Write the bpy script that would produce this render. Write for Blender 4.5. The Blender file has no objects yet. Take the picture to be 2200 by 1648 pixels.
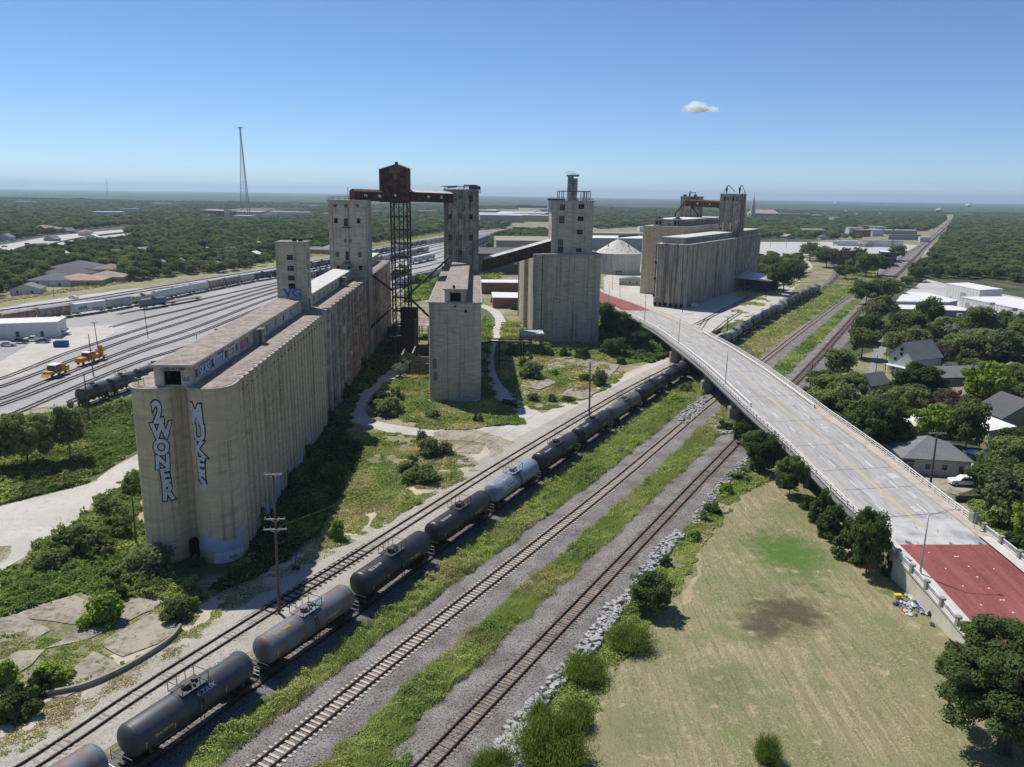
import bpy, bmesh, math, random
import numpy as np
from mathutils import Vector, Matrix, noise as mnoise
random.seed(7); RNG = np.random.default_rng(11)
SC = bpy.context.scene; COL = SC.collection
R = math.radians
# ------------------------------------------------------------------ camera
F, CX, CY, H = 1700.0, 1100.0, 824.0, 50.0
PITCH, ROLL = math.atan(404/1700), R(0.85)
_f = Vector((0, math.cos(PITCH), -math.sin(PITCH))); _r0 = Vector((1, 0, 0)); _u0 = _r0.cross(_f)
_r = _r0*math.cos(ROLL)+_u0*math.sin(ROLL); _u = _u0*math.cos(ROLL)-_r0*math.sin(ROLL)
cd = bpy.data.cameras.new('camera'); cam = bpy.data.objects.new('camera', cd); COL.objects.link(cam)
cd.lens = 36*F/2200; cd.sensor_width = 36; cd.clip_start = 1; cd.clip_end = 60000
M = Matrix((_r, _u, -_f)).transposed().to_4x4(); M.translation = (0, 0, H); cam.matrix_world = M
SC.camera = cam
# ------------------------------------------------------------------ sky, sun, exposure
W = bpy.data.worlds.new('World'); SC.world = W; W.use_nodes = True
SUN_EL, SUN_AZ = 57.0, 133.0           # azimuth of the sun, degrees counter-clockwise from +X
_nt = W.node_tree; _bg = _nt.nodes['Background']
_sky = _nt.nodes.new('ShaderNodeTexSky'); _sky.sky_type = 'NISHITA'; _sky.sun_disc = False
_sky.sun_elevation = R(SUN_EL); _sky.sun_rotation = R(90-SUN_AZ) % (2*math.pi)
_sky.air_density = 0.7; _sky.dust_density = 0.0; _sky.ozone_density = 8.0; _sky.altitude = 200
_nt.links.new(_sky.outputs[0], _bg.inputs[0]); _bg.inputs[1].default_value = 0.104
sl = bpy.data.lights.new('sun', 'SUN'); sl.energy = 4.5; sl.angle = R(0.53); sl.color = (1, .955, .885)
so = bpy.data.objects.new('sun', sl); COL.objects.link(so); so.location = (0, 0, 300)
_sd = Vector((math.cos(R(SUN_AZ))*math.cos(R(SUN_EL)), math.sin(R(SUN_AZ))*math.cos(R(SUN_EL)), math.sin(R(SUN_EL))))
so.rotation_euler = _sd.to_track_quat('Z', 'Y').to_euler()
SC.view_settings.view_transform = 'Standard'; SC.view_settings.look = 'None'
SC.view_settings.exposure = 0.2; SC.view_settings.gamma = 1
SC.render.engine = 'CYCLES'
# ------------------------------------------------------------------ where a pixel of the 2200 x 1648 photograph meets the world
def ray(px, py): return _f*F+_r*(px-CX)-_u*(py-CY)
def G(px, py, z=0.0):
    d = ray(px, py); t = (z-H)/d.z
    return Vector((d.x*t, d.y*t, z))
def at(px, py, Y):
    d = ray(px, py); t = Y/d.y
    return Vector((d.x*t, Y, H+d.z*t))
def PX(v):
    q = Vector(v)-Vector((0, 0, H)); d = q.dot(_f)
    return CX+F*q.dot(_r)/d, CY-F*q.dot(_u)/d
# ------------------------------------------------------------------ mesh builder
class MB:
    def __init__(s): s.v = []; s.f = []; s.st = []
    def add(s, vs, fs):
        s.st.append((len(s.v), len(s.f))); n = len(s.v); s.v += [tuple(p) for p in vs]; s.f += [tuple(i+n for i in q) for q in fs]; return s
    def box(s, x0, x1, y0, y1, z0, z1):
        v = [(x, y, z) for z in (z0, z1) for y in (y0, y1) for x in (x0, x1)]
        return s.add(v, [(0,2,3,1),(4,5,7,6),(0,1,5,4),(2,6,7,3),(0,4,6,2),(1,3,7,5)])
    def cbox(s, c, sx, sy, sz, rz=0):
        c = Vector(c); cs, sn = math.cos(rz), math.sin(rz)
        v = []
        for z in (-sz/2, sz/2):
            for y in (-sy/2, sy/2):
                for x in (-sx/2, sx/2): v.append((c.x+x*cs-y*sn, c.y+x*sn+y*cs, c.z+z))
        return s.add(v, [(0,2,3,1),(4,5,7,6),(0,1,5,4),(2,6,7,3),(0,4,6,2),(1,3,7,5)])
    def tube(s, p, q, r0, r1=None, n=8, caps=True):
        p, q = Vector(p), Vector(q); r1 = r0 if r1 is None else r1
        d = (q-p).normalized(); a = d.orthogonal().normalized(); b = d.cross(a)
        v = []
        for c, r in ((p, r0), (q, r1)):
            for i in range(n):
                t = 2*math.pi*i/n; v.append(c+a*math.cos(t)*r+b*math.sin(t)*r)
        fs = [(i, (i+1) % n, n+(i+1) % n, n+i) for i in range(n)]
        if caps: fs += [tuple(range(n-1, -1, -1)), tuple(range(n, 2*n))]
        return s.add(v, fs)
    def beam(s, p, q, w=.2, h=None):
        p, q = Vector(p), Vector(q); h = h or w; d = (q-p).normalized()
        a = Vector((0, 0, 1)).cross(d)
        a = Vector((1, 0, 0)) if a.length < 1e-3 else a.normalized()
        b = d.cross(a)
        v = [c+a*i*w/2+b*j*h/2 for c in (p, q) for i, j in ((-1,-1),(1,-1),(1,1),(-1,1))]
        return s.add(v, [(0,1,2,3),(7,6,5,4),(0,4,5,1),(1,5,6,2),(2,6,7,3),(3,7,4,0)])
    def poly(s, pts, z0, z1, bottom=False):
        n = len(pts); v = [(p[0], p[1], z0) for p in pts]+[(p[0], p[1], z1) for p in pts]
        a = sum(pts[i][0]*pts[(i+1) % n][1]-pts[(i+1) % n][0]*pts[i][1] for i in range(n))
        fs = [(i, (i+1) % n, n+(i+1) % n, n+i) for i in range(n)]+[tuple(range(n, 2*n))]
        if bottom: fs.append(tuple(range(n-1, -1, -1)))
        if a < 0: fs = [tuple(reversed(q)) for q in fs]
        return s.add(v, fs)
    def lathe(s, prof, n=24, c=(0, 0, 0), axis='z'):
        v = []
        for r, z in prof:
            for i in range(n):
                t = 2*math.pi*i/n; a, b = r*math.cos(t), r*math.sin(t)
                p = (a, b, z) if axis == 'z' else (z, a, b)
                v.append((p[0]+c[0], p[1]+c[1], p[2]+c[2]))
        m = len(prof)
        fs = [(k*n+i, k*n+(i+1) % n, (k+1)*n+(i+1) % n, (k+1)*n+i) for k in range(m-1) for i in range(n)]
        return s.add(v, fs)
    def ell(s, c, rx, ry, rz, seg=12, rings=7):
        v = []; 
        for k in range(1, rings):
            ph = math.pi*k/rings
            for i in range(seg):
                t = 2*math.pi*i/seg; v.append((c[0]+rx*math.sin(ph)*math.cos(t), c[1]+ry*math.sin(ph)*math.sin(t), c[2]+rz*math.cos(ph)))
        n = len(v); v += [(c[0], c[1], c[2]+rz), (c[0], c[1], c[2]-rz)]
        fs = [(k*seg+i, (k+1)*seg+i, (k+1)*seg+(i+1) % seg, k*seg+(i+1) % seg) for k in range(rings-2) for i in range(seg)]
        fs += [(n, i, (i+1) % seg) for i in range(seg)]+[(n+1, (rings-2)*seg+(i+1) % seg, (rings-2)*seg+i) for i in range(seg)]
        return s.add(v, fs)
    def loose(s, name, mat, parent=None):
        st = s.st+[(len(s.v), len(s.f))]
        for (a, b), (c, d) in zip(st[:-1], st[1:]):
            q = MB(); q.v = s.v[a:c]; q.f = [tuple(i-a for i in f) for f in s.f[b:d]]; q.build(name, mat, parent)
    def build(s, name, mat, parent=None, smooth=False, fix=False):
        me = bpy.data.meshes.new(name); me.from_pydata(s.v, [], s.f); me.materials.append(mat)
        if fix:
            bm = bmesh.new(); bm.from_mesh(me); bmesh.ops.recalc_face_normals(bm, faces=bm.faces); bm.to_mesh(me); bm.free()
        if smooth: me.polygons.foreach_set('use_smooth', [True]*len(me.polygons))
        me.update(); o = bpy.data.objects.new(name, me); COL.objects.link(o)
        if parent is not None: o.parent = parent
        return o
def npmesh(name, V, Fq, mat, parent=None, smooth=False):
    """fast mesh from numpy arrays, faces all of one size"""
    me = bpy.data.meshes.new(name); k = Fq.shape[1]
    me.vertices.add(len(V)); me.vertices.foreach_set('co', V.astype(np.float32).ravel())
    me.loops.add(Fq.size); me.loops.foreach_set('vertex_index', Fq.astype(np.int32).ravel())
    me.polygons.add(len(Fq)); me.polygons.foreach_set('loop_start', np.arange(0, Fq.size, k, dtype=np.int32))
    me.polygons.foreach_set('use_smooth', np.full(len(Fq), smooth))
    me.update(calc_edges=True); me.materials.append(mat)
    o = bpy.data.objects.new(name, me); COL.objects.link(o)
    if parent is not None: o.parent = parent
    return o
def tag(o, label=None, cat=None, group=None, kind=None):
    if label: o['label'] = label
    if cat: o['category'] = cat
    if group: o['group'] = group
    if kind: o['kind'] = kind
    return o
def struct(o): o['kind'] = 'structure'; return o
def empty(name, loc, rz=0, label=None, cat=None, group=None, kind=None):
    o = bpy.data.objects.new(name, None); COL.objects.link(o); o.location = loc; o.rotation_euler = (0, 0, rz)
    o.empty_display_size = .5
    return tag(o, label, cat, group, kind)
KIDS = {}
def copy_tree(o, parent=None):
    c = o.copy(); COL.objects.link(c)
    if parent is not None: c.parent = parent
    for ch in list(o.children): copy_tree(ch, c)
    return c
def recolor(o, names, m):
    for ch in o.children_recursive:
        if ch.name.split('.')[0] in names:
            ch.material_slots[0].link = 'OBJECT'; ch.material_slots[0].material = m
# ------------------------------------------------------------------ materials
WARM = ('silo_concrete', 'grey_concrete', 'pale_stained_concrete', 'stained_concrete', 'old_concrete_pad')
KM = dict(silo_concrete=1.45, brown_silo_concrete=1.2, grey_concrete=1.36, stained_concrete=1.15, pale_stained_concrete=.9, gravel_roofing=.85, white_caliche=.78, yard_gravel=.88, granite_ballast=.80, grey_ballast=.8, pale_ballast=.76, old_concrete_pad=.8, limestone_riprap=.66, mown_grass=.95, concrete_cap=.8, rusted_sheet=.75, bridge_deck_concrete=1.05, dry_scrub_ground=1.0, grey_street=.9, concrete_highway=.9, far_land=1.1, pier_concrete=.75)
def mat(name, stops, scale=1.0, rough=.9, bump=0., bscale=None, detail=6, stretch=None, coord='pos', metal=0, spec=.3,
        fine=None, streak=None, rand=0, dist=0.0, blobs=None):
    k_ = KM.get(name, 1.0); w_ = (1.04, 1.0, .86) if name in WARM else (1, 1, 1); tint = lambda c: tuple(k_*a*b for a, b in zip(c, w_)); stops = [(p_, tint(c_)) for p_, c_ in stops]; fine = [(f_[0], f_[1], f_[2], tint(f_[3]), *f_[4:]) for f_ in (fine or [])]
    m = bpy.data.materials.new(name); m.use_nodes = True; nt = m.node_tree; N = nt.nodes; L = nt.links
    b = N['Principled BSDF']; b.inputs['Roughness'].default_value = rough; b.inputs['Metallic'].default_value = metal
    b.inputs['Specular IOR Level'].default_value = spec
    if len(stops) == 1 and not fine and not bump:
        b.inputs['Base Color'].default_value = (*stops[0][1], 1); return m
    if coord == 'pos': src = N.new('ShaderNodeNewGeometry').outputs['Position']
    else: src = N.new('ShaderNodeTexCoord').outputs['Object']
    if stretch:
        mp = N.new('ShaderNodeMapping'); mp.inputs['Scale'].default_value = stretch; L.new(src, mp.inputs['Vector']); vec = mp.outputs[0]
    else: vec = src
    def noise(v, sc, det=6, rg=.55):
        n = N.new('ShaderNodeTexNoise'); n.inputs['Scale'].default_value = sc; n.inputs['Detail'].default_value = det
        n.inputs['Roughness'].default_value = rg; n.inputs['Distortion'].default_value = dist; L.new(v, n.inputs['Vector']); return n.outputs[0]
    fac = noise(vec, scale, detail)
    if rand:
        oi = N.new('ShaderNodeObjectInfo'); ma = N.new('ShaderNodeMath'); ma.operation = 'MULTIPLY_ADD'
        L.new(oi.outputs['Random'], ma.inputs[0]); ma.inputs[1].default_value = rand; ma.inputs[2].default_value = -rand/2
        ad = N.new('ShaderNodeMath'); ad.operation = 'ADD'; L.new(fac, ad.inputs[0]); L.new(ma.outputs[0], ad.inputs[1]); fac = ad.outputs[0]
    r = N.new('ShaderNodeValToRGB'); L.new(fac, r.inputs[0]); e = r.color_ramp.elements
    while len(e) < len(stops): e.new(.5)
    for i, (p, c) in enumerate(stops): e[i].position = p; e[i].color = (*c, 1)
    col = r.outputs[0]
    def mixc(col, f, c2, mode='MIX', v=None):
        mx = N.new('ShaderNodeMix'); mx.data_type = 'RGBA'; mx.blend_type = mode
        if isinstance(f, float): mx.inputs[0].default_value = f
        else: L.new(f, mx.inputs[0])
        L.new(col, mx.inputs[6])
        if isinstance(c2, tuple): mx.inputs[7].default_value = (*c2, 1)
        else: L.new(c2, mx.inputs[7])
        return mx.outputs[2]
    for fl in (fine or []):           # (scale, lo, hi, color, stretch)
        sc, lo, hi, c2 = fl[:4]; v2 = src
        if len(fl) > 4:
            mp = N.new('ShaderNodeMapping'); mp.inputs['Scale'].default_value = fl[4]; L.new(src, mp.inputs['Vector']); v2 = mp.outputs[0]
        nz = noise(v2, sc, 4, .6); mr = N.new('ShaderNodeMapRange'); L.new(nz, mr.inputs[0])
        mr.inputs[1].default_value = lo; mr.inputs[2].default_value = hi
        col = mixc(col, mr.outputs[0], c2)
    for bx, by, rx, ry, c2, st in (blobs or []):
        mp = N.new('ShaderNodeMapping'); mp.vector_type = 'TEXTURE'; mp.inputs['Location'].default_value = (bx, by, 0); mp.inputs['Scale'].default_value = (rx, ry, 1e6); L.new(src, mp.inputs['Vector'])
        ln = N.new('ShaderNodeVectorMath'); ln.operation = 'LENGTH'; L.new(mp.outputs[0], ln.inputs[0]); nz = noise(src, .5, 6, .65)
        ad = N.new('ShaderNodeMath'); ad.operation = 'MULTIPLY_ADD'; L.new(nz, ad.inputs[0]); ad.inputs[1].default_value = 1.9; L.new(ln.outputs['Value'], ad.inputs[2])
        mr = N.new('ShaderNodeMapRange'); L.new(ad.outputs[0], mr.inputs[0]); mr.inputs[1].default_value = 2.0; mr.inputs[2].default_value = 1.3; mr.inputs[3].default_value = 0; mr.inputs[4].default_value = st
        col = mixc(col, mr.outputs[0], c2)
    L.new(col, b.inputs['Base Color'])
    if bump:
        bp = N.new('ShaderNodeBump'); bp.inputs['Strength'].default_value = min(1, bump); bp.inputs['Distance'].default_value = .12
        L.new(noise(vec if bscale is None else src, bscale or scale, 4, .6), bp.inputs['Height']); L.new(bp.outputs[0], b.inputs['Normal'])
    return m
def flat(name, c, rough=.8, metal=0, spec=.3): return mat(name, [(0, c)], rough=rough, metal=metal, spec=spec)
def leafmat(name, lo, hi, scale=.25, rand=.5, trans=.4):
    m = bpy.data.materials.new(name); m.use_nodes = True; nt = m.node_tree; N = nt.nodes; L = nt.links
    N.remove(N['Principled BSDF']); out = N['Material Output']
    g = N.new('ShaderNodeNewGeometry'); n1 = N.new('ShaderNodeTexNoise'); n1.inputs['Scale'].default_value = scale; n1.inputs['Detail'].default_value = 3
    L.new(g.outputs['Position'], n1.inputs['Vector'])
    oi = N.new('ShaderNodeObjectInfo')
    a = N.new('ShaderNodeMath'); a.operation = 'MULTIPLY_ADD'; L.new(oi.outputs['Random'], a.inputs[0]); a.inputs[1].default_value = rand; L.new(n1.outputs[0], a.inputs[2])
    a2 = N.new('ShaderNodeMath'); a2.operation = 'MULTIPLY_ADD'; L.new(g.outputs['Random Per Island'], a2.inputs[0]); a2.inputs[1].default_value = .35; L.new(a.outputs[0], a2.inputs[2])
    mr = N.new('ShaderNodeMapRange'); L.new(a2.outputs[0], mr.inputs[0]); mr.inputs[1].default_value = .35; mr.inputs[2].default_value = .65+rand+.35
    mx = N.new('ShaderNodeMix'); mx.data_type = 'RGBA'; L.new(mr.outputs[0], mx.inputs[0])
    mx.inputs[6].default_value = (*lo, 1); mx.inputs[7].default_value = (*hi, 1)
    d = N.new('ShaderNodeBsdfDiffuse'); t = N.new('ShaderNodeBsdfTranslucent'); ms = N.new('ShaderNodeMixShader'); ms.inputs[0].default_value = trans
    L.new(mx.outputs[2], d.inputs[0]); L.new(mx.outputs[2], t.inputs[0]); L.new(d.outputs[0], ms.inputs[1]); L.new(t.outputs[0], ms.inputs[2]); L.new(ms.outputs[0], out.inputs[0])
    return m
c3 = lambda a, b, c: (a, b, c)
MT = {}
MT['ground'] = mat('dry_scrub_ground', [(.3, (.13,.15,.065)), (.45, (.21,.20,.10)), (.56, (.33,.28,.18)), (.7, (.43,.36,.26))], .09, bump=.6, bscale=2.5,
                   fine=[(2.2, .45, .7, (.06,.09,.03)), (.6, .52, .75, (.30,.25,.17))])
MT['farland'] = mat('far_land', [(.35, (.045,.065,.028)), (.6, (.07,.09,.04)), (.75, (.16,.14,.09))], .004, detail=10)
MT['dark_soil'] = mat('weedy_soil', [(.35, (.05,.085,.03)), (.55, (.09,.12,.045)), (.7, (.22,.18,.12))], .22, bump=.7, bscale=3)  # darker green and brown ground colour
MT['limestone'] = mat('white_caliche', [(.3, (.52,.49,.44)), (.6, (.66,.63,.57)), (.75, (.45,.40,.33))], .12, bump=.25, bscale=3,
                      fine=[(.8, .55, .8, (.42,.38,.30)), (7, .5, .75, (.45,.42,.37))])
MT['yard'] = mat('yard_gravel', [(.3, (.33,.325,.32)), (.55, (.43,.425,.42)), (.7, (.50,.49,.48))], .03, bump=.2, bscale=4,
                 fine=[(5, .45, .75, (.25,.24,.24)), (.2, .55, .7, (.30,.29,.28), (.3,1,1))])
MT['ballast'] = mat('granite_ballast', [(.35, (.19,.168,.155)), (.5, (.275,.25,.235)), (.65, (.34,.32,.305))], .25, bump=1, bscale=6,
                    fine=[(5.5, .5, .62, (.07,.06,.06)), (6.3, .58, .7, (.52,.49,.47))])
MT['ballast_dark'] = mat('grey_ballast', [(.35, (.13,.125,.125)), (.6, (.24,.235,.23))], .3, bump=1, bscale=5,
                    fine=[(5.5, .5, .64, (.05,.05,.052)), (6.3, .58, .7, (.42,.41,.40))])
MT['ballast_light'] = mat('pale_ballast', [(.3, (.42,.385,.33)), (.55, (.55,.51,.45)), (.7, (.44,.37,.28))], .1, bump=.6, bscale=4,
                    fine=[(4.5, .5, .68, (.28,.26,.22)), (.5, .55, .75, (.40,.33,.24))])
MT['lawn'] = mat('mown_grass', [(.30, (.14,.165,.07)), (.44, (.24,.225,.115)), (.56, (.35,.295,.18)), (.72, (.44,.36,.24))], .10, detail=8, bump=.6, bscale=5,
                 stretch=(1, .6, 1), fine=[(1.1, .47, .66, (.15,.165,.065), (1.8,.14,1)), (3.2, .5, .7, (.42,.36,.22)), (6, .52, .68, (.11,.12,.05)), (.22, .54, .66, (.19,.215,.09)), (.9, .48, .60, (.25,.225,.125), (1.1,.03,1)), (.5, .60, .68, (.42,.33,.23)), (.13, .62, .72, (.05,.11,.02))],
  blobs=[(*G(1690,1190)[:2], 6.5, 9, (.07,.15,.025), .95), (*G(1700,1315)[:2], 5.5, 5.5, (.085,.065,.038), .95), (*G(1640,1345)[:2], 3.5, 4.5, (.085,.065,.038), .9), (*G(1560,1470)[:2], 6, 5, (.11,.15,.05), .5), (*G(1720,1100)[:2], 5, 5, (.13,.16,.06), .5), (*G(1400,1560)[:2], 5, 5, (.13,.16,.06), .4)])
MT['concrete_pad'] = mat('old_concrete_pad', [(.3, (.25,.23,.21)), (.5, (.37,.34,.31)), (.7, (.45,.42,.385))], .35, bump=.2, bscale=4, fine=[(1.3, .5, .62, (.20,.175,.155)), (.25, .5, .6, (.42,.39,.36)), (5, .6, .7, (.12,.11,.09))])
MT['silo'] = mat('silo_concrete', [(.3, (.26,.212,.155)), (.5, (.34,.285,.215)), (.7, (.39,.335,.26))], 1.1, rough=.95, bump=.25, bscale=2.5, coord='obj', stretch=(.25,.25,1.2),
                 fine=[(.9, .50, .70, (.15,.125,.098), (1.7,1.7,.04)), (.12, .5, .62, (.30,.25,.19)), (3.5, .55, .72, (.38,.35,.31), (.1,.1,3)), (.22, .55, .7, (.29,.265,.235))])  # vertical streaks: stains, strengthened to paint in shade between the lobes
MT['silo_brown'] = mat('brown_silo_concrete', [(.3, (.22,.175,.135)), (.5, (.31,.25,.20)), (.7, (.37,.31,.25))], .9, rough=.95, bump=.25, bscale=2.5, coord='obj', stretch=(.3,.3,.8),
                 fine=[(.8, .44, .62, (.11,.085,.065), (1.3,1.3,.04)), (.5, .5, .7, (.40,.35,.30), (.2,.2,1))])
MT['silo_grey'] = mat('grey_concrete', [(.3, (.235,.21,.175)), (.5, (.32,.29,.25)), (.7, (.38,.35,.31))], 1.1, rough=.95, bump=.2, bscale=2.5, coord='obj', stretch=(.3,.3,1.5),
                 fine=[(.8, .5, .75, (.16,.15,.145), (1.8,1.8,.06)), (3.5, .55, .7, (.40,.39,.37), (.1,.1,3)), (.2, .55, .75, (.24,.22,.20))])
MT['silo_stain'] = mat('stained_concrete', [(.3, (.16,.145,.13)), (.5, (.25,.23,.21)), (.7, (.33,.31,.28))], .9, rough=.95, bump=.2, bscale=2.5, coord='obj', stretch=(.5,.5,.6),
                 fine=[(1.1, .46, .64, (.075,.068,.062), (1.5,1.5,.05)), (.3, .55, .7, (.38,.36,.33))])
MT['silo_pale'] = mat('pale_stained_concrete', [(.3, (.30,.275,.24)), (.5, (.43,.40,.36)), (.7, (.50,.47,.43))], .6, rough=.95, bump=.15, bscale=2, coord='obj', stretch=(.6,.6,.4),
                 fine=[(1.0, .47, .62, (.16,.14,.12), (1.3,1.3,.04)), (2.2, .6, .72, (.15,.14,.135))])
MT['roofing'] = mat('gravel_roofing', [(.3, (.20,.165,.135)), (.48, (.33,.275,.23)), (.62, (.42,.36,.31)), (.75, (.24,.21,.18))], .7, bump=.6, bscale=3.5,
                 fine=[(1.6, .55, .68, (.14,.125,.105), (1,2.4,1)), (4, .55, .7, (.50,.44,.38))])
MT['cap'] = mat('concrete_cap', [(.3, (.36,.32,.27)), (.6, (.50,.455,.40))], 1.5, bump=.2)
MT['roof_pale'] = mat('pale_roofing', [(.3, (.45,.43,.39)), (.6, (.62,.60,.57)), (.75, (.35,.32,.28))], .6, bump=.2, bscale=3)
MT['dark_in'] = flat('painted_dark_interior', (.012,.012,.013), .9, 0, .1)  # near-black colour painted in for the darkness of insides, holes and open windows
MT['glass'] = mat('dirty_glass', [(.4, (.02,.022,.025)), (.6, (.06,.065,.07))], 2.2, rough=.35, spec=.4)
MT['rust'] = mat('rusted_sheet', [(.3, (.045,.018,.012)), (.5, (.10,.038,.022)), (.7, (.16,.075,.05))], .7, rough=.85, coord='obj', bump=.3, bscale=3, fine=[(1.5, .55, .7, (.035,.017,.014), (3,3,.25)), (1.2, .66, .72, (.30,.24,.20))])
MT['rust_dark'] = mat('rusted_steel', [(.3, (.028,.02,.017)), (.6, (.06,.036,.027))], 1.2, rough=.8)
MT['steel'] = mat('grey_steel', [(.3, (.18,.17,.16)), (.7, (.30,.29,.27))], 2, rough=.6, metal=.3)
MT['rail'] = mat('rail_steel', [(.4, (.022,.016,.014)), (.6, (.045,.032,.026))], 2, rough=.6)
MT['tie_conc'] = mat('concrete_tie', [(.3, (.44,.34,.26)), (.7, (.60,.50,.41))], 1.5)
MT['tie_wood'] = mat('timber_tie', [(.3, (.15,.105,.08)), (.5, (.25,.18,.14)), (.7, (.40,.31,.24))], .9, fine=[(3, .5, .7, (.09,.065,.055))])
MT['tie_pale'] = mat('buried_timber_tie', [(.3, (.18,.14,.11)), (.7, (.42,.37,.31))], .9)
MT['wood_pole'] = mat('weathered_timber', [(.3, (.085,.062,.045)), (.7, (.16,.125,.095))], 3)
MT['wood_grey'] = mat('grey_timber', [(.3, (.30,.27,.24)), (.7, (.46,.43,.39))], 3)
MT['white'] = mat('white_paint', [(.3, (.62,.61,.59)), (.6, (.78,.77,.75))], 1.5, rough=.6)
MT['galv'] = mat('galvanised_steel', [(.3, (.42,.43,.44)), (.7, (.55,.56,.57))], 2, rough=.45, metal=.4)
MT['deck'] = mat('bridge_deck_concrete', [(.3, (.29,.28,.265)), (.5, (.36,.35,.33)), (.7, (.43,.42,.395))], .8, bump=.1, coord='obj', stretch=(1.3,.05,1),
                 fine=[(3.5, .52, .7, (.20,.20,.205), (1,.03,1)), (.5, .6, .75, (.47,.46,.45))])
MT['sidewalk'] = mat('sidewalk_concrete', [(.3, (.36,.30,.25)), (.6, (.48,.42,.36))], .6, bump=.1, bscale=4)
MT['sidewalk_pale'] = mat('pale_sidewalk', [(.3, (.46,.44,.38)), (.6, (.58,.55,.49))], .6, bump=.1, bscale=4)
MT['redroad'] = mat('red_asphalt', [(.3, (.175,.055,.052)), (.5, (.25,.075,.068)), (.7, (.31,.105,.095))], .7, bump=.15, bscale=5, coord='obj', stretch=(1,.08,1), fine=[(1.2, .58, .85, (.17,.06,.055), (1,.05,1)), (3, .55, .75, (.33,.13,.115))])
MT['retain'] = mat('retaining_wall_concrete', [(.3, (.50,.46,.37)), (.6, (.62,.58,.48))], .5, bump=.1, bscale=3, fine=[(.8, .6, .75, (.36,.32,.25), (1,1,.3))])
MT['pier'] = mat('pier_concrete', [(.3, (.30,.27,.22)), (.6, (.42,.385,.33))], .6, bump=.2, bscale=3)
MT['road_yellow'] = flat('yellow_line', (.55,.42,.20)); MT['road_white'] = flat('white_line', (.72,.71,.69))
MT['asphalt'] = mat('grey_street', [(.3, (.20,.20,.20)), (.6, (.30,.30,.295))], .3, bump=.1, bscale=4)
MT['highway'] = mat('concrete_highway', [(.3, (.42,.41,.39)), (.6, (.52,.51,.49))], .05)
MT['riprap'] = mat('limestone_riprap', [(.3, (.40,.385,.37)), (.6, (.62,.60,.575))], 1.2, bump=.4, bscale=4)
MT['bark'] = mat('bark', [(.3, (.05,.038,.028)), (.7, (.11,.085,.065))], 4, bump=.5)
MT['leaf'] = leafmat('leaves_green', (.070,.112,.034), (.31,.37,.125), trans=.45)
MT['leaf_dark'] = leafmat('leaves_dark', (.036,.072,.022), (.17,.23,.075), trans=.4)
MT['leaf_lime'] = leafmat('leaves_lime', (0.120,0.210,0.030), (0.375,0.495,0.083), trans=.35)
MT['leaf_olive'] = leafmat('leaves_olive', (.10,.135,.06), (.30,.34,.15), trans=.45)
MT['leaf_pale'] = leafmat('leaves_pale', (0.150,0.195,0.120), (0.420,0.480,0.300))
MT['leaf_brown'] = leafmat('leaves_brown', (0.090,0.075,0.053), (0.195,0.150,0.120))
MT['weed'] = leafmat('weeds_green', (.24,.30,.075), (.58,.64,.21), scale=.12, rand=0, trans=.4)
MT['weed_rank'] = leafmat('weeds_rank', (.12,.20,.05), (.32,.44,.12), scale=.12, rand=0, trans=.4)
MT['weed_dry'] = leafmat('weeds_dry', (.40,.35,.16), (.72,.62,.36), scale=.12, rand=0, trans=.4)
MT['willow'] = leafmat('leaves_willow', (.11,.165,.025), (.27,.35,.065), scale=.5, rand=.1, trans=.4)
# ------------------------------------------------------------------ small geometry helpers
def crom(P, step=2.0):
    """Catmull-Rom through 2-D points, resampled"""
    P = [np.array(p[:2], float) for p in P]; Q = [2*P[0]-P[1]]+P+[2*P[-1]-P[-2]]; out = []
    for i in range(1, len(Q)-2):
        p0, p1, p2, p3 = Q[i-1:i+3]; n = max(2, int(np.linalg.norm(p2-p1)/step))
        for k in range(n):
            t = k/n; out.append(.5*((2*p1)+(-p0+p2)*t+(2*p0-5*p1+4*p2-p3)*t*t+(-p0+3*p1-3*p2+p3)*t**3))
    out.append(P[-1]); return np.array(out)
def normals(C):
    T = np.gradient(C, axis=0); T /= np.linalg.norm(T, axis=1)[:, None]+1e-9
    return T, np.stack([T[:, 1], -T[:, 0]], 1)      # tangent, right-hand normal
def ribbon(C, o0, o1, z0, z1=None, jit=0, jin=0):
    """cross profile strip between offsets o0 and o1 (metres right of the line)"""
    T, Nn = normals(C); z1 = z0 if z1 is None else z1
    n = len(C); js = lambda a: np.convolve(RNG.normal(0, a*1.6, n+4), np.ones(5)/5, 'valid') if a else 0
    j0, j1 = js(jin), js(jit)
    a = C+Nn*(np.full(n, o0)+j0)[:, None]; b = C+Nn*(np.full(n, o1)+j1)[:, None]
    V = np.concatenate([np.c_[a, np.full(n, z0)], np.c_[b, np.full(n, z1)]])
    i = np.arange(n-1); return V, np.stack([i, i+n, i+n+1, i+1], 1)
def strips(name, parts, mat, parent=None):
    Vs = []; Fs = []; k = 0
    for V, Fq in parts: Vs.append(V); Fs.append(Fq+k); k += len(V)
    return npmesh(name, np.concatenate(Vs), np.concatenate(Fs), mat, parent)
def rough_poly(pts, jit=.5, step=2.0):
    out = []; n = len(pts)
    for i in range(n):
        a, b = np.array(pts[i][:2], float), np.array(pts[(i+1) % n][:2], float); m = max(1, int(np.linalg.norm(b-a)/step))
        for k in range(m):
            p = a+(b-a)*k/m; q = mnoise.noise_vector(Vector((p[0]*.35, p[1]*.35, 3.3)))
            out.append((p[0]+q.x*jit*2+random.uniform(-1, 1)*jit*.3, p[1]+q.y*jit*2+random.uniform(-1, 1)*jit*.3))
    return out
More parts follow.
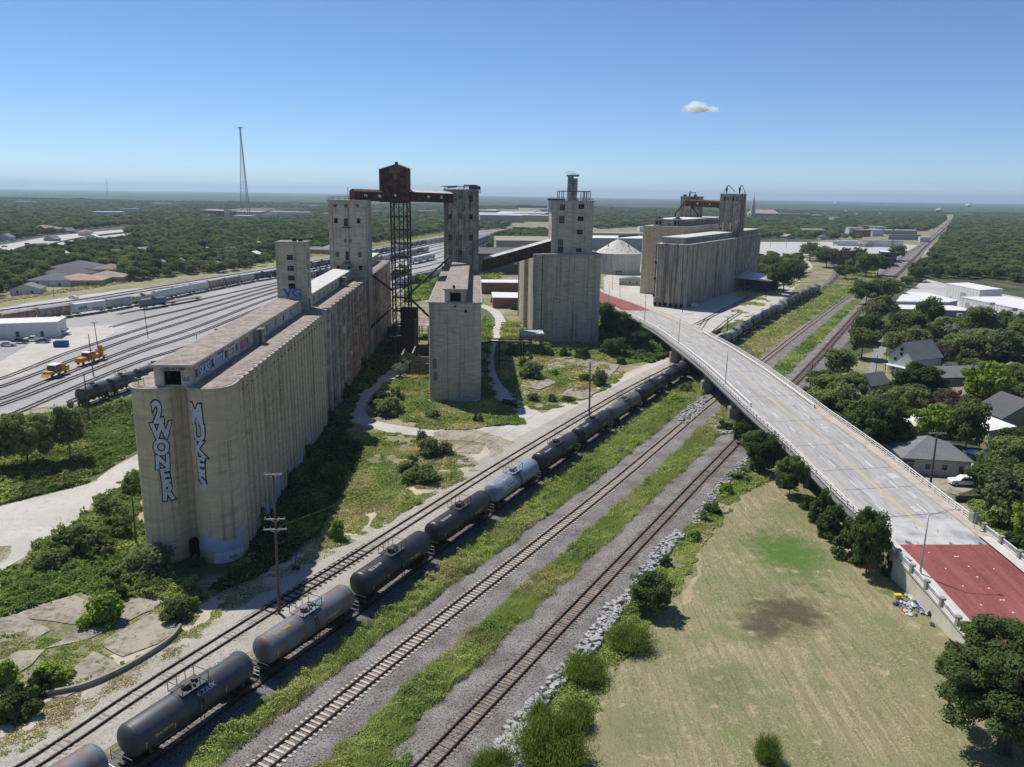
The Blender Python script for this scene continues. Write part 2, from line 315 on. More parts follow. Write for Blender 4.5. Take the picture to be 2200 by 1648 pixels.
def sheet(name, pts, z, mat, jit=.5, step=2.0, thick=0.0, parent=None):
    P = rough_poly(pts, jit, step) if jit else [tuple(p[:2]) for p in pts]
    from mathutils.geometry import tessellate_polygon
    tris = tessellate_polygon([[Vector((p[0], p[1], 0)) for p in P]])
    m = MB(); m.add([(p[0], p[1], z) for p in P], tris)
    if thick:
        n = len(P); m.add([(p[0], p[1], z) for p in P]+[(p[0], p[1], z-thick) for p in P], [(i, (i+1) % n, n+(i+1) % n, n+i) for i in range(n)])
    o = m.build(name, mat, parent)
    bm = bmesh.new(); bm.from_mesh(o.data)
    for f in bm.faces:
        f.normal_update()
        if f.normal.z < -.5: f.normal_flip()
    bm.to_mesh(o.data); bm.free(); return o
def GP(*px): return [G(*p)[:2] for p in px]
def inpoly(P, x, y):
    P = np.asarray([p[:2] for p in P], float); c = np.zeros(len(x), bool); j = len(P)-1
    for i in range(len(P)):
        yi, yj = P[i, 1], P[j, 1]
        m = ((yi > y) != (yj > y)) & (x < (P[j, 0]-P[i, 0])*(y-yi)/((yj-yi) or 1e-9)+P[i, 0]); c ^= m; j = i
    return c
def text_geo(s, size=1.0, offset=0.0, bold=0):
    cu = bpy.data.curves.new('t', 'FONT'); cu.body = s; cu.size = size; cu.offset = offset; cu.align_x = 'CENTER'; cu.resolution_u = 3
    o = bpy.data.objects.new('t', cu); COL.objects.link(o); dg = bpy.context.evaluated_depsgraph_get()
    me = bpy.data.meshes.new_from_object(o.evaluated_get(dg)); bpy.data.objects.remove(o); bpy.data.curves.remove(cu)
    bm = bmesh.new(); bm.from_mesh(me); bmesh.ops.triangulate(bm, faces=bm.faces)
    for _ in range(2):
        es = [e for e in bm.edges if e.calc_length() > size*.22]
        if es: bmesh.ops.subdivide_edges(bm, edges=es, cuts=1); bmesh.ops.triangulate(bm, faces=bm.faces)
    v = [tuple(x.co) for x in bm.verts]; bm.verts.index_update(); f = [tuple(q.index for q in p.verts) for p in bm.faces]; bm.free(); bpy.data.meshes.remove(me)
    return v, f
def text_on(name, s, size, place, mat, parent, offset=0.0, sx=1.0):
    """place(x, y) -> 3-D point for a point of the lettering"""
    v, f = text_geo(s, size, offset); m = MB(); m.add([place(p[0]*sx, p[1]) for p in v], f); return m.build(name, mat, parent)
# ================================================================== GROUND, ROADS, TRACKS
sheet('ground', [(-2600, -60), (2600, -60), (14000, 24000), (-14000, 24000)], 0, MT['ground'], jit=0); struct(bpy.data.objects['ground'])
_Cm = lambda px: crom([G(*p)[:2] for p in px], 2.5)
PXC = dict(
 main1=[(430,1760),(571,1648),(943,1342),(1308,1052),(1487,900),(1545,852),(1640,779),(1700,731),(1745,696),(1809,648),(1877,604),(1922,567),(1950,545),(1984,524),(2022,492),(2042,473)],
 main2=[(820,1740),(919,1648),(1443,1099),(1591,944),(1650,881),(1714,818),(1770,758),(1811,711),(1850,667),(1893,626),(1930,590),(1968,552),(1992,527),(2028,494),(2046,475)],
 siding=[(-150,1770),(66,1648),(300,1492),(490,1371),(699,1240),(905,1108),(1076,1000),(1248,897),(1350,838),(1448,788),(1500,762),(1560,728),(1620,696)],
)
train = [(-42.5,43.5),(-33.6,58.5),(-26.3,72.8),(-18.9,87.1),(-11.5,102.6),(-3.6,118.3),(4.3,134.2),(12.6,150.6),(21.2,167.6),(30.3,185.4),(39.8,203.6)]
TR = {k: _Cm(v) for k, v in PXC.items()}
TR['tanks'] = crom([(-52,29)]+train+[G(*p)[:2] for p in ((1575,735),(1650,688),(1700,660),(1758,628),(1785,609),(1799,594),(1801,582),(1790,570),(1768,561),(1738,555),(1700,551))], 2.5)
def track(name, C, label=None, gauge=1.6, tie='tie_wood', spacing=.62, tl=2.7, z=.32, kind='structure', upto=None, rw=.13, buried=False):
    root = empty(name, (0, 0, 0)); struct(root)
    zz = z
    parts = []
    for o in (-gauge/2, gauge/2):
        parts += [ribbon(C, o-rw/2, o+rw/2, zz+.18), ribbon(C, o-rw/2, o-rw/2-.001, zz+.18, zz), ribbon(C, o+rw/2+.001, o+rw/2, zz, zz+.18)]
    strips('rails', parts, MT['rail'], root)
    d = np.r_[0, np.cumsum(np.linalg.norm(np.diff(C, axis=0), axis=1))]; L = d[-1] if upto is None else min(d[-1], upto)
    s = np.arange(0, L, spacing); s = s+RNG.normal(0, .02, len(s))
    x = np.interp(s, d, C[:, 0]); y = np.interp(s, d, C[:, 1]); T, Nn = normals(C)
    tx = np.interp(s, d, T[:, 0]); ty = np.interp(s, d, T[:, 1]); n = len(s)
    if buried: keep = RNG.random(n) < .55; x, y, tx, ty = x[keep], y[keep], tx[keep], ty[keep]; n = len(x)
    hl = tl/2+RNG.normal(0, .03 if tie == 'tie_conc' else .09, n); hw = .125 if tie == 'tie_conc' else .115
    c = []
    for a, b in ((-1, -1), (1, -1), (1, 1), (-1, 1)):
        c.append(np.stack([x+tx*hw*a+ty*hl*b, y+ty*hw*a-tx*hl*b], 1))
    zt = zz-.01+RNG.normal(0, .012, n)
    V = np.concatenate([np.c_[q, zt] for q in c]+[np.c_[q, zt-.14] for q in c]); i = np.arange(n)
    Fq = [np.stack([i, i+n, i+2*n, i+3*n], 1)]
    for k in range(4): Fq.append(np.stack([i+k*n, i+(4+k)*n, i+(4+(k+1) % 4)*n, i+((k+1) % 4)*n], 1))
    npmesh('ties', V, np.concatenate(Fq), MT[tie], root); return root
def bed(name, C, w, mat, z=.26, slope=1.4, jit=.25, l=None, r=None):
    l = l or slope; r = r or slope
    o = strips(name, [ribbon(C, -w, w, z), ribbon(C, -w-l, -w, .012, z, 0, jit), ribbon(C, w, w+r, z, .012, jit)], mat); struct(o); return o
bed('track_ballast', TR['main1'], 1.9, MT['ballast'], .30, 2.2, l=2.6, r=4.4)
bed('track_ballast', TR['main2'], 1.9, MT['ballast'], .292, 2.2, l=4.3, r=2.6)
bed('track_ballast', TR['tanks'], 2.0, MT['ballast_dark'], .25, 1.8, r=2.6)
bed('track_ballast', TR['siding'], 1.8, MT['ballast_light'], .16, 2.2, l=3.6)
track('railway_track', TR['main1'], tie='tie_conc', spacing=.68, tl=2.75, z=.39)
track('railway_track', TR['main2'], tie='tie_wood', spacing=.56, tl=2.8, z=.36)
track('railway_track', TR['tanks'], tie='tie_wood', z=.30)
track('railway_track', TR['siding'], tie='tie_pale', z=.205, spacing=.6, buried=True)
# switch rails lying inside the near siding
_k = len(TR['siding']); _d = np.r_[0, np.cumsum(np.linalg.norm(np.diff(TR['siding'], axis=0), axis=1))]
def subcurve(C, a, b):
    d = np.r_[0, np.cumsum(np.linalg.norm(np.diff(C, axis=0), axis=1))]; s = np.arange(a, b, 1.0)
    return np.stack([np.interp(s, d, C[:, 0]), np.interp(s, d, C[:, 1])], 1)
def nearest_s(C, p):
    d = np.r_[0, np.cumsum(np.linalg.norm(np.diff(C, axis=0), axis=1))]; return d[np.argmin(np.linalg.norm(C-np.array(p[:2]), axis=1))]
a_ = nearest_s(TR['siding'], G(520, 1350)); sw = subcurve(TR['siding'], a_, a_+26)
o_ = strips('switch_rails', [ribbon(sw, -1.25, -1.13, .37), ribbon(sw, .35, .47, .37)], MT['rail']); struct(o_)
MT['tie_black'] = mat('creosoted_tie', [(.3, (.03,.024,.02)), (.7, (.075,.06,.05))], 1.5)
_s2 = subcurve(TR['siding'], a_+4, a_+24); T_, N_ = normals(_s2); m = MB()
for p, t in zip(_s2[::1], T_[::1]): m.cbox((p[0], p[1], .17), .3, 3.0, .12, math.atan2(t[1], t[0]))
struct(m.build('switch_ties', MT['tie_black']))
# ---- the rail yard beyond the long elevator
yard_poly = GP((-120,905),(283,852),(420,800),(520,760),(640,700),(760,650),(872,622),(900,612),(955,590),(1000,560),(1062,525),(1100,500),(1085,495),(1030,497),(955,506),(800,533),(700,553),(598,571),(450,596),(300,620),(150,645),(0,668),(-200,700))
struct(sheet('rail_yard_ground', yard_poly, .02, MT['yard'], jit=.8, step=6))
YC = [
 [(-150,700),(0,668),(159,646),(318,620),(477,594),(595,575),(721,552),(802,534),(954,509),(1027,499),(1088,495.5),(1150,489)],
 [(-150,707),(0,675),(159,652),(318,625),(477,599),(598,579.5),(721,556),(802,538),(954,511.5),(1030,500.5),(1089,496),(1150,489.6)],
 [(-150,733),(0,704),(137,682),(210,672),(318,652),(372,640),(464,621),(544,605),(600,596),(680,577),(721,569),(805,549),(909,527),(958,518),(1040,503),(1090,497),(1150,490)],
 [(254,676),(299,667),(360,657),(430,644),(598,607),(721,578),(805,558),(954,522),(1042,505),(1095,497.5)],
 [(238,704),(300,687),(430,657),(598,612),(721,583),(805,563),(954,526),(1044,506.5),(1098,498)],
 [(-150,850),(0,815),(150,757),(300,708),(430,668),(598,619),(721,589),(805,568),(954,533),(1046,508.5),(1098,499)],
 [(-150,868),(0,832),(150,776),(300,722),(430,681),(598,626),(721,596),(805,575),(954,540),(1048,511),(1098,500)],
 [(-150,895),(0,858),(105,817),(190,785),(300,744),(430,700),(598,636),(721,606),(805,585),(954,551),(1050,515),(1098,501)],
 [(-150,910),(0,871),(150,815),(300,757),(430,714),(598,648),(721,617),(805,594),(954,562),(1054,521),(1100,502.5)],
 [(-150,945),(0,901),(150,838),(300,777),(430,735),(598,666),(721,632),(860,596),(954,571),(1060,527),(1104,504)],
 [(150,864),(300,803),(430,757),(598,690),(721,652),(880,610),(954,583),(1066,533),(1108,505)],
]
YT = [crom([G(*p)[:2] for p in c], 5) for c in YC]
for i, C in enumerate(YT): track('yard_track', C, z=.06, spacing=.75 if i > 3 else .9, tie='tie_wood', upto=420, rw=.2)
YT8 = crom([G(*p)[:2] for p in ((60,915),(170,878),(290,833),(430,782),(598,712),(721,664),(860,618),(937,597),(990,575),(1030,552))], 4)
track('yard_track', YT8, z=.1, spacing=.75)
# dirt and asphalt around the yard
struct(sheet('street', GP((-60,678),(120,652),(330,622),(250,612),(150,626),(0,648),(-60,660)), .03, MT['highway'], jit=.3, step=8))
struct(sheet('gravel_lot', GP((-60,800),(0,780),(60,740),(130,705),(280,695),(200,740),(60,795),(0,830),(-60,860)), .035, MT['limestone'], jit=1.2, step=5))
for c, w in (([(-40,545),(60,527),(150,510),(250,499),(330,493)], 16), ([(-40,560),(80,540),(200,515),(300,503)], 10)):
    C = crom([G(*p)[:2] for p in c], 15); struct(strips('highway', [ribbon(C, -w, w, 1.2)], MT['highway']))
# white haul road on the left, loop road between the elevators
struct(sheet('dirt_road', GP((-80,1180),(-80,1095),(0,1090),(100,1062),(180,1043),(292,978),(350,935),(420,890),(440,905),(352,975),(300,1015),(205,1085),(120,1150),(60,1185),(0,1250),(-80,1330),(-80,1270),(0,1205),(30,1172)), .03, MT['limestone'], jit=.6, step=2))
def roadc(name, px, w, m, z=.03, jit=.35, ws=None):
    C = crom([G(*p)[:2] for p in px], 2.0); n = len(C)
    T, Nn = normals(C); hw = np.interp(np.linspace(0, 1, n), np.linspace(0, 1, len(ws or [1, 1])), ws or [w, w])
    hw = hw+RNG.normal(0, jit*.4, n)
    V = np.concatenate([np.c_[C-Nn*hw[:, None], np.full(n, z)], np.c_[C+Nn*(hw+RNG.normal(0, jit*.3, n))[:, None], np.full(n, z)]]); i = np.arange(n-1)
    o = npmesh(name, V, np.stack([i, i+n, i+n+1, i+1], 1), m); return struct(o), C
roadc('dirt_road', [(905,758),(880,775),(850,800),(800,832),(768,868),(775,900),(830,918),(900,928),(985,930),(1100,925),(1180,908),(1250,880),(1330,838),(1400,800),(1440,775)], 2, MT['limestone'], .032, .3, [3, 2.6, 2.2, 2.1, 2.0, 2.1, 2.4, 3, 4.4, 6, 6.5, 6, 5, 4.5, 3])
roadc('dirt_road', [(1030,655),(1060,668),(1075,690),(1066,715),(1050,745),(1045,780),(1055,820),(1080,855),(1105,878),(1140,900),(1180,915)], 2, MT['limestone'], .036, .2, [2.4, 2.2, 2.1, 2.1, 2.2, 2.3, 2.3, 2.3, 2.4, 4, 5])
struct(sheet('dirt_lot', GP((1130,935),(1090,905),(1180,893),(1265,855),(1340,812),(1400,785),(1440,775),(1425,800),(1340,850),(1240,908),(1170,948)), .024, MT['limestone'], jit=.6, step=2))
struct(sheet('dirt_lot', GP((1295,595),(1400,560),(1640,520),(1720,545),(1748,572),(1720,600),(1700,630),(1640,672),(1560,722),(1480,762),(1440,720),(1420,690),(1300,640)), .02, MT['limestone'], jit=1, step=4))
# haul track along the siding
Cs = TR['siding']; struct(strips('dirt_road', [ribbon(Cs, -8.6, -4.4, .02, .02, .3, .3)], mat('tan_dirt', [(.3, (.40,.34,.26)), (.6, (.52,.45,.35)), (.75, (.33,.27,.18))], .2, bump=.3, bscale=4, fine=[(1.2, .52, .75, (.36,.30,.19), (1,1,1))])))
# spur tracks by the far elevator
for c in ([(1455,760),(1500,712),(1515,690),(1530,678)], [(1470,765),(1510,735),(1560,692),(1590,672)], [(1490,700),(1600,643),(1660,612),(1700,590)], [(1580,655),(1640,622),(1700,585),(1720,562)]):
    track('spur_track', crom([G(*p)[:2] for p in c], 3), z=.04, spacing=1.1, tie='tie_pale')
# concrete floor slabs left of demolished tanks
def pads(name, polys, z, th=.22, jit=.10):
    r = empty(name, (0, 0, 0)); struct(r)
    for i, q in enumerate(polys): sheet('slab', GP(*q), z+i*.011, MT['concrete_pad'], jit=jit, step=1.0, thick=th, parent=r)
pads('concrete_floor', [[(-40,1350),(0,1325),(60,1305),(160,1280),(200,1300),(185,1345),(150,1340),(60,1330),(110,1355),(60,1385),(20,1395),(-40,1400)],
  [(205,1298),(300,1283),(340,1290),(330,1310),(240,1345),(190,1345)], [(95,1395),(180,1352),(270,1318),(345,1283),(352,1295),(290,1328),(190,1375),(110,1392)],
  [(215,1382),(250,1360),(330,1318),(380,1335),(382,1355),(340,1385),(262,1412),(225,1395)], [(88,1490),(150,1445),(200,1402),(245,1420),(262,1440),(200,1470),(140,1500),(100,1500)],
  [(-30,1440),(40,1400),(95,1398),(70,1430),(0,1470)]], .10, .14)
pads('concrete_floor', [[(1175,775),(1230,765),(1330,785),(1320,800),(1262,806),(1220,800),(1178,796)], [(1122,818),(1170,812),(1195,824),(1160,838),(1120,832)], [(1238,770),(1330,788),(1310,812),(1245,800)],
  [(1200,850),(1240,828),(1290,838),(1262,858),(1215,862)], [(1125,842),(1165,846),(1150,862),(1118,858)]], .25)
pads('concrete_floor', [[(930,930),(985,915),(1060,935),(1120,955),(1090,962),(1010,948),(935,945)], [(960,955),(1040,958),(1030,975),(970,972)], [(1060,968),(1110,965),(1090,985),(1050,982)], [(975,985),(1015,982),(1030,998),(985,1000)], [(1030,925),(1070,940),(1095,1000),(1120,1010),(1080,1008),(1050,968)]], .06, .05)
# low curved kerb wall round the near floor
C = crom([G(*p)[:2] for p in ((40,1512),(95,1497),(170,1482),(250,1450),(320,1410),(370,1375),(388,1350))], 1.0)
w_ = strips('kerb_wall', [ribbon(C, -.15, .15, .62), ribbon(C, .15, .151, .62, 0), ribbon(C, -.151, -.15, 0, .62)], MT['pier']); tag(w_, 'low curved concrete kerb wall round the cracked floor slabs', 'kerb wall')
# mown field on the right
field = GP((1640,1035),(1672,1040),(1720,1075),(1800,1140),(1860,1185),(1930,1255),(2090,1378),(2230,1500),(2400,1700),(2300,1850),(1120,1850),(1215,1648),(1290,1520),(1330,1430),(1400,1330),(1455,1275),(1500,1190),(1545,1130),(1590,1065))
struct(sheet('grass_field', field, .03, MT['lawn'], jit=.35, step=1.5))
# burnt dark patch and orange soil at the field's edge
struct(sheet('bare_soil', GP((1462,1285),(1485,1255),(1500,1225),(1512,1215),(1500,1250),(1478,1290),(1462,1300)), .036, mat('red_soil', [(.3, (.34,.25,.16)), (.7, (.44,.35,.23))], .5), jit=.5, step=.7))
struct(sheet('bare_soil', GP((1800,1165),(1850,1190),(1885,1225),(1870,1235),(1830,1215),(1795,1190)), .036, mat('pink_gravel', [(.3, (.30,.21,.17)), (.7, (.44,.34,.28))], 1), jit=.6, step=1))
# streets and drive at the houses
struct(sheet('driveway', GP((1950,1000),(2050,985),(2130,1000),(2120,1035),(2060,1065),(2000,1050)), .04, MT['concrete_pad'], jit=.4, step=2))
struct(sheet('parking_lot', GP((1640,520),(1900,520),(2000,530),(1985,548),(1880,545),(1740,548),(1640,545)), .04, MT['highway'], jit=.8, step=8))
struct(sheet('parking_lot', GP((1930,640),(1990,600),(2080,620),(2200,640),(2300,700),(2200,700),(2000,665)), .04, MT['highway'], jit=.8, step=8))
struct(sheet('street', GP((1880,735),(1905,700),(1925,700),(1900,760),(1880,800),(1866,800)), .04, MT['asphalt'], jit=.4, step=4))
struct(sheet('dry_grass', GP((1800,840),(1830,770),(1870,755),(1930,770),(1950,800),(1900,830),(1860,860)), .03, MT['lawn'], jit=1, step=3))
struct(sheet('dry_grass', GP((-60,650),(0,640),(250,604),(400,585),(595,560),(720,543),(800,528),(955,503),(955,507),(800,533),(595,572),(300,618),(100,645),(0,662),(-60,672)), .045, MT['lawn'], jit=1, step=8))
struct(sheet('dry_grass', GP((1555,775),(1700,668),(1760,635),(1800,610),(1830,585),(1780,545),(1850,570),(1900,580),(1870,605),(1800,650),(1735,698),(1640,770),(1600,800)), .03, MT['lawn'], jit=.6, step=3))
struct(sheet('weedy_soil', GP((0,905),(283,850),(400,890),(290,975),(180,1043),(60,1070),(0,1085),(-60,1095),(-60,915)), .024, MT['dark_soil'], jit=.5, step=3))
struct(sheet('weedy_soil', GP((615,1060),(700,920),(790,770),(850,700),(900,700),(870,760),(800,810),(755,860),(740,920),(770,960),(740,1060),(700,1150),(600,1200),(520,1210),(508,1240),(380,1250),(300,1200),(330,1160)), .024, MT['dark_soil'], jit=.6, step=3))
struct(sheet('weedy_soil', GP((1035,660),(1120,700),(1160,740),(1290,732),(1380,730),(1420,770),(1330,770),(1180,770),(1120,800),(1100,860),(1040,900),(1030,860)), .022, MT['dark_soil'], jit=.6, step=3))
# ================================================================== GRAIN ELEVATORS
def arc(cx, cy, r, a0, a1, n=14):
    return [(cx+r*math.cos(R(a0+(a1-a0)*i/n)), cy+r*math.sin(R(a0+(a1-a0)*i/n))) for i in range(n+1)]
def lobes(x, y0, y1, pitch, b, side, shade_slot=0):
    """scalloped wall running from y0 to y1, bulging towards side (+1 right, -1 left)"""
    n = max(1, round((y1-y0)/pitch)); p = (y1-y0)/n; out = []
    for k in range(n):
        if shade_slot: out += [(x-side*b, y0+p*k), (x-side*(b+shade_slot), y0+p*k+.01), (x-side*(b+shade_slot), y0+p*k+.34), (x-side*b, y0+p*k+.35)]  # deep narrow slots added between lobes to shape dark shade lines
        for i in range(1 if shade_slot else 0, 9):
            t = i/9 if not shade_slot else .14+(i/9)*.86; out.append((x+side*(-b+b*math.sin(math.pi*t)**.5), y0+p*(k+t)))
    return out
def block(root, pts, h, mat, cap=True, capmat=None, cpts=None, roofmat=None, lip=.28, capz=.38):
    m = MB(); m.poly(pts, -.5, h-capz); w = m.build('wall', mat, root)
    if cap:
        pts = cpts or pts
        cx = sum(p[0] for p in pts)/len(pts); A = []
        n = len(pts)
        for i in range(n):           # push the slab edge out along the local normal
            a, b = Vector(pts[i-1]), Vector(pts[(i+1) % n]); d = (b-a); d = d.normalized() if d.length > 1e-6 else Vector((1, 0)); nn = Vector((d.y, -d.x))
            A.append((pts[i][0]+nn.x*lip, pts[i][1]+nn.y*lip))
        m = MB(); m.poly(A, h-capz, h, bottom=True); m.build('roof_slab', capmat or MT['cap'], root)
        m = MB(); B = [(pts[i][0]-(A[i][0]-pts[i][0])*.5, pts[i][1]-(A[i][1]-pts[i][1])*.5) for i in range(n)]
        m.poly(B, h, h+.06); m.build('roof_covering', roofmat or MT['roofing'], root)
    return w
def facade(m, P0, P1, z0, z1, holes, depth=.35):
    """wall from P0 to P1 (outside on the right of P0->P1) with real recessed openings; holes (u0,u1,w0,w1) in metres"""
    P0, P1 = Vector((P0[0], P0[1], 0)), Vector((P1[0], P1[1], 0)); L = (P1-P0).length; u = (P1-P0)/L; nrm = Vector((u.y, -u.x, 0))
    us = sorted({0, L, *[h[0] for h in holes], *[h[1] for h in holes]}); zs = sorted({z0, z1, *[h[2] for h in holes], *[h[3] for h in holes]})
    pt = lambda a, z, d=0: P0+u*a+Vector((0, 0, z))-nrm*d
    for a, b in zip(us[:-1], us[1:]):
        for c, d in zip(zs[:-1], zs[1:]):
            if any(h[0] <= (a+b)/2 <= h[1] and h[2] <= (c+d)/2 <= h[3] for h in holes): continue
            m.add([pt(a, c), pt(b, c), pt(b, d), pt(a, d)], [(0, 1, 2, 3)])
    for h in holes:
        a, b, c, d = h[:4]
        m.add([pt(a, c), pt(b, c), pt(b, d), pt(a, d), pt(a, c, depth), pt(b, c, depth), pt(b, d, depth), pt(a, d, depth)],
              [(0, 4, 5, 1), (1, 5, 6, 2), (2, 6, 7, 3), (3, 7, 4, 0)])
def window_at(root, P0, P1, h, depth=.3, frame='steel', open_=False, nx=3, nz=3, pane='glass'):
    P0, P1 = Vector((P0[0], P0[1], 0)), Vector((P1[0], P1[1], 0)); u = (P1-P0).normalized(); nrm = Vector((u.y, -u.x, 0))
    a, b, c, d = h[:4]; pt = lambda s, z, q: P0+u*s+Vector((0, 0, z))-nrm*q
    m = MB(); t = .07
    for i in range(nx+1):
        s = a+(b-a)*i/nx
        if open_ and 0 < i < nx and random.random() < .6: continue
        m.beam(pt(s, c, depth-.06), pt(s, d, depth-.06), t)
    for i in range(nz+1):
        z = c+(d-c)*i/nz
        if open_ and 0 < i < nz and random.random() < .4: continue
        m.beam(pt(a, z, depth-.06), pt(b, z, depth-.06), t)
    w = m.build('window', MT[frame], root)
    q = MB(); q.add([pt(a, c, depth), pt(b, c, depth), pt(b, d, depth), pt(a, d, depth)], [(0, 1, 2, 3)])
    q.build('pane', MT['dark_in' if open_ else pane], w); return w
def tower(root, x0, x1, y0, y1, z0, z1, mat, front=(), right=(), left=(), back=(), roof='roofing', lip=.3, pil=True, name='wall'):
    m = MB(); sides = [((x0, y0), (x1, y0), front), ((x1, y0), (x1, y1), right), ((x1, y1), (x0, y1), back), ((x0, y1), (x0, y0), left)]
    for a, b, hs in sides: facade(m, a, b, z0, z1, [h[:4] for h in hs])
    w = m.build(name, mat, root)
    for a, b, hs in sides:
        for h in hs:
            k = h[4] if len(h) > 4 else 'w'
            if k == 'w': window_at(root, a, b, h)
            elif k == 'o': window_at(root, a, b, h, open_=True)
            elif k == 'r':
                P0, P1 = Vector((*a, 0)), Vector((*b, 0)); u = (P1-P0).normalized(); nn = Vector((u.y, -u.x, 0)); q = MB(); dd = .12
                q.add([P0+u*s+Vector((0, 0, z))-nn*dd for s, z in ((h[0], h[2]), (h[1], h[2]), (h[1], h[3]), (h[0], h[3]))], [(0, 1, 2, 3)])
                o = q.build('hatch', MT['rust'], root)
    m = MB(); m.box(x0-lip, x1+lip, y0-lip, y1+lip, z1, z1+.35); m.build('roof_slab', MT['cap'], root)
    m = MB(); m.box(x0-lip+.15, x1+lip-.15, y0-lip+.15, y1+lip-.15, z1+.35, z1+.40); m.build('roof_covering', MT[roof], root)
    if pil:
        m = MB()
        for x in (x0, x1): m.box(x-.14, x+.14, y0-.12, y0+.12, z0, z1-.003)
        m.loose('corner_pilaster', mat, root)
    return w
def railing(root, pts, h=1.0, mat='steel', name='railing', r=.05, n=2, closed=False, sp=1.6):
    m = MB(); P = [Vector(p) for p in pts]; 
    if closed: P.append(P[0])
    for a, b in zip(P[:-1], P[1:]):
        k = max(1, int((b-a).length/sp))
        for i in range(k+1):
            p = a.lerp(b, i/k); m.beam(p, p+Vector((0, 0, h)), r)
        for j in range(1, n+1): m.beam(a+Vector((0, 0, h*j/n)), b+Vector((0, 0, h*j/n)), r)
    return m.build(name, MT[mat], root)
RA = R(2.75)
# ---------------------------------------------------------------- A1: long elevator with the graffiti
HA = 24.9
EA = empty('grain_elevator', (-44.6, 100, 0), RA, 'nearest long concrete silo row with silver graffiti down its two end silos', 'grain elevator')
Rc, cx_, cL = 2.9, 4.4, -3.05
fr = arc(cL, Rc, Rc, 180, 335, 16)+[(-.1, 2.3), (.25, 3.0), (.7, 3.2), (1.1, 2.6), (1.35, 2.0)]+arc(cx_, Rc, Rc, 218, 360, 16)
y1 = 68
pts = fr+[(7.3, 5.2)]+lobes(7.3, 5.4, y1, 2.55, .9, 1, 1.3)+[(7.3, y1), (-5.95, y1)]+list(reversed([(x, y) for x, y in lobes(-5.95, 5.4, y1, 2.55, 1.1, -1)]))
cp = fr+[(7.3, 5.2)]+lobes(7.3, 5.4, y1, 2.55, .9, 1)+[(7.3, y1), (-5.95, y1)]+list(reversed([(x, y) for x, y in lobes(-5.95, 5.4, y1, 2.55, 1.1, -1)]))
block(EA, pts, HA, MT['silo'], cpts=cp)
GA = MB(); facade(GA, (-2.35, 1.3), (2.4, 1.3), HA, HA+2.55, [(1.15, 3.45, HA+.1, HA+2.05)], .5)
wl = [(y, y+1.15, HA+.75, HA+1.85) for y in (1.6, 8.2, 14.5, 20.0, 26, 33, 38.5, 45, 51, 57.5)]
facade(GA, (2.4, 1.3), (2.4, 69), HA, HA+2.55, wl, .3); facade(GA, (-2.35, 69), (-2.35, 1.3), HA, HA+2.55, [(67.7-b, 67.7-a, c, d) for a, b, c, d in wl], .3)
gal = GA.build('gallery', MT['silo_grey'], EA)
m = MB(); m.box(-2.8, 2.85, .95, 69.3, HA+2.56, HA+2.84); m.build('roof', MT['cap'], gal)
m = MB(); m.box(-2.72, 2.77, 1.03, 69.2, HA+2.84, HA+2.90); m.build('roof_covering', MT['roofing'], gal)
m = MB(); m.box(1.05-2.35, 3.5-2.35, 5.0, 5.1, HA+.07, HA+2.2); m.box(-2.2, 2.2, 1.6, 69, HA+.07, HA+.09); m.box(-2.15,-2.12,1.6,5,HA+.07,HA+2.5); m.box(2.0,2.03,1.6,5,HA+.07,HA+2.5); m.build('painted_dark_interior', MT['dark_in'], gal)
for h in wl: window_at(gal, (2.4, 1.3), (2.4, 69), h, open_=random.random() < .6, nx=2, nz=2, depth=.25)
for x, s in ((2.4, 1), (-2.35, -1)):
    m = MB(); m.box(min(x, x+s*1.5), max(x, x+s*1.5), 31.2, 33.0, HA+.07, HA+2.45); m.box(min(x, x+s*1.6), max(x, x+s*1.6), 31.1, 33.1, HA+2.45, HA+2.6); m.build('stair_hut', MT['silo_stain'], gal)
# graffiti tags along the gallery wall
PT = {k: flat('spray_'+k, c, .7) for k, c in dict(silver=(.42,.45,.50), black=(.015,.015,.02), white=(.60,.62,.66), blue=(.06,.14,.45), pink=(.42,.13,.32), paleblue=(.42,.50,.64), purple=(.13,.12,.22), red=(.35,.06,.07)).items()}
PT['silver'] = mat('spray_silver_worn', [(.3, (.36,.39,.44)), (.6, (.50,.53,.57)), (.72, (.36,.34,.31))], 1.3, coord='obj', detail=8)
def gtag(s, y, z, size, m1, m2=None, sx=1.0, name='graffiti'):
    if m2: text_on(name, s, size, lambda a, b: (2.4+.012, 1.3+y+a, HA+z+b), PT[m2], gal, offset=.07*size, sx=sx)
    return text_on(name, s, size, lambda a, b: (2.4+.026, 1.3+y+a, HA+z+b), PT[m1], gal, offset=.025*size, sx=sx)
m = MB(); m.add([(2.41, 4.4, HA+.5), (2.41, 9.2, HA+.5), (2.41, 9.2, HA+2.2), (2.41, 4.4, HA+2.2)], [(0,1,2,3)]); m.add([(2.41, 12.4, HA+.6), (2.41, 15.4, HA+.6), (2.41, 15.4, HA+2.3), (2.41, 12.4, HA+2.3)], [(0,1,2,3)]); m.loose('graffiti', PT['purple'], gal)
gtag('SKAS', 5.4, .55, 2.0, 'paleblue', 'blue', .95); gtag('UGTA', 12, .5, 1.9, 'silver', 'paleblue', .95); gtag('BEZ', 18.0, .4, 2.3, 'white', 'black', .9); gtag('RIOT', 24.0, .5, 1.9, 'pink', 'purple', .85)
gtag('SEN', 29.6, .5, 1.6, 'paleblue', None, 1.1); gtag('ADO', 36.2, .5, 1.6, 'paleblue'); gtag('SLEM', 42.4, .5, 1.7, 'paleblue', 'purple'); gtag('FLZ', 48.6, .5, 1.7, 'paleblue'); gtag('OMEN', 54.6, .45, 2.0, 'white', 'blue'); gtag('FEZ', 62, .45, 1.9, 'paleblue')
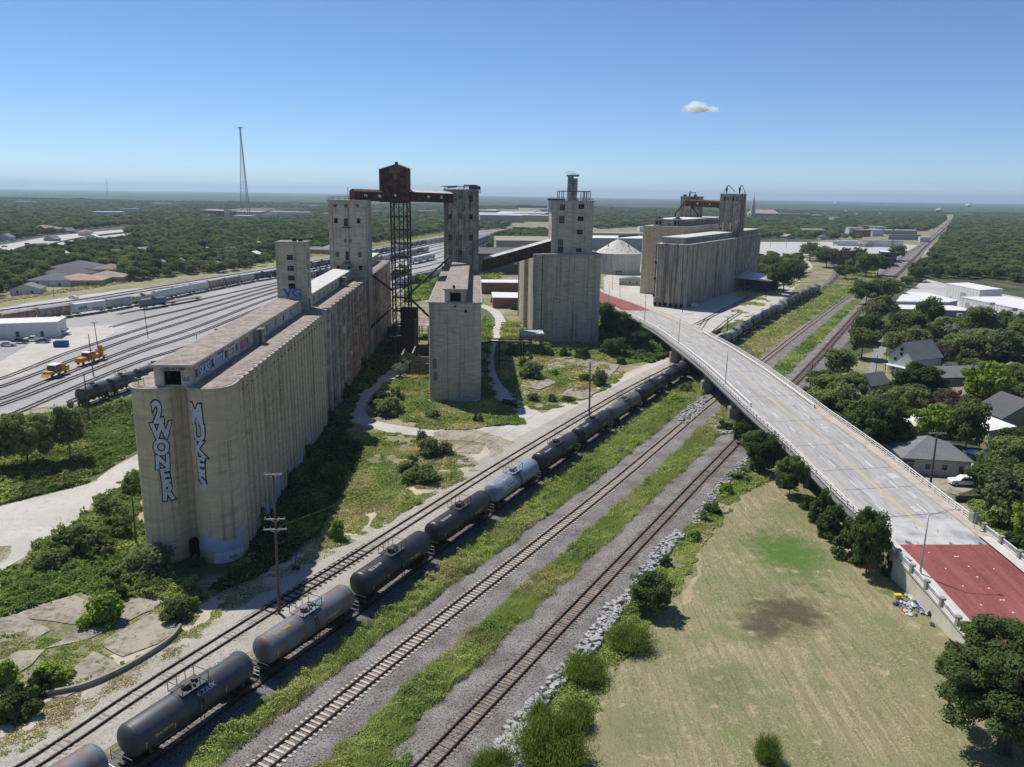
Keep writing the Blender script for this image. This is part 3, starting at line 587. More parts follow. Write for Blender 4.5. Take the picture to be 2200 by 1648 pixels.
text_on('graffiti', 'CZED KO ZEP', .5, lambda a, b: (a+.1, 1.285, HA+2.12+b), PT['black'], gal, offset=.02)
text_on('graffiti', 'as', 1.1, lambda a, b: (a+1.75, 1.285, HA+.7+b), PT['blue'], gal, offset=.03)
# the two columns of silver letters on the end silos
def stack(letters, cxl, phi0, ztop, hgt, wdt, wob=0.0, scales=None, fill='silver'):
    z = ztop
    for k, ch in enumerate(letters):
        hh = hgt*(scales[k] if scales else 1); z -= hh; ph = phi0+wob*math.sin(k*1.7)+k*.012
        sk = (-.16, .1, -.05, .14, -.12, .1)[k % 6]
        for off, rr, mm in ((.17, .03, 'black'), (.04, .06, fill)):
            def pl(a, b, rr=rr, ph=ph, z=z, hh=hh): 
                t = ph+(a*wdt+b*sk)/Rc; q = b*hh*1.32; return (cxl+(Rc+rr)*math.sin(t), Rc-(Rc+rr)*math.cos(t), z+q)
            text_on('graffiti', ch, 1.0, pl, PT[mm], EA, offset=off*.42+.03, sx=1.0)
stack('2WONER', cL, .42, 23.3, 2.25, 2.35, .05, (1.35, 1.0, .98, .85, .9, 1.1))
stack('MUKES', cx_, -.5, 22.9, 2.28, 2.75, .03, (1.25, 1.0, 1.0, .95, 1.0))
def patch(cxl, a0, a1, z0, z1, mm, name='paint_patch', rr=.02):
    m = MB(); n = 12
    for i in range(n):
        q = [R(a0+(a1-a0)*k/n) for k in (i, i+1)]
        m.add([(cxl+(Rc+rr)*math.sin(q[0]), Rc-(Rc+rr)*math.cos(q[0]), z0), (cxl+(Rc+rr)*math.sin(q[1]), Rc-(Rc+rr)*math.cos(q[1]), z0), (cxl+(Rc+rr)*math.sin(q[1]), Rc-(Rc+rr)*math.cos(q[1]), z1), (cxl+(Rc+rr)*math.sin(q[0]), Rc-(Rc+rr)*math.cos(q[0]), z1)], [(0, 1, 2, 3)])
    return m.build(name, mm, EA)
PB = mat('faded_blue_paint', [(.3, (.30,.36,.46)), (.7, (.40,.45,.54))], 1.2); PW = mat('buff_white_paint', [(.3, (.50,.49,.46)), (.7, (.60,.59,.56))], 1.2)
patch(cx_, -38, 12, 1.9, 3.9, PB); patch(cx_, 10, 86, 1.6, 3.3, PB); patch(cx_, -8, 86, .1, 1.6, PW, rr=.03); patch(cx_, 60, 88, 3.3, 4.6, PB, rr=.025)
text_on('graffiti', 'ROL', .6, lambda a, b: (cx_+(Rc+.05)*math.sin(.75+a/Rc), Rc-(Rc+.05)*math.cos(.75+a/Rc), .55+b), PT['black'], EA, offset=.01)
m = MB()
for y, z0, z1 in ((16, .5, 2.6), (20.5, .3, 2.0), (23.5, .5, 4.6), (26, .5, 1.9), (33, .3, 2.4), (41, .3, 2.2), (49, .2, 2.4)):
    Lp = [p for p in lobes(7.3, 5.4, y1, 2.55, .9, 1) if y-2 < p[1] < y+2.2]
    n = len(Lp); m.add([(a[0]+.02, a[1], z0) for a in Lp]+[(a[0]+.02, a[1], z1) for a in Lp], [(i, i+1, n+i+1, n+i) for i in range(n-1)])
m.loose('paint_patch', PB, EA)
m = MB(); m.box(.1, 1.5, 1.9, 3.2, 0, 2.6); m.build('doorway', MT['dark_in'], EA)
m = MB()
for k in range(24): m.ell((7.28, 6.7+2.55*k, 23.2), .12, .12, .16, 6, 4)
m.loose('vent_hole', MT['dark_in'], EA)
railing(EA, [(-5.3, 2.2, HA+.06), (-4.4, 1.2, HA+.06), (-4.0, 1.9, HA+.06)], .9, r=.06)
# ---- T1, the slim head tower
t1 = empty('elevator_tower', (-44.6, 100, 0), RA, 'slim square concrete tower with four stacked windows and blue letters near its foot', 'tower')
x0, x1, y0_ = -2.95, 3.15, 71.6
hw = [(2.35, 3.75, z, z+1.05, 'o') for z in (28.6-.2, 30.5, 32.6, 34.9-.05)] 
tower(t1, x0, x1, y0_, y0_+5.2, HA, 39.3, MT['silo_grey'], front=[(2.25, 3.7, 29.6, 30.8, 'o'), (2.25, 3.7, 31.4, 32.5, 'o'), (2.2, 3.6, 33.5, 34.6, 'o'), (2.15, 3.5, 35.8, 36.9, 'o')],
      right=[(2, 3.2, z, z+1.2, 'o') for z in (29.8, 31.6, 33.6, 35.9)]+[(1.5, 3.5, HA+.1, HA+2.3, 'o')])
text_on('graffiti', 'VG', 2.5, lambda a, b: (a+.15, y0_-.02, HA+3.0+b), PT['blue'], t1, offset=.10, sx=1.15)
m = MB(); m.box(.3, 1.1, y0_+1, y0_+1.8, 39.6, 40.4); m.box(1.5, 2.3, y0_+1.4, y0_+2.2, 39.6, 40.2); m.tube((1.2, y0_+3, 40.1), (4.2, y0_+3.4, 40.3), .12); m.tube((1.2, y0_+3.9, 40.1), (4.2, y0_+4.2, 40.3), .12); m.build('roof_fan', MT['rust_dark'], t1)
# ---- A2 and A3
A2 = empty('grain_elevator', (-44.6, 100, 0), RA, 'middle concrete silo row behind the graffiti elevator, scalloped wall and white roofed gallery', 'grain elevator')
pts = [(-6.9, 70.4), (6.5, 70.4)]+arc(4.3, 72.9, 2.6, -60, 0, 6)+lobes(6.9, 75.5, 141, 5.0, 1.9, 1, 1.2)+[(6.9, 141), (-6.9, 141)]+list(reversed(lobes(-6.9, 75.5, 141, 5.0, 1.9, -1)))
cp = [(-6.9, 70.4), (6.5, 70.4)]+arc(4.3, 72.9, 2.6, -60, 0, 6)+lobes(6.9, 75.5, 141, 5.0, 1.9, 1)+[(6.9, 141), (-6.9, 141)]+list(reversed(lobes(-6.9, 75.5, 141, 5.0, 1.9, -1)))
block(A2, pts, HA, MT['silo_brown'], cpts=cp)
m = MB(); wl2 = [(y, y+1.5, HA+.8, HA+2.0) for y in (2, 8, 14, 20, 26, 32, 38, 44, 50, 56)]
facade(m, (-2.3, 79), (2.6, 79), HA, HA+2.7, [(1.4, 3.2, HA+.1, HA+2.1)]); facade(m, (2.6, 79), (2.6, 138), HA, HA+2.7, wl2); facade(m, (-2.3, 138), (-2.3, 79), HA, HA+2.7, [])
g2 = m.build('gallery', MT['silo_grey'], A2)
for h in wl2: window_at(g2, (2.6, 79), (2.6, 138), h, nx=2, nz=2)
m = MB(); m.box(-2.7, 3.0, 78.6, 138, HA+2.71, HA+2.98); m.build('roof', MT['roof_pale'], g2)
m = MB(); m.box(-1.2, 1.0, 78.2, 79, HA+.06, HA+2.2); m.box(2.6, 4.2, 117, 119.5, HA+.06, HA+2.5); m.build('stair_hut', MT['silo_stain'], g2)
A3 = empty('grain_elevator', (-44.6, 100, 0), RA, 'farthest concrete silo row of the left line, beyond the wide head tower', 'grain elevator')
pts = [(-6.9, 152), (6.9, 152)]+lobes(6.9, 152.3, 208, 4.6, 1.8, 1, 1.2)+[(6.9, 208), (-6.9, 208)]+list(reversed(lobes(-6.9, 152.3, 208, 4.6, 1.8, -1)))
cp = [(-6.9, 152), (6.9, 152)]+lobes(6.9, 152.3, 208, 4.6, 1.8, 1)+[(6.9, 208), (-6.9, 208)]+list(reversed(lobes(-6.9, 152.3, 208, 4.6, 1.8, -1)))
block(A3, pts, HA, MT['silo_brown'], cpts=cp)
m = MB(); wl3 = [(y, y+1.5, HA+.8, HA+2.0) for y in range(3, 50, 6)]
facade(m, (2.6, 153), (2.6, 206), HA, HA+2.7, wl3); facade(m, (-2.3, 206), (-2.3, 153), HA, HA+2.7, []); facade(m, (2.6, 206), (-2.3, 206), HA, HA+2.7, [])
g3 = m.build('gallery', MT['silo_grey'], A3)
for h in wl3: window_at(g3, (2.6, 153), (2.6, 206), h, nx=2, nz=2)
m = MB(); m.box(-2.7, 3.0, 153, 206.3, HA+2.71, HA+2.98); m.build('roof', MT['roof_pale'], g3)
# ---- T2 wide head tower
T2 = empty('elevator_tower', (-44.6, 100, 0), RA, 'wide pale concrete head tower on the left with rusty sheet galleries meeting its top corner', 'tower')
xa, xb, ya = -4.0, 7.35, 141.3; fw = []
for z, cols, ht, k in ((45.8, (1.4, 4.7, 8.0), 1.0, 'w'), (41.2, (1.5, 8.2), 1.5, 'o'), (35.6, (4.3, 5.8), .9, 'w'), (31.2, (1.6, 8.3), 1.5, 'w'), (27.3, (1.7, 8.4), 1.3, 'o')):
    for u in cols: fw.append((u, u+(1.1 if ht > .9 else .7), z, z+ht, k))
fw += [(4.4, 5.9, 40.3, 42.6, 'r'), (4.6, 5.9, 30.2, 32.8, 'r')]
tower(T2, xa, xb, ya, ya+9.5, 0, 47.6, MT['silo_grey'], front=fw, right=[(2+3*i, 3.2+3*i, z, z+1.5, 'o') for z in (30, 41) for i in range(2)])
m = MB(); m.box(xa+3.4, xa+6.8, ya-1.4, ya-.02, 26.9, 29.2); m.build('porch', MT['silo_stain'], T2)
m = MB(); m.box(xa+5.4, xa+6.0, ya-1.5, ya-1.41, 27.0, 28.6); m.build('door', MT['dark_in'], T2)
m = MB(); m.box(xa+5.6, xa+5.9, ya-.16, ya, 27, 47.2); m.box(xa+.95, xa+1.15, ya-.1, ya, 25, 47.2); m.box(xb-.35, xb-.1, ya-.1, ya, 0, 47.2); m.build('downpipe', MT['steel'], T2)
m = MB(); m.box(xa+3.9, xa+6.6, ya-.9, ya-.0, 39.8, 40.0); m.box(xa+4.1, xa+6.1, ya-.9, ya, 29.6, 29.8); m.build('balcony', MT['rust_dark'], T2)
railing(T2, [(xa, ya, 48), (xb, ya, 48), (xb, ya+9.4, 48), (xa, ya+9.4, 48)], 1.0, 'rust_dark', closed=True)
m = MB(); m.tube((xa+5.6, ya+2, 48), (xa+5.6, ya+2, 51.8), .07); m.build('mast', MT['rust_dark'], T2)
# ---------------------------------------------------------------- B, centre elevator
HB = 24.7
EB = empty('grain_elevator', (-14.05, 190.2, 0), RA, 'centre concrete elevator with a plain blank end wall and raised central gallery on its roof', 'grain elevator')
pts = arc(-4.9, 1.5, 1.5, 180, 270, 8)+arc(4.9, 1.5, 1.5, 270, 360, 8)+lobes(6.4, 1.8, 79, 2.6, .45, 1)+[(6.4, 79), (-6.4, 79)]+list(reversed(lobes(-6.4, 1.8, 79, 2.6, .45, -1)))
block(EB, pts, HB, MT['silo_grey'])
m = MB(); facade(m, (-2.5, .4), (2.6, .4), HB, HB+2.9, [(1.3, 3.9, HB+.15, HB+2.3)]); facade(m, (2.6, .4), (2.6, 78), HB, HB+2.9, [(4+6*i, 5.3+6*i, HB+.9, HB+2, 'w') for i in range(12)]); facade(m, (-2.5, 78), (-2.5, .4), HB, HB+2.9, [])
gb = m.build('gallery', MT['silo_grey'], EB)
m = MB(); m.box(-2.9, 3.0, .1, 78.3, HB+2.91, HB+3.15); m.build('roof', MT['cap'], gb)
m = MB(); m.box(-2.8, 2.9, .2, 78.2, HB+3.15, HB+3.2); m.build('roof_covering', MT['roofing'], gb)
m = MB(); m.box(-1.2, 1.4, 2.2, 2.3, HB+.1, HB+2.5); m.build('painted_dark_interior', MT['dark_in'], gb)
m = MB(); m.tube((-.3, 1.5, HB+3.2), (-.3, 1.5, HB+4.0), .35, .25, 8); m.build('roof_vent', MT['rust'], gb)
m = MB(); m.box(-.3, .3, -.03, .2, 23.5, 23.9); m.tube((2.6, -.25, 22.6), (2.6, .3, 22.6), .35, .35, 10); m.loose('vent_hole', MT['dark_in'], EB)
for xx, zz, w_, h_ in ((-5.4, 8.4, .9, 2.4), (-5.3, 5.4, 1.0, 2.1)):
    m = MB(); m.add([(xx, -.012, zz), (xx+w_, -.012, zz), (xx+w_, -.012, zz+h_), (xx, -.012, zz+h_)], [(0,1,2,3)]); m.build('paint_patch', flat('grey_patch', (.16,.155,.15)), EB)
text_on('graffiti', 'SIOREK', .95, lambda a, b: (a+2.9, -.03, .9+b), PT['paleblue'], EB, offset=.05); text_on('graffiti', 'S', 1.0, lambda a, b: (a+2.1, -.03, 1.9+b), PT['silver'], EB, offset=.02); text_on('graffiti', 'ROEK', .7, lambda a, b: (a+2.9, -.05, 1.0+b), PT['red'], EB, offset=.01, sx=1.2)
T3 = empty('elevator_tower', (-14.05, 190.2, 0), RA, 'tall dark stained central tower with rows of three windows and pipes on its roof', 'tower')
xa, xb, ya = -5.6, 5.7, 83; fw = []
for z, ht in ((48.6, 1.2), (42.0, 1.6), (34.8, 2.0), (29.9, 1.7)):
    for i, u in enumerate((1.3, 4.7, 8.3)):
        k = 'w' if (i+int(z)) % 2 else 'o'
        if z < 36 and z > 33 and i == 2: k = 'r'
        fw.append((u, u+(1.25 if i < 2 or z < 48 else 1.3), z-(.9 if (i == 2 and z > 48) else 0), z+ht, k))
tower(T3, xa, xb, ya, ya+9, HB-2, 51.4, MT['silo_stain'], front=fw, right=[(2+3*i, 3.2+3*i, z, z+1.5, 'o') for z in (30, 36, 42) for i in range(2)])
m = MB(); m.box(xa-.25, xa+.25, ya-.15, ya+.3, HB, 51.39); m.box(xb-.25, xb+.25, ya-.15, ya+.3, HB, 51.39); m.box(xb-1.2, xb-1.0, ya-.1, ya, HB, 51); m.loose('pilaster', MT['silo_stain'], T3)
m = MB(); m.box(xa-.9, xb+.8, ya-.4, ya-.2, 52.55, 52.75); m.box(xb-3.1, xb+.55, ya+.1, ya+3, 51.8, 52.9); m.box(xa-.9, xa-.7, ya-.4, ya+5, 52.5, 52.75); m.tube((xa+.9, ya+1, 52.3), (xa+4.2, ya+1.2, 52.7), .28); m.tube((xa+6.6, ya+1, 52.0), (xa+6.6, ya+1, 53.1), .2); m.tube((xa+6.6, ya+1, 53.1), (xb-.2, ya+1, 53.1), .2); m.box(xb+.5, xb+.8, ya-.4, ya-.1, 50.6, 52.7); m.build('roof_ducts', MT['rust_dark'], T3)
railing(T3, [(xa, ya, 51.8), (xb, ya, 51.8), (xb, ya+9, 51.8), (xa, ya+9, 51.8)], 1.0, 'galv', closed=True, sp=1.2)
m = MB(); m.box(xa-1.0, xb-4.5, ya-1.0, ya, HB+.3, HB+1.6); m.build('porch', MT['silo_stain'], T3)
# ---------------------------------------------------------------- rusty bridge gallery, box house and lattice tower
def box_between(m, p, q, w, h):
    p, q = Vector(p), Vector(q); d = (q-p).normalized(); s = Vector((0, 0, 1)).cross(d).normalized()
    v = [c+s*i*w/2+Vector((0, 0, j*h)) for c in (p, q) for i, j in ((-1, 0), (1, 0), (1, 1), (-1, 1))]
    m.add(v, [(0,1,2,3),(7,6,5,4),(0,4,5,1),(1,5,6,2),(2,6,7,3),(3,7,4,0)]); return s
def gallery(name, label, p, q, w, h, nwin=2, roofm='rust', holes=()):
    r = empty(name, (0, 0, 0), 0, label, 'conveyor gallery'); m = MB(); s = box_between(m, p, q, w, h); m.build('sheet_cladding', MT['rust'], r, fix=True)
    p, q = Vector(p), Vector(q); m = MB(); up = Vector((0, 0, h)); s2 = s*(w/2+.35)
    mid = up+Vector((0, 0, .7)); v = [p+up-s2, p+mid, p+up+s2, q+up-s2, q+mid, q+up+s2]
    m.add(v, [(0, 3, 4, 1), (1, 4, 5, 2), (0, 1, 2), (5, 4, 3)]); m.build('roof', MT[roofm], r, fix=True)
    d = (q-p)
    for t in holes:
        for t2 in (t,):
            c = p+d*t2+Vector((0, 0, h*.55)); L = d.normalized()
            for sg in (-1, 1):
                m = MB(); b = c+s*sg*(w/2+.02); e = .55
                m.add([b-L*e-Vector((0, 0, .4)), b+L*e-Vector((0, 0, .4)), b+L*e+Vector((0, 0, .4)), b-L*e+Vector((0, 0, .4))], [(0, 1, 2, 3)]); m.build('window', MT['sky_glow'] if False else MT['galv'], r)
    m = MB(); n = max(3, int(d.length/3))
    for i in range(n+1):
        for sg in (-1, 1):
            c = p+d*(i/n)+s*sg*(w/2+.06); m.beam(c, c+up, .1)
    for sg in (-1, 1):
        m.beam(p+s*sg*(w/2+.06), q+s*sg*(w/2+.06), .22); m.beam(p+s*sg*(w/2+.06)+up, q+s*sg*(w/2+.06)+up, .14)
    m.build('steel_frame', MT['rust_dark'], r); return r
gallery('conveyor_gallery', 'high rusty sheet metal gallery running left from the rusty head box to the wide tower', (-49.5, 247.5, 47.9), (-41.2, 254, 47.7), 3.4, 2.7, holes=(.35, .8))
gallery('conveyor_gallery', 'high rusty gallery with a pale ridged roof, right of the rusty head box', (-34.4, 259.5, 47.7), (-21.8, 272.5, 47.4), 3.2, 2.9, roofm='roof_pale', holes=(.42, .72))
BX = empty('head_house', (-37.75, 257, 47.4), R(-3), 'rust red sheet metal head box with a gabled roof, highest of the rusty structures', 'head house')
w_, d_ = 4.2, 4.0; m = MB(); hb = 9.9
m.add([(-w_, -d_, 0), (w_, -d_, 0), (w_, d_, 0), (-w_, d_, 0), (-w_, -d_, hb), (w_, -d_, hb+.5), (w_, d_, hb+.5), (-w_, d_, hb), (1.2, -d_, hb+1.6), (1.2, d_, hb+1.6)],
      [(0,1,5,8,4), (1,2,6,5), (2,3,7,9,6), (3,0,4,7), (0,3,2,1)]); m.build('sheet_cladding', MT['rust'], BX, fix=True)
m = MB(); m.add([(-w_-.3, -d_-.3, hb-.1), (1.2, -d_-.3, hb+1.65), (w_+.3, -d_-.3, hb+.4), (-w_-.3, d_+.3, hb-.1), (1.2, d_+.3, hb+1.65), (w_+.3, d_+.3, hb+.4)], [(0,1,4,3), (1,2,5,4)]); m.build('roof', MT['rust_dark'], BX)
m = MB(); m.box(.7, 1.5, -3.4, -2.6, hb+1.4, hb+2.3); m.build('roof_vent', MT['rust_dark'], BX)
m = MB(); m.add([(-1.1, -d_-.03, hb-1.1), (2.5, -d_-.03, hb-1.1), (2.5, -d_-.03, hb+1.0), (1.2, -d_-.03, hb+1.4), (-1.1, -d_-.03, hb+.7)], [(0,1,2,3,4)]); m.add([(.2, -d_-.04, hb-3), (1.6, -d_-.04, hb-3), (1.6, -d_-.04, hb-1), (.2, -d_-.04, hb-1)], [(0,1,2,3)]); m.build('louvre_panel', mat('faded_sheet', [(.3, (.09,.055,.045)), (.7, (.17,.12,.10))], 2, coord='obj'), BX)
m = MB(); m.add([(.8+.7*math.cos(R(30*i)), -d_-.05, 2.0+1.1*math.sin(R(30*i))) for i in range(12)], [tuple(range(11, -1, -1))]); m.build('opening', MT['dark_in'], BX)
m = MB(); m.add([(.75+.42*math.cos(R(40*i)), -d_-.07, 2.1+.5*math.sin(R(40*i))) for i in range(9)], [tuple(range(8, -1, -1))]); m.build('window', MT['galv'], BX)
LT = empty('lattice_tower', (-36.4, 258.5, 0), R(-3), 'rusty steel lattice tower holding up the rust red head box', 'lattice tower')
m = MB(); a, b, z1 = 2.6, 2.6, 47.4
cor = [(-a, -b), (a, -b), (a, b), (-a, b)]
for x, y in cor: m.beam((x, y, 0), (x, y, z1), .42)
for x, y in ((0, -b), (-1.6, -b), (1.4, -b)): m.beam((x, y, 6), (x, y, z1), .3)
m.build('legs', MT['rust_dark'], LT); m = MB(); lv = [0, 4.4, 8.6, 13, 17.4, 21.5, 25.6, 30.2, 34.6, 38.8, 43.0, 47.2]
for z0_, z1_ in zip(lv[:-1], lv[1:]):
    for i in range(4):
        p, q = cor[i], cor[(i+1) % 4]; m.beam((*p, z1_), (*q, z1_), .26); m.beam((*p, z0_), (*q, z1_), .13); m.beam((*q, z0_), (*p, z1_), .13)
    m.box(-a, a, -b, b, z1_-.45, z1_-.38)
m.build('bracing', MT['rust_dark'], LT)
m = MB()
for p, q in (((-2.6, -2.6, 19.5), (-11.0, -13, 28.5)), ((2.6, -2, 18.2), (15.6, 4, 30.5)), ((2.6, -2.6, 17.6), (14.9, -14, 9.3)), ((-2.6, -2.6, 14.2), (-9.6, -24, 6.5))): m.beam(p, q, .5)
for k in range(8): m.beam((1.0, -2.7, 1+k*1.1), (1.9, -2.7, 1+k*1.1), .08)
m.build('spouts', MT['rust_dark'], LT)
PH = empty('process_shed', (-35.6, 254.5, 0), R(-3), 'dark rusted sheet metal pit house wrapped round the foot of the lattice tower', 'shed')
m = MB(); m.box(-3.2, 3.9, -2.9, 6, 0, 5.5); m.box(-1.2, 3.9, 3.0, 6, 5.5, 13.4); m.box(.2, 3.9, -2.0, 3.0, 5.5, 10.5); m.build('sheet_cladding', MT['rust_dark'], PH)
m = MB(); m.box(-1.4, 4.1, 2.8, 6.2, 13.4, 13.7); m.build('roof', MT['rust_dark'], PH)
SH = empty('ruined_shed', (-25.4, 262, 0), R(0), 'low ruined shed with a flaking red and white roof left of the central elevator', 'shed')
m = MB(); m.add([(-7, 0, 7.2), (5, 0, 7.2), (5, 16, 8.4), (-7, 16, 8.4)], [(0,1,2,3)]); m.add([(-7, 0, 7.0), (5, 0, 7.0), (5, 16, 8.2), (-7, 16, 8.2)], [(3,2,1,0)]); m.add([(-7,0,7.0),(5,0,7.0),(5,0,7.2),(-7,0,7.2)],[(0,1,2,3)])
m.build('roof', mat('flaking_red_roof', [(.35, (.20,.105,.09)), (.5, (.27,.18,.16)), (.58, (.45,.41,.38)), (.7, (.14,.10,.09))], .35, detail=8), SH)
m = MB()
for x in (-6.8, -3, 1, 4.8):
    for y in (.2, 8, 15.6): m.box(x-.15, x+.15, y-.15, y+.15, 0, 7.0)
for z in (3, 5.2): m.box(-6.8, 4.8, .1, .3, z, z+.25)
m.build('steel_frame', MT['rust_dark'], SH)
RB = empty('ruined_building', (-26.0, 232, 0), R(2), 'roofless burnt out low building with dark rubble inside, left of the central elevator', 'ruin')
m = MB(); m.box(-4.5, 5.6, 0, .5, 0, 2.6); m.box(-4.5, -4.1, .5, 17, 0, 3.0); m.box(5.2, 5.6, .5, 17, 0, 2.4); m.box(-4.5, 5.6, 17, 17.4, 0, 3.2); m.box(-8.2, -7.8, 3, 19, 0, 1.6); m.box(-4.3, 5.4, -2.2, 0, 0, .9); m.build('wall', MT['concrete_pad'], RB)
m = MB(); m.box(-4.1, 5.2, .5, 17, 0, .5)
for k in range(60): m.cbox((random.uniform(-7.6, 5), random.uniform(1, 16), .55), random.uniform(.2, 2.2), random.uniform(.1, .5), random.uniform(.1, .8), random.uniform(0, 3))
m.build('rubble', mat('charred_rubble', [(.35, (.02,.018,.018)), (.6, (.06,.05,.05)), (.72, (.30,.28,.27))], 1.2), RB)
# ---------------------------------------------------------------- C
HC = 30.5
EC = empty('grain_elevator', (20.05, 275.6, 0), R(3.0), 'right concrete elevator with a broad square front wall and lobed bins along its left side', 'grain elevator')
pts = [(-10, 0), (-9.1, 0), (-9.1, -.25), (10.1, -.25), (10.1, 30), (-10.0, 30)]
m = MB(); m.poly(pts, -.5, HC-.4); m.build('wall', MT['silo_grey'], EC)
m = MB()
for x0, x1 in ((-4.0-.9, -.6), ): pass
for x in (-8.6, -.95, .95, 7.6): m.box(x-.09, x+.09, -.30, -.2, 0, HC-.41)
m.loose('vertical_rib', MT['silo_stain'], EC)
m = MB(); m.box(-10.3, 10.4, -.6, 30.2, HC-.4, HC+.1); m.build('roof_slab', MT['cap'], EC)
m = MB(); m.box(-10.1, 10.2, -.4, 30, HC+.1, HC+.15); m.build('roof_covering', MT['roofing'], EC)
pts = arc(-11.4, 1.6, 1.9, 190, 300, 8)+[(-10.02, .6), (-10.02, 29)]+list(reversed(lobes(-13.0, 3.4, 29, 2.3, .55, -1)))
block(EC, pts, HC-.1, MT['silo_grey'], lip=.15)
pts = [(-10.02, 30.2), (4, 30.2), (4, 60), (-15, 60)]+list(reversed(lobes(-14.6, 31, 60, 2.3, .55, -1)))
block(EC, pts, 28.3, MT['silo_grey'], lip=.15)
T4 = empty('elevator_tower', (20.05, 275.6, 0), R(3.0), 'grey tower on the right elevator with a tall dust collector on its roof', 'tower')
xa, xb, ya = -6.9, 7.2, 3.2; fw = []
for u, z, w2, h2, k in ((2.5, 45.2, 1.9, 2.1, 'w'), (9.0, 45.8, 2.0, 1.6, 'o'), (2.4, 40.8, 1.9, 2.6, 'w'), (8.8, 41.7, 2.1, 1.6, 'o'), (8.7, 37.2, 2.1, 1.6, 'o'), (2.2, 33.2, 1.9, 2.2, 'w'), (8.6, 31.2, 2.0, 1.2, 'o'), (2.2, 30.9, 1.9, 2.1, 'r')):
    fw.append((u, u+w2, z, z+h2, k))
tower(T4, xa, xb, ya, ya+12, HC+.1, 48.2, MT['silo_grey'], front=fw, left=[(2+4*i, 3.4+4*i, z, z+1.6, 'o') for z in (38, 44) for i in range(2)], roof='cap')
m = MB(); cx0 = .3
m.lathe([(1.15, 48.6), (1.15, 52), (1.05, 56.6), (1.5, 56.8), (1.5, 57.2), (.0, 57.25)], 16, (cx0-.7, ya+4, 0)); m.lathe([(.55, 49.6), (.75, 51), (.75, 56.0), (0, 56.1)], 12, (cx0+.9, ya+3.2, 0)); m.tube((cx0+.9, ya+3.2, 48.6), (cx0+.9, ya+3.2, 49.8), 1.2, .5, 12)
m.tube((cx0-.7, ya+4, 57.0), (cx0+2.2, ya+3.6, 57.0), .38); m.build('dust_collector', mat('stained_duct', [(.3, (.16,.145,.11)), (.55, (.27,.26,.22)), (.7, (.40,.39,.36))], .9), T4)
railing(T4, [(cx0-2.1, ya+2.6, 57.2), (cx0+.7, ya+2.6, 57.2), (cx0+.7, ya+5.4, 57.2), (cx0-2.1, ya+5.4, 57.2)], 1.0, 'steel', closed=True)
m = MB()
for x in (-4.6, -3.1, 3.6, 4.8, 6.2):
    for y in (ya+.6, ya+6): m.tube((x, y, 48.5), (x, y, 51.7), .13 if x != 4.8 else .2)
for y in (ya+.6, ya+6): m.tube((-4.7, y, 51.7), (6.3, y, 51.7), .13)
m.tube((-4.6, ya+.6, 51.7), (-4.6, ya+6, 51.7), .12); m.tube((6.2, ya+.6, 51.7), (6.2, ya+6, 51.7), .12); m.tube((-8.6, ya+.2, 48.9), (-2.6, ya+.6, 48.8), .3); m.build('pipe_frame', MT['rust_dark'], T4)
railing(T4, [(xa, ya, 48.6), (xb, ya, 48.6), (xb, ya+11.9, 48.6), (xa, ya+11.9, 48.6)], .8, 'steel', closed=True)
m = MB(); m.box(-8.3, -7.0, 4, 6.2, 44.5, 48.7); m.build('side_hopper', MT['galv'], T4)
gallery('conveyor_gallery', 'sloping dark rusty conveyor bridge climbing from the central tower to the right elevator', (-10.8, 277.5, 24.3), (12.8, 281.5, 31.0), 3.0, 3.9, roofm='roof_pale')
PW_ = empty('pipe_bridge', (0, 0, 0), 0, 'dark steel pipe bridge crossing low over the dirt track beside the central elevator', 'pipe bridge')
m = MB(); pA, pB = G(1032, 745)+Vector((0, 0, 7.2)), G(1110, 745)+Vector((0, 0, 7.2))
pA, pB = Vector((-7.6, 236, 6.8)), Vector((5.8, 236, 6.8))
for dz in (0, .9): m.beam(pA+Vector((0, 0, dz)), pB+Vector((0, 0, dz)), .4)
m.box(-7.6, 5.8, 235, 237, 6.9, 7.0); m.build('deck', MT['rust_dark'], PW_)
m = MB()
for x in (-4, 2.6, 3.4): m.box(x-.2, x+.2, 235.6, 236.4, 0, 6.8)
m.build('post', MT['rust_dark'], PW_)
LS = empty('loading_dock', (8.2, 258, 0), R(3), 'small concrete roofed loading dock at the left foot of the right elevator', 'loading dock')
m = MB(); m.box(-5.6, 2.2, 0, 9, 5.1, 5.7); m.build('roof', mat('peeling_white_roof', [(.4, (.58,.57,.54)), (.55, (.40,.38,.35)), (.65, (.14,.13,.12))], .7), LS)
m = MB()
for x in (-5.2, -2, 1.8):
    for y in (.4, 8.5): m.box(x-.3, x+.3, y-.3, y+.3, 0, 5.1)
m.box(-5.5, 2.1, .25, .65, 3.9, 5.095); m.loose('column', MT['pier'], LS)
# ---------------------------------------------------------------- D, far double elevator (aligned with the tracks)
RD = R(-30)
D1 = empty('grain_elevator', (79.3, 365, 0), RD, 'far right pale elevator with three streaked round bins facing the bridge', 'grain elevator')
HD = 29.3; r3 = 2.6
fr = []
for k in range(3): fr += arc(-13.1+5.2*k, r3, r3, 180 if k == 0 else 200, 340 if k < 2 else 360, 10)
ribs = []
y = 5.4
for k in range(24):
    if y > 90: break
    ribs += [(0, y), (0, y+2.4), (-.35, y+2.5), (-.35, y+3.1)]; y += 3.2
ribs = [(0, 4)]+lobes(0, 5.2, 47, 3.2, .45, 1, .9)+[(-.9, 47), (-.9, 50), (0, 50)]+lobes(0, 50.2, 93, 3.2, .45, 1, .9)
pts = fr+ribs+[(0, 93), (-15.7, 93), (-15.7, 3)]
cp = [q for q in pts if q[0] > -1.0 and q[1] > 5]; cp = [q for q in pts if not (q[1] > 5 and -1.5 < q[0] < -.5 and q[1] < 93)]
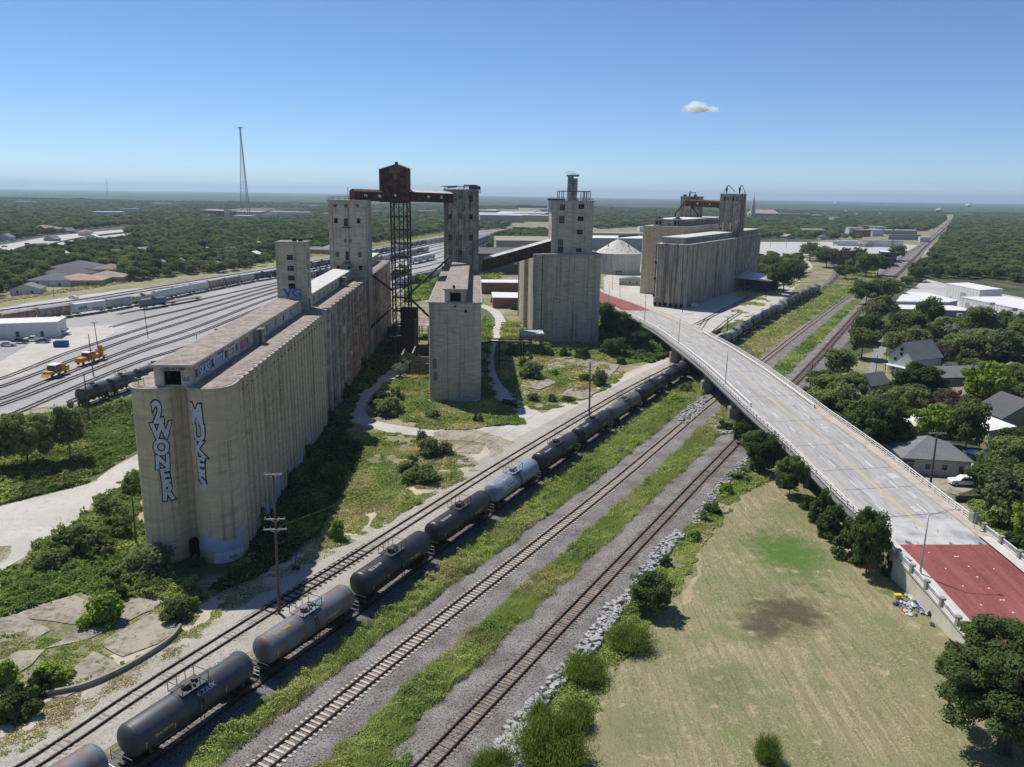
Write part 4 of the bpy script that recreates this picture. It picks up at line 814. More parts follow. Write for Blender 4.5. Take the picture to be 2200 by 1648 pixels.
block(D1, pts, HD, MT['silo_pale'], lip=.25, roofmat=MT['roof_pale'], cpts=cp)
pts = [(-16, 93.2), (-2.5, 93.2)]+lobes(-2.5, 93.4, 150, 2.6, .4, 1)+[(-2.5, 150), (-16, 150)]
block(D1, pts, HD, MT['silo_stain'], lip=.25, roofmat=MT['roof_pale'])
m = MB(); wd = [(4+5*i, 5.2+5*i, HD+.8, HD+1.9) for i in range(16)]
facade(m, (-13.6, 3.4), (-3.0, 3.4), HD, HD+2.7, []); facade(m, (-3.0, 3.4), (-3.0, 86), HD, HD+2.7, wd); facade(m, (-13.6, 86), (-13.6, 3.4), HD, HD+2.7, []); facade(m, (-4, 97), (-4, 148), HD, HD+2.7, [(3+5*i, 4.2+5*i, HD+.8, HD+1.9) for i in range(9)])
gd = m.build('gallery', MT['silo_stain'], D1)
for h in wd[::1]: window_at(gd, (-3.0, 3.4), (-3.0, 86), h, nx=1, nz=1)
m = MB(); m.box(-13.9, -2.7, 3.1, 86.3, HD+2.71, HD+3.0); m.box(-13.9, -3.7, 97, 149, HD+2.71, HD+3.0); m.build('roof', MT['roof_pale'], gd)
m = MB()
for k in range(3):
    for j in range(2): m.box(-14.3+5.2*k+j*2.3-.5, -14.3+5.2*k+j*2.3+.5, -.6, .6, .4, 2.0)
m.loose('vent_hole', MT['dark_in'], D1)
m = MB(); 
for z in (20, 12.5, 4.5): m.box(-15.9, -14.7, .6, 2.2, z, z+.1); m.box(-15.9, -14.7, .6, .7, z, z+1.1)
m.box(-15.6, -15.3, 1.0, 1.3, 1, 29); m.build('ladder_platform', MT['rust_dark'], D1)
T5 = empty('elevator_tower', (79.3, 365, 0), RD, 'stained concrete tower standing on the far elevator, two cyclone pipes looping over its roof', 'tower')
xa, xb, ya = -11.4, .25, 86.5
tower(T5, xa, xb, ya, ya+9.5, 0, 52.2, MT['silo_stain'], front=[(1.8, 3.0, 49.0, 51.0, 'o'), (3.6, 4.6, 49.0, 51.0, 'w'), (6.4, 7.6, 48.9, 51.2, 'o'), (8.6, 9.6, 49.0, 50.8, 'w'), (1, 2, 33.5, 34.6, 'o'), (7, 7.8, 34, 35.2, 'w'), (3, 3.8, 34, 35.2, 'w')], right=[(2, 3.2, 46, 48, 'o'), (5.4, 6.4, 40, 42, 'o')])
m = MB()
for x in (xa+2.7, xb-1.8):
    m.lathe([(.15, 52.5), (.55, 54.6), (.6, 55.6), (.2, 56.4), (0, 56.5)], 10, (x, ya+1.5, 0)); m.tube((x, ya+1.5, 56.4), (x+1.0, ya+1.5, 57.2), .2); m.tube((x+1.0, ya+1.5, 57.2), (min(xb+1.1, x+4.6), ya+1.5, 53.6), .17)
m.tube((xb+1.1, ya+1.5, 53.6), (xb+1.1, ya+1.5, 30), .2); m.tube((xb+.2, ya-.3, 53), (xb+.2, ya-.3, 30), .16); m.tube((xa+1.2, ya+1.5, 54.6), (xa+1.2, ya+1.5, 52.5), .12); m.tube((xa+1.2, ya+1.5, 54.6), (xa+2.6, ya+1.5, 54.8), .12); m.build('cyclone_pipes', MT['rust_dark'], T5)
m = MB(); m.box(xa+2.2, xa+2.8, ya-.2, ya, 33, 37.5); m.box(xa+6.2, xa+6.8, ya-.2, ya, 33, 37); m.build('downpipe', MT['galv'], T5)
D2 = empty('grain_elevator', (79.3, 365, 0), RD, 'rear block of the far elevator, plain brown front and square windowed gallery on top', 'grain elevator')
HE = 35.6
pts = arc(-39, 46, .8, 180, 270, 4)+[(-17.4, 45.2)]+lobes(-17.0, 46, 92, 4.2, .35, 1)+[(-17, 92), (-17.0, 140), (-39.8, 140)]
block(D2, pts, HE, MT['silo'], lip=.25, roofmat=MT['roof_pale'])
m = MB(); wd = [(1+3.1*i, 2.4+3.1*i, HE+1.0, HE+2.6) for i in range(24)]
facade(m, (-35, 48), (-20, 48), HE, HE+3.4, [(1.2, 2.6, HE+.8, HE+2.6), (3.2, 4.4, HE+.8, HE+2.6), (11.2, 12.6, HE+.8, HE+2.8), (13, 14.2, HE+.8, HE+2.8)]); facade(m, (-20, 48), (-20, 126), HE, HE+3.4, wd); facade(m, (-35, 126), (-35, 48), HE, HE+3.4, [])
g4 = m.build('gallery', MT['silo_stain'], D2)
for h in wd: window_at(g4, (-20, 48), (-20, 126), h, nx=1, nz=1)
for h in [(1.2, 2.6, HE+.8, HE+2.6), (3.2, 4.4, HE+.8, HE+2.6), (11.2, 12.6, HE+.8, HE+2.8), (13, 14.2, HE+.8, HE+2.8)]: window_at(g4, (-35, 48), (-20, 48), h, nx=1, nz=1, open_=True)
m = MB(); m.box(-35.3, -19.7, 47.7, 126.3, HE+3.41, HE+3.7); m.build('roof', MT['white'], g4)
for x in (-33, -22.5):
    m = MB(); m.box(x-2, x+2, 47.4, 52, HE+3.7, HE+4.0); m.lathe([(1.4, HE+4.0), (1.0, HE+4.6), (0, HE+4.8)], 8, (x, 50, 0)); m.build('roof_vent', MT['rust_dark'], g4)
T6 = empty('elevator_tower', (79.3, 365, 0), RD, 'short dark stained tower at the back of the far elevator, joined by a rusty bridge', 'tower')
tower(T6, -37.9, -27.4, 99, 108, HE, 50.6, MT['silo_stain'], front=[(5, 6.8, 48.2, 49.8, 'o'), (6.4, 8, 44, 45.2, 'o')])
m = MB(); m.lathe([(.5, 51), (.5, 52.5), (.15, 54), (0, 54.1)], 10, (-33.4, 101, 0)); m.tube((-33.4, 101, 53.2), (-30, 101, 53.2), .15); m.tube((-30, 101, 53.2), (-30, 101, 51), .15); m.tube((-36.4, 98.6, 46), (-39.6, 96, 41.5), .45); m.tube((-39.6, 96, 41.5), (-39.6, 95, 37), .4); m.tube((-32, 98.6, 46), (-26.5, 96, 41), .4); m.tube((-26.5, 96, 41), (-26.5, 96, 37), .35)
for x in (-36, -30): m.lathe([(1.1, 51), (1.1, 51.5), (.4, 52.2), (0, 52.2)], 10, (x, 100.5, 0))
m.build('spouts', MT['rust_dark'], T6)
_l = Matrix.Rotation(RD, 4, 'Z'); _o = Vector((79.3, 365, 0))
w3 = lambda x, y, z: tuple(_o+(_l @ Vector((x, y, z))))
gallery('conveyor_gallery', 'rusty bridge joining the two towers of the far elevator', w3(-34, 98.2, 45.7), w3(-11.5, 91, 45.0), 2.6, 3.0, holes=(.35, .7))
AW = empty('loading_shed', tuple(w3(2.2, 84, 0)), RD, 'open sided tin roofed loading shed on dark posts beside the far elevator', 'shed')
m = MB(); m.add([(-4, 0, 8.2), (16, 3, 6.6), (19, 32, 6.9), (-4, 36, 8.6), (-4, 0, 8.0), (16, 3, 6.4), (19, 32, 6.7), (-4, 36, 8.4)], [(0,1,2,3), (7,6,5,4), (0,4,5,1), (1,5,6,2), (2,6,7,3), (3,7,4,0)]); m.build('roof', MT['galv'], AW, fix=True)
m = MB()
for y in range(2, 34, 4):
    for x in (-3, 3, 9, 15): m.box(x-.2, x+.2, y-.2, y+.2, 0, 6.4)
m.box(12.5, 15, 4, 7, 0, 6.3); m.box(14, 17, 20, 24, 0, 6.3); m.box(-4, 14, 33, 33.4, 0, 6.4); m.build('post', MT['rust_dark'], AW)
# ---- steel grain bin and yard office
GB = empty('steel_bin', (70.5, 541, 0), 0, 'squat round steel grain bin with a rusting cone roof behind the right elevator', 'grain bin')
m = MB(); m.lathe([(15.2, -1), (15.2, 13.4)], 64); m.build('wall', mat('corrugated_steel', [(.3, (.36,.36,.36)), (.7, (.50,.50,.50))], .6, rough=.6, coord='obj', stretch=(1,1,3), fine=[(.6, .5, .7, (.30,.29,.28), (1,1,.1))]), GB, smooth=True)
m = MB(); m.lathe([(15.6, 13.2), (15.6, 13.5), (1.2, 22.4), (1.2, 23.2), (0, 23.3)], 64); m.build('roof', mat('rusting_cone', [(.3, (.50,.49,.47)), (.52, (.58,.56,.52)), (.62, (.40,.30,.22)), (.75, (.33,.23,.16))], .35, coord='obj'), GB)
m = MB(); m.beam((0, 0, 24), (15, 16, 24.6), 1.1); m.box(-3, 1, -15.6, -15.2, 2.0, 2.6); m.box(-2.8, -2.5, -15.7, -15.2, 0, 2); m.box(.6, .9, -15.7, -15.2, 0, 2)
for x, y in ((-7, -4), (6, -8)): m.beam((x, y, 17.5), (x-.6, y-.6, 19.2), .5)
m.build('conveyor', MT['rust_dark'], GB)
# ================================================================== ROAD BRIDGE
ZK = [(20,.6),(50,1.0),(78,1.9),(96,3.3),(112,4.3),(138,5.6),(152,6.2),(169,6.8),(200,7.2),(229,7.0),(260,6.0),(280,5.1),(342,2.7),(400,1.2),(520,.3)]
zr = lambda y: float(np.interp(y, [a for a, b in ZK], [b for a, b in ZK]))
def edge(px):
    out = []
    for p in px:
        z = 4.0
        for _ in range(12): q = G(*p, z); z = .5*z+.5*zr(q.y)
        out.append((q.x, q.y))
    return out
Lp = edge([(1290,652),(1382,703),(1414,722),(1471,763),(1500,785),(1599,878),(1653,924),(1707,973),(1777,1050),(1850,1112),(1927,1190),(2077,1343)])
Rp = edge([(1290,629),(1363,650),(1398,660),(1467,688),(1509,706),(1560,738),(1640,787),(1780,892),(1933,1000),(2050,1097),(2133,1160),(2199,1210)])
Lp = [(30, 455), (36.5, 385)][:1]+Lp+[(50.6, 40)]; Rp = [(46, 470)]+Rp+[(66.5, 60), (66.6, 40)]
Ls = sorted(Lp, key=lambda p: p[1]); Rs = sorted(Rp, key=lambda p: p[1])
ys = np.arange(40, 440, 2.0)
xl = np.interp(ys, [p[1] for p in Ls], [p[0] for p in Ls]); xr_ = np.interp(ys, [p[1] for p in Rs], [p[0] for p in Rs])
kk = np.hanning(21); kk /= kk.sum(); sm = lambda a: np.convolve(np.pad(a, 10, mode='edge'), kk, 'valid')
xm = sm((xl+xr_)/2)
CB = np.stack([xm, ys], 1); ZB = np.array([zr(y) for y in ys]); HWd = 8.3
T_, N_ = normals(CB)
def wl(off):  # world line at offset
    return CB+N_*off
def bstrip(o0, o1, dz0, dz1=None, y0=-1e9, y1=1e9):
    dz1 = dz0 if dz1 is None else dz1; k = (ys >= y0) & (ys <= y1); a, b = wl(o0)[k], wl(o1)[k]; z = ZB[k]; n = len(z)
    V = np.concatenate([np.c_[a, z+dz0], np.c_[b, z+dz1]]); i = np.arange(n-1); return V, np.stack([i, i+n, i+n+1, i+1], 1)
Y_RET, Y_RED0, Y_FAR, Y_REDF = 106.0, 102.0, 300.0, 335.0    # end of the retaining wall, end of the red paving at both ends
BR = empty('road_bridge', (0, 0, 0), 0, 'curved four lane concrete road bridge on piers crossing over the railway tracks', 'bridge')
strips('deck', [bstrip(-6.4, 6.4, 0), bstrip(-HWd, -HWd-.001, 0.0, -.9, Y_RET-4, 420), bstrip(HWd+.001, HWd, -.9, 0, Y_RET-4, 420), bstrip(HWd, -HWd, -.9, None, Y_RET-4, 420)], MT['deck'], BR)
strips('sidewalk', [bstrip(-HWd, -6.55, .18, None, Y_RED0+2, 440), bstrip(6.4, HWd, .18, None, Y_RED0+2, 440), bstrip(-6.55, -6.4, .18, None, Y_RED0+2, 440), bstrip(-6.4, -6.399, .18, 0.0, Y_RED0+2), bstrip(6.399, 6.4, 0, .18, Y_RED0+2)], MT['sidewalk'], BR)
m = MB()                                              # girders
strips('girder', [bstrip(o-.25, o-.251, -.9, -1.9, Y_RET, 400) for o in (-7.4, -4.4, -1.5, 1.5, 4.4, 7.4)]+[bstrip(o+.251, o+.25, -1.9, -.9, Y_RET, 400) for o in (-7.4, -4.4, -1.5, 1.5, 4.4, 7.4)]+[bstrip(o+.25, o-.25, -1.9, None, Y_RET, 400) for o in (-7.4, -4.4, -1.5, 1.5, 4.4, 7.4)], MT['pier'], BR)
def P3(off, y, dz=0.0):
    x = np.interp(y, ys, CB[:, 0]); tx = np.interp(y, ys, T_[:, 0]); ty = np.interp(y, ys, T_[:, 1]); z = np.interp(y, ys, ZB)
    return Vector((x+ty*off, y-tx*off, z+dz))
HEAD = lambda y: math.atan2(np.interp(y, ys, T_[:, 1]), np.interp(y, ys, T_[:, 0]))
# painted lines and joints
strips('centre_line', [bstrip(-.27, -.11, .006, None, Y_RED0+1, 400), bstrip(.11, .27, .006, None, Y_RED0+1, 400)], MT['road_yellow'], BR)
for off in (-3.25, 3.25):
    m = MB()
    for y in np.arange(112, 330, 9.0):
        a, b = P3(off-.07, y, .006), P3(off+.07, y, .006); c, d = P3(off-.07, y+3, .006), P3(off+.07, y+3, .006); m.add([a, b, d, c], [(0, 1, 2, 3)])
    m.build('lane_dashes', MT['road_white'], BR)
m = MB()
for y in (110, 120, 128, 140, 154, 172, 196, 232, 262, 290):
    m.add([P3(-6.3, y, .005), P3(6.3, y+1.8, .005), P3(6.3, y+1.92, .005), P3(-6.3, y+.12, .005)], [(0, 1, 2, 3)])
m.build('expansion_joint', flat('joint_black', (.03,.03,.03)), BR)
m = MB(); random.seed(5)
for y, o, l, w in ((112, 2.0, 2.2, .9), (117, 4.4, 3, .8), (125, 5.0, 2.4, 1.6), (138, 3.6, 4, .5), (150, 3.9, 3, .8)):
    m.add([P3(o-w/2, y, .004), P3(o+w/2, y+.3, .004), P3(o+w/2*.8, y+l, .004), P3(o-w/2, y+l*.9, .004)], [(0, 1, 2, 3)])
m.loose('patch_repair', mat('pale_patch', [(.3, (.44,.43,.41)), (.7, (.55,.54,.52))], 1), BR)
strips('approach_slab', [bstrip(-6.38, 6.38, .003, None, Y_RED0, 110)], mat('worn_pale_slab', [(.3, (.27,.27,.27)), (.48, (.44,.435,.42)), (.7, (.55,.54,.52))], .35, detail=8, fine=[(.8, .6, .66, (.12,.12,.12), (1,.4,1))]), BR)
# red paved approaches
for nm, a, b in (('red_approach_road', 40, Y_RED0), ('red_approach_road', Y_REDF, 440)):
    k = (ys >= a) & (ys <= b); V, Fq = bstrip(-6.38, 6.38, .008, None, a, b)
    if a == 40:
        z = V.copy()
    struct(strips(nm, [(V, Fq)], MT['redroad']))
m = MB()
for y in np.arange(44, 101, 2.6):
    for o in (-.18, .18):
        if random.random() < .8: m.add([P3(o-.12, y, .012), P3(o+.12, y, .012), P3(o+.12, y+.2, .012), P3(o-.12, y+.2, .012)], [(0, 1, 2, 3)])
for o in (-3.2, 3.2):
    for y in np.arange(45, 100, 4.2):
        if random.random() < .75: m.add([P3(o-.07, y, .012), P3(o+.07, y, .012), P3(o+.07, y+.25, .012), P3(o-.07, y+.25, .012)], [(0, 1, 2, 3)])
struct(m.build('road_studs', MT['road_white']))
struct(strips('sidewalk', [bstrip(-HWd+.35, -6.55, .2, None, 40, Y_RED0+2), bstrip(6.4, HWd-.35, .2, None, 40, Y_RED0+2), bstrip(-6.55, -6.4, .2, None, 40, Y_RED0+2), bstrip(-6.4, -6.399, .2, 0, 40, Y_RED0+2)], MT['sidewalk_pale']))
# outer pipe railings on the bridge, inner low balustrade barriers
for sgn, a, b in ((-1, Y_RET, 352), (1, Y_RET+3, 352)):
    o = sgn*(HWd-.12); m = MB(); yy = np.arange(a, b, 2.0)
    for y in yy: m.beam(P3(o, y, 0), P3(o, y, 1.15), .16 if int(y) % 6 else .26)
    for h in (.35, .72, 1.1):
        for y0_, y1_ in zip(yy[:-1], yy[1:]): m.beam(P3(o, y0_, h), P3(o, y1_, h), .09 if h < 1 else .13)
    m.build('railing', MT['white'], BR)
def barrier(off, a, b):
    m = MB(); yy = np.arange(a, b, 1.0)
    for y in yy: p = P3(off, y, 0); m.cbox(p+Vector((0, 0, .4)), .26, .22, .8, HEAD(y))
    for y0_, y1_ in zip(yy[:-1], yy[1:]): m.beam(P3(off, y0_, .85), P3(off, y1_, .85), .34, .22)
    for y in (yy[0], yy[-1]): m.cbox(P3(off, y, .45), .6, .4, .95, HEAD(y))
    return m.build('barrier', MT['white'], BR)
_yl = edge([(1622,874)])[0][1]; _yr = edge([(1748,878)])[0][1]
barrier(-6.75, _yl, 305); barrier(6.75, _yr, 262)
# retaining wall with post and panel parapets
def parapet(sgn, a, b, name, label):
    r = empty(name, (0, 0, 0), 0, label, 'retaining wall'); o = sgn*HWd
    pr = [bstrip(o-.12 if sgn < 0 else o-.001, o+.001 if sgn < 0 else o+.12, .05, None, a, b)]
    k = (ys >= a) & (ys <= b); E_ = wl(o)[k]; zz = ZB[k]; n = len(zz); i = np.arange(n-1)
    Vw = np.concatenate([np.c_[E_, zz+.05], np.c_[E_, np.full(n, -.3)]]); Fw = np.stack([i, i+n, i+n+1, i+1], 1)
    if sgn > 0: Fw = Fw[:, ::-1]
    strips('wall', [(Vw, Fw)], MT['retain'], r)
    q = sgn*(HWd+.18); strips('ledge', [bstrip(min(q, q-sgn*.7), max(q, q-sgn*.7), .12, None, a, b), bstrip(q, q+.001, .12, -.15, a, b) if sgn < 0 else bstrip(q, q+.001, -.15, .12, a, b)], MT['sidewalk_pale'], r)
    for y in np.arange(a+1.5, b, 3.9):
        m = MB(); p = P3(sgn*(HWd-.05), y, .55); m.cbox(p, .55, .5, 1.15, HEAD(y)); m.cbox(p+Vector((0, 0, .64)), .66, .6, .12, HEAD(y)); m.build('post', MT['pier'], r)
        if y+3.9 > b: continue
        m = MB()
        for h in (.28, 1.0): m.beam(P3(sgn*(HWd-.05), y+.28, h), P3(sgn*(HWd-.05), y+3.62, h), .12)
        for t in np.linspace(y+.35, y+3.55, 13): m.beam(P3(sgn*(HWd-.05), t, .28), P3(sgn*(HWd-.05), t, 1.0), .06)
        m.build('panel', MT['white'], r)
    return r
parapet(-1, 46, Y_RET+1, 'retaining_wall', 'cream concrete retaining wall above the mown field with brown posts and white railing panels')
parapet(1, 46, Y_RET+1, 'retaining_wall', 'retaining wall and brown post railing on the far side of the red paved road')
m = MB(); m.cbox(P3(HWd-.1, 108.5, .7), 1.1, .8, 1.5, HEAD(108)); tag(m.build('end_pillar', MT['pier']), 'stout brown concrete pillar where the white bridge railing meets the posts', 'pillar')
# closed fill under the approach
k = (ys <= Y_RET); n = int(k.sum()); A_, B_ = wl(-HWd+.05)[k], wl(HWd-.05)[k]
# far approach embankment walls
for sgn, nm in ((-1, 'left'), (1, 'right')):
    k = ys >= 352; E_ = wl(sgn*HWd)[k]; n = int(k.sum()); i = np.arange(n-1); V = np.concatenate([np.c_[E_, ZB[k]], np.c_[E_, np.full(n, -.3)]]); strips('abutment_wall', [(V, np.stack([i, i+n, i+n+1, i+1], 1)[:, ::(1 if sgn < 0 else -1)])], MT['retain'], BR)
m = MB(); a, b = P3(-HWd, 352, 0), P3(HWd, 352, 0); m.add([(a.x, a.y, -.3), (b.x, b.y, -.3), b, a], [(0, 1, 2, 3)]); a, b = P3(-HWd, Y_RET, 0), P3(HWd, Y_RET, 0); m.add([(a.x, a.y, -.3), (b.x, b.y, -.3), (b.x, b.y, b.z-.9), (a.x, a.y, a.z-.9)], [(0, 3, 2, 1)]); m.build('abutment_wall', MT['retain'], BR)
# piers
def pier(y, off0=-6.6, big=True):
    r = MB(); p = P3(off0, y); h = HEAD(y); z = p.z-1.9
    for o in (off0, 0.0, -off0):
        q = P3(o, y); r.cbox((q.x, q.y, z/2+(1.6 if big else 0)), 1.15, 1.05, z-(3.2 if big else 0), h)
    a, b = P3(-7.6, y), P3(7.6, y)
    r.beam((a.x, a.y, z+.3), (b.x, b.y, z+.3), 1.1, .75)
    o = r.build('pier', MT['pier'], BR)
    if big:
        r = MB()
        for oo in (off0, 0.0, -off0):
            q = P3(oo, y); r.cbox((q.x, q.y, 1.55), 2.0, 2.1, 3.4, h); r.cbox((q.x, q.y, 3.32), 1.6, 1.7, .2, h)
        r.build('plinth', MT['pier'], o)
py = [G(1557,905).y+.5, G(1497,845).y+.5, G(1452,800).y, G(1418,778).y, 262, 285, 310, 332]
for i, y in enumerate(py): pier(y, big=i < 4)
for y in (152, 134, 119): pier(y, big=False)
# street lamps: arm reaches over the road
def lamp(y, off, h=8.4, arm=3.2, label='', sgn=1, base=None):
    p = P3(off, y, .1); hd = HEAD(y); r = empty('street_lamp', p, hd-math.pi/2, label, 'street lamp', 'street lamps along the road bridge')
    m = MB(); m.tube((0, 0, 0), (0, 0, h), .13, .075, 10); m.tube((0, 0, 0), (0, 0, .4), .22, .18, 10); m.build('pole', MT['galv'], r, smooth=True)
    m = MB(); P = [Vector((sgn*arm*t, 0, h+.9*math.sin(t*math.pi/2)-.15)) for t in np.linspace(0, 1, 7)]
    for a, b in zip(P[:-1], P[1:]): m.tube(a, b, .05, .045, 6)
    m.build('arm', MT['galv'], r)
    m = MB(); e = P[-1]; m.ell((e.x+sgn*.35, 0, e.z-.02), .42, .14, .09, 10, 6); m.build('lamp_head', MT['galv'], r); return r
_ly = edge([(1996,1235)])[0][1]
lamp(_ly, -HWd+.9, 8.2, 3.3, 'street lamp on the sidewalk beside the red paved road')
lamp(edge([(1566,826)])[0][1], -6.9, 8.6, 3.2, 'street lamp at the crown of the bridge, nearest the double yellow line bend')
lamp(edge([(1470,742)])[0][1], -6.9, 8.8, 3.2, 'street lamp on the left parapet between the two bridge piers by the tank cars')
lamp(edge([(1401,694)])[0][1], -6.9, 9.0, 4.0, 'street lamp in front of the three round bins, curved arm to the right')
lamp(edge([(1310,655)])[0][1], -6.9, 9.0, 3.2, 'farthest street lamp, beside the far red paving')
sp = P3(HWd-1.3, edge([(2083,1140)])[0][1], .2); r = empty('road_sign', sp, 0, 'small road sign seen from behind on the sidewalk by the railing posts', 'road sign'); m = MB(); m.tube((0,0,0),(0,0,2.3),.05); m.build('post', MT['galv'], r); m = MB(); m.box(-.35,.35,.06,.1,1.6,2.4); m.build('sign_panel', MT['steel'], r)
# ================================================================== ROLLING STOCK
def paint(name, a, b, rustc=None, rough=.5, sc=.8, lo=.55, hi=.7):
    return mat(name, [(.3, a), (.7, b)], sc, rough=rough, coord='obj', fine=[(.7, lo, hi, rustc, (1.2,1.2,.5))] if rustc else [(1.6, .6, .8, tuple(.75*x for x in a))], spec=.5)
CP = dict(black=paint('black_tank_paint', (.016,.016,.018), (.026,.026,.029), (.055,.05,.047), .45, .9, .5, .8), slate=paint('slate_tank_paint', (.038,.042,.055), (.054,.059,.075), (.095,.095,.10), .5, .9, .5, .85),
          rusty=paint('grey_tank_rust', (.11,.13,.15), (.16,.18,.20), (.16,.10,.08), .6, .45, .44, .60), blue=paint('pale_blue_tank_paint', (.17,.22,.27), (.22,.27,.33)),
          brown=paint('taupe_tank_paint', (.11,.10,.10), (.15,.135,.13), (.19,.14,.12)), tan=paint('tan_tank_paint', (.42,.34,.24), (.52,.45,.34), (.33,.17,.09)),
          grey=paint('grey_tank_paint', (.10,.115,.13), (.15,.165,.185)), lead=paint('lead_tank_paint', (.20,.215,.235), (.28,.30,.32)),
          white=paint('white_hopper_paint', (.50,.52,.53), (.60,.62,.62)), ivory=paint('ivory_hopper_paint', (.38,.37,.35), (.50,.49,.46), (.25,.15,.10), sc=.5),
          redrust=paint('rust_red_hopper', (.26,.075,.045), (.34,.20,.15), (.45,.37,.30), sc=.4), rusthop=paint('rusty_hopper', (.30,.25,.21), (.36,.33,.29), (.20,.10,.065), sc=.5, lo=.48, hi=.6),
          box=paint('white_boxcar_paint', (.60,.60,.57), (.70,.69,.66), (.42,.34,.28)), frame=paint('underframe_black', (.018,.016,.015), (.04,.033,.028)))
MT['yellow'] = flat('reflective_yellow', (.55,.36,.03)); MT['letter'] = flat('white_lettering', (.60,.60,.58)); MT['letter_y'] = flat('yellow_lettering', (.55,.42,.08))
GR = 'tank cars in the long train beside the main line'
def bogies(root, xs, detail=True, r=.46):
    for x in xs:
        m = MB()
        for y in (-.98, .98): m.beam((x-1.25, y, .62), (x+1.25, y, .62), .16, .3); m.beam((x-.5, y, .9), (x+.5, y, .9), .2, .35)
        m.beam((x, -1, .75), (x, 1, .75), .45, .35); b = m.build('bogie', CP['frame'], root)
        if detail:
            for dx in (-.88, .88):
                m = MB()
                for y in (-.8, .8): m.tube((x+dx, y-.07, r), (x+dx, y+.07, r), r, None, 12)
                m.tube((x+dx, -.8, r), (x+dx, .8, r), .09); m.build('wheelset', MT['rail'], b)
def tank_car(L=14.6, rad=1.52, cz=2.72, paintm='black', detail=True):
    root = empty('tank_car', (0, 0, 0)); hl = L/2-.15
    m = MB(); prof = []
    for i in range(9): a = R(90*i/8); prof.append((rad*math.sin(a), -hl+.75*(1-math.cos(a))))
    n = 28 if detail else 12
    pr = prof+[(rad, -2), (rad, 0), (rad, 2)]+[(r_, -x) for r_, x in reversed(prof)]
    m.lathe(pr, n, (0, 0, cz), 'x'); m.build('tank', CP[paintm], root, smooth=True, fix=True)
    if detail:
        m = MB()
        for x in (-hl+.8, -1.9, 1.9, hl-.8): m.lathe([(rad+.012, x-.06), (rad+.02, x), (rad+.012, x+.06)], n, (0, 0, cz), 'x')
        m.build('weld_band', CP[paintm], root, smooth=True)
    top = cz+rad
    m = MB(); m.box(-1.5, 1.5, -.95, .95, top-.03, top+.03); m.tube((-.35, 0, top), (-.35, 0, top+.42), .42, None, 14); m.tube((-.35, 0, top+.42), (-.35, 0, top+.5), .48, None, 14); m.tube((.75, .1, top), (.75, .1, top+.36), .3, None, 10); m.tube((.2, -.5, top), (.2, -.5, top+.3), .14); m.build('manway', CP['frame'] if paintm in ('black', 'slate') else CP[paintm], root)
    if detail:
        m = MB()
        for x in (-1.5, 1.5):
            for y in (-.95, .95): m.beam((x, y, top-.1), (x, y, top+.95), .05)
            m.beam((x, -.95, top+.95), (x, .95, top+.95), .05)
        for y in (-.95, .95): m.beam((-1.5, y, top+.9), (-.5, y, top+.9), .05); m.beam((.5, y, top+.9), (1.5, y, top+.9), .05)
        for x in (-.5, .5): m.beam((x, -.95, top), (x, -.95, top+.9), .05); m.beam((x, .95, top), (x, .95, top+.9), .05)
        m.build('platform_railing', CP['frame'], root)
        for sg in (-1, 1):
            m = MB()
            for dx in (-.22, .22):
                P = [(dx, sg*(rad+.12)*math.sin(R(a)), cz+(rad+.12)*math.cos(R(a))) for a in (30, 50, 70, 90, 105)]+[(dx, sg*1.5, 1.15)]
                for a, b in zip(P[:-1], P[1:]): m.beam(a, b, .05)
            for a in (40, 52, 64, 76, 88, 98): m.beam((-.22, sg*(rad+.12)*math.sin(R(a)), cz+(rad+.12)*math.cos(R(a))), (.22, sg*(rad+.12)*math.sin(R(a)), cz+(rad+.12)*math.cos(R(a))), .04)
            m.build('ladder', CP['frame'], root)
            m = MB()
            for k in range(5):
                x = -hl+1.1+(2*hl-2.2)*k/4; t = R(98)
                for i in range(3):
                    a0, a1 = R(88+i*7), R(95+i*7)
                    m.add([(x-.06, sg*(rad+.015)*math.sin(a0), cz+(rad+.015)*math.cos(a0)), (x+.06, sg*(rad+.015)*math.sin(a0), cz+(rad+.015)*math.cos(a0)), (x+.06, sg*(rad+.015)*math.sin(a1), cz+(rad+.015)*math.cos(a1)), (x-.06, sg*(rad+.015)*math.sin(a1), cz+(rad+.015)*math.cos(a1))], [(0, 1, 2, 3)])
            m.build('reflective_stripe', MT['yellow'], root)
        for sg in (-1, 1):
            m = MB(); x = sg*(L/2+.15)
            for y in (-1.35, 1.35): m.beam((x, y, 1.0), (x, y, 1.95), .05); m.beam((x, y, 1.0), (x-sg*1.2, y, 1.0), .05)
            m.beam((x, -1.35, 1.9), (x, 1.35, 1.9), .06); m.beam((x, -1.35, 1.45), (x, 1.35, 1.45), .04); m.build('end_railing', MT['galv'] if sg > 0 else CP['frame'], root)
    m = MB(); m.box(-L/2-.3, L/2+.3, -.28, .28, .85, 1.2); m.box(-L/2+.1, -L/2+2.6, -1.35, 1.35, 1.05, 1.18); m.box(L/2-2.6, L/2-.1, -1.35, 1.35, 1.05, 1.18)
    for x in (-L/2+1.9, L/2-1.9): m.box(x-.2, x+.2, -1.2, 1.2, 1.1, 1.9)
    m.box(-.5, .5, -.3, .3, .55, 1.1); m.box(-L/2-.75, L/2+.75, -.1, .1, .82, .98); m.build('underframe', CP['frame'], root)
    bogies(root, (-L/2+1.9, L/2-1.9), detail); return root
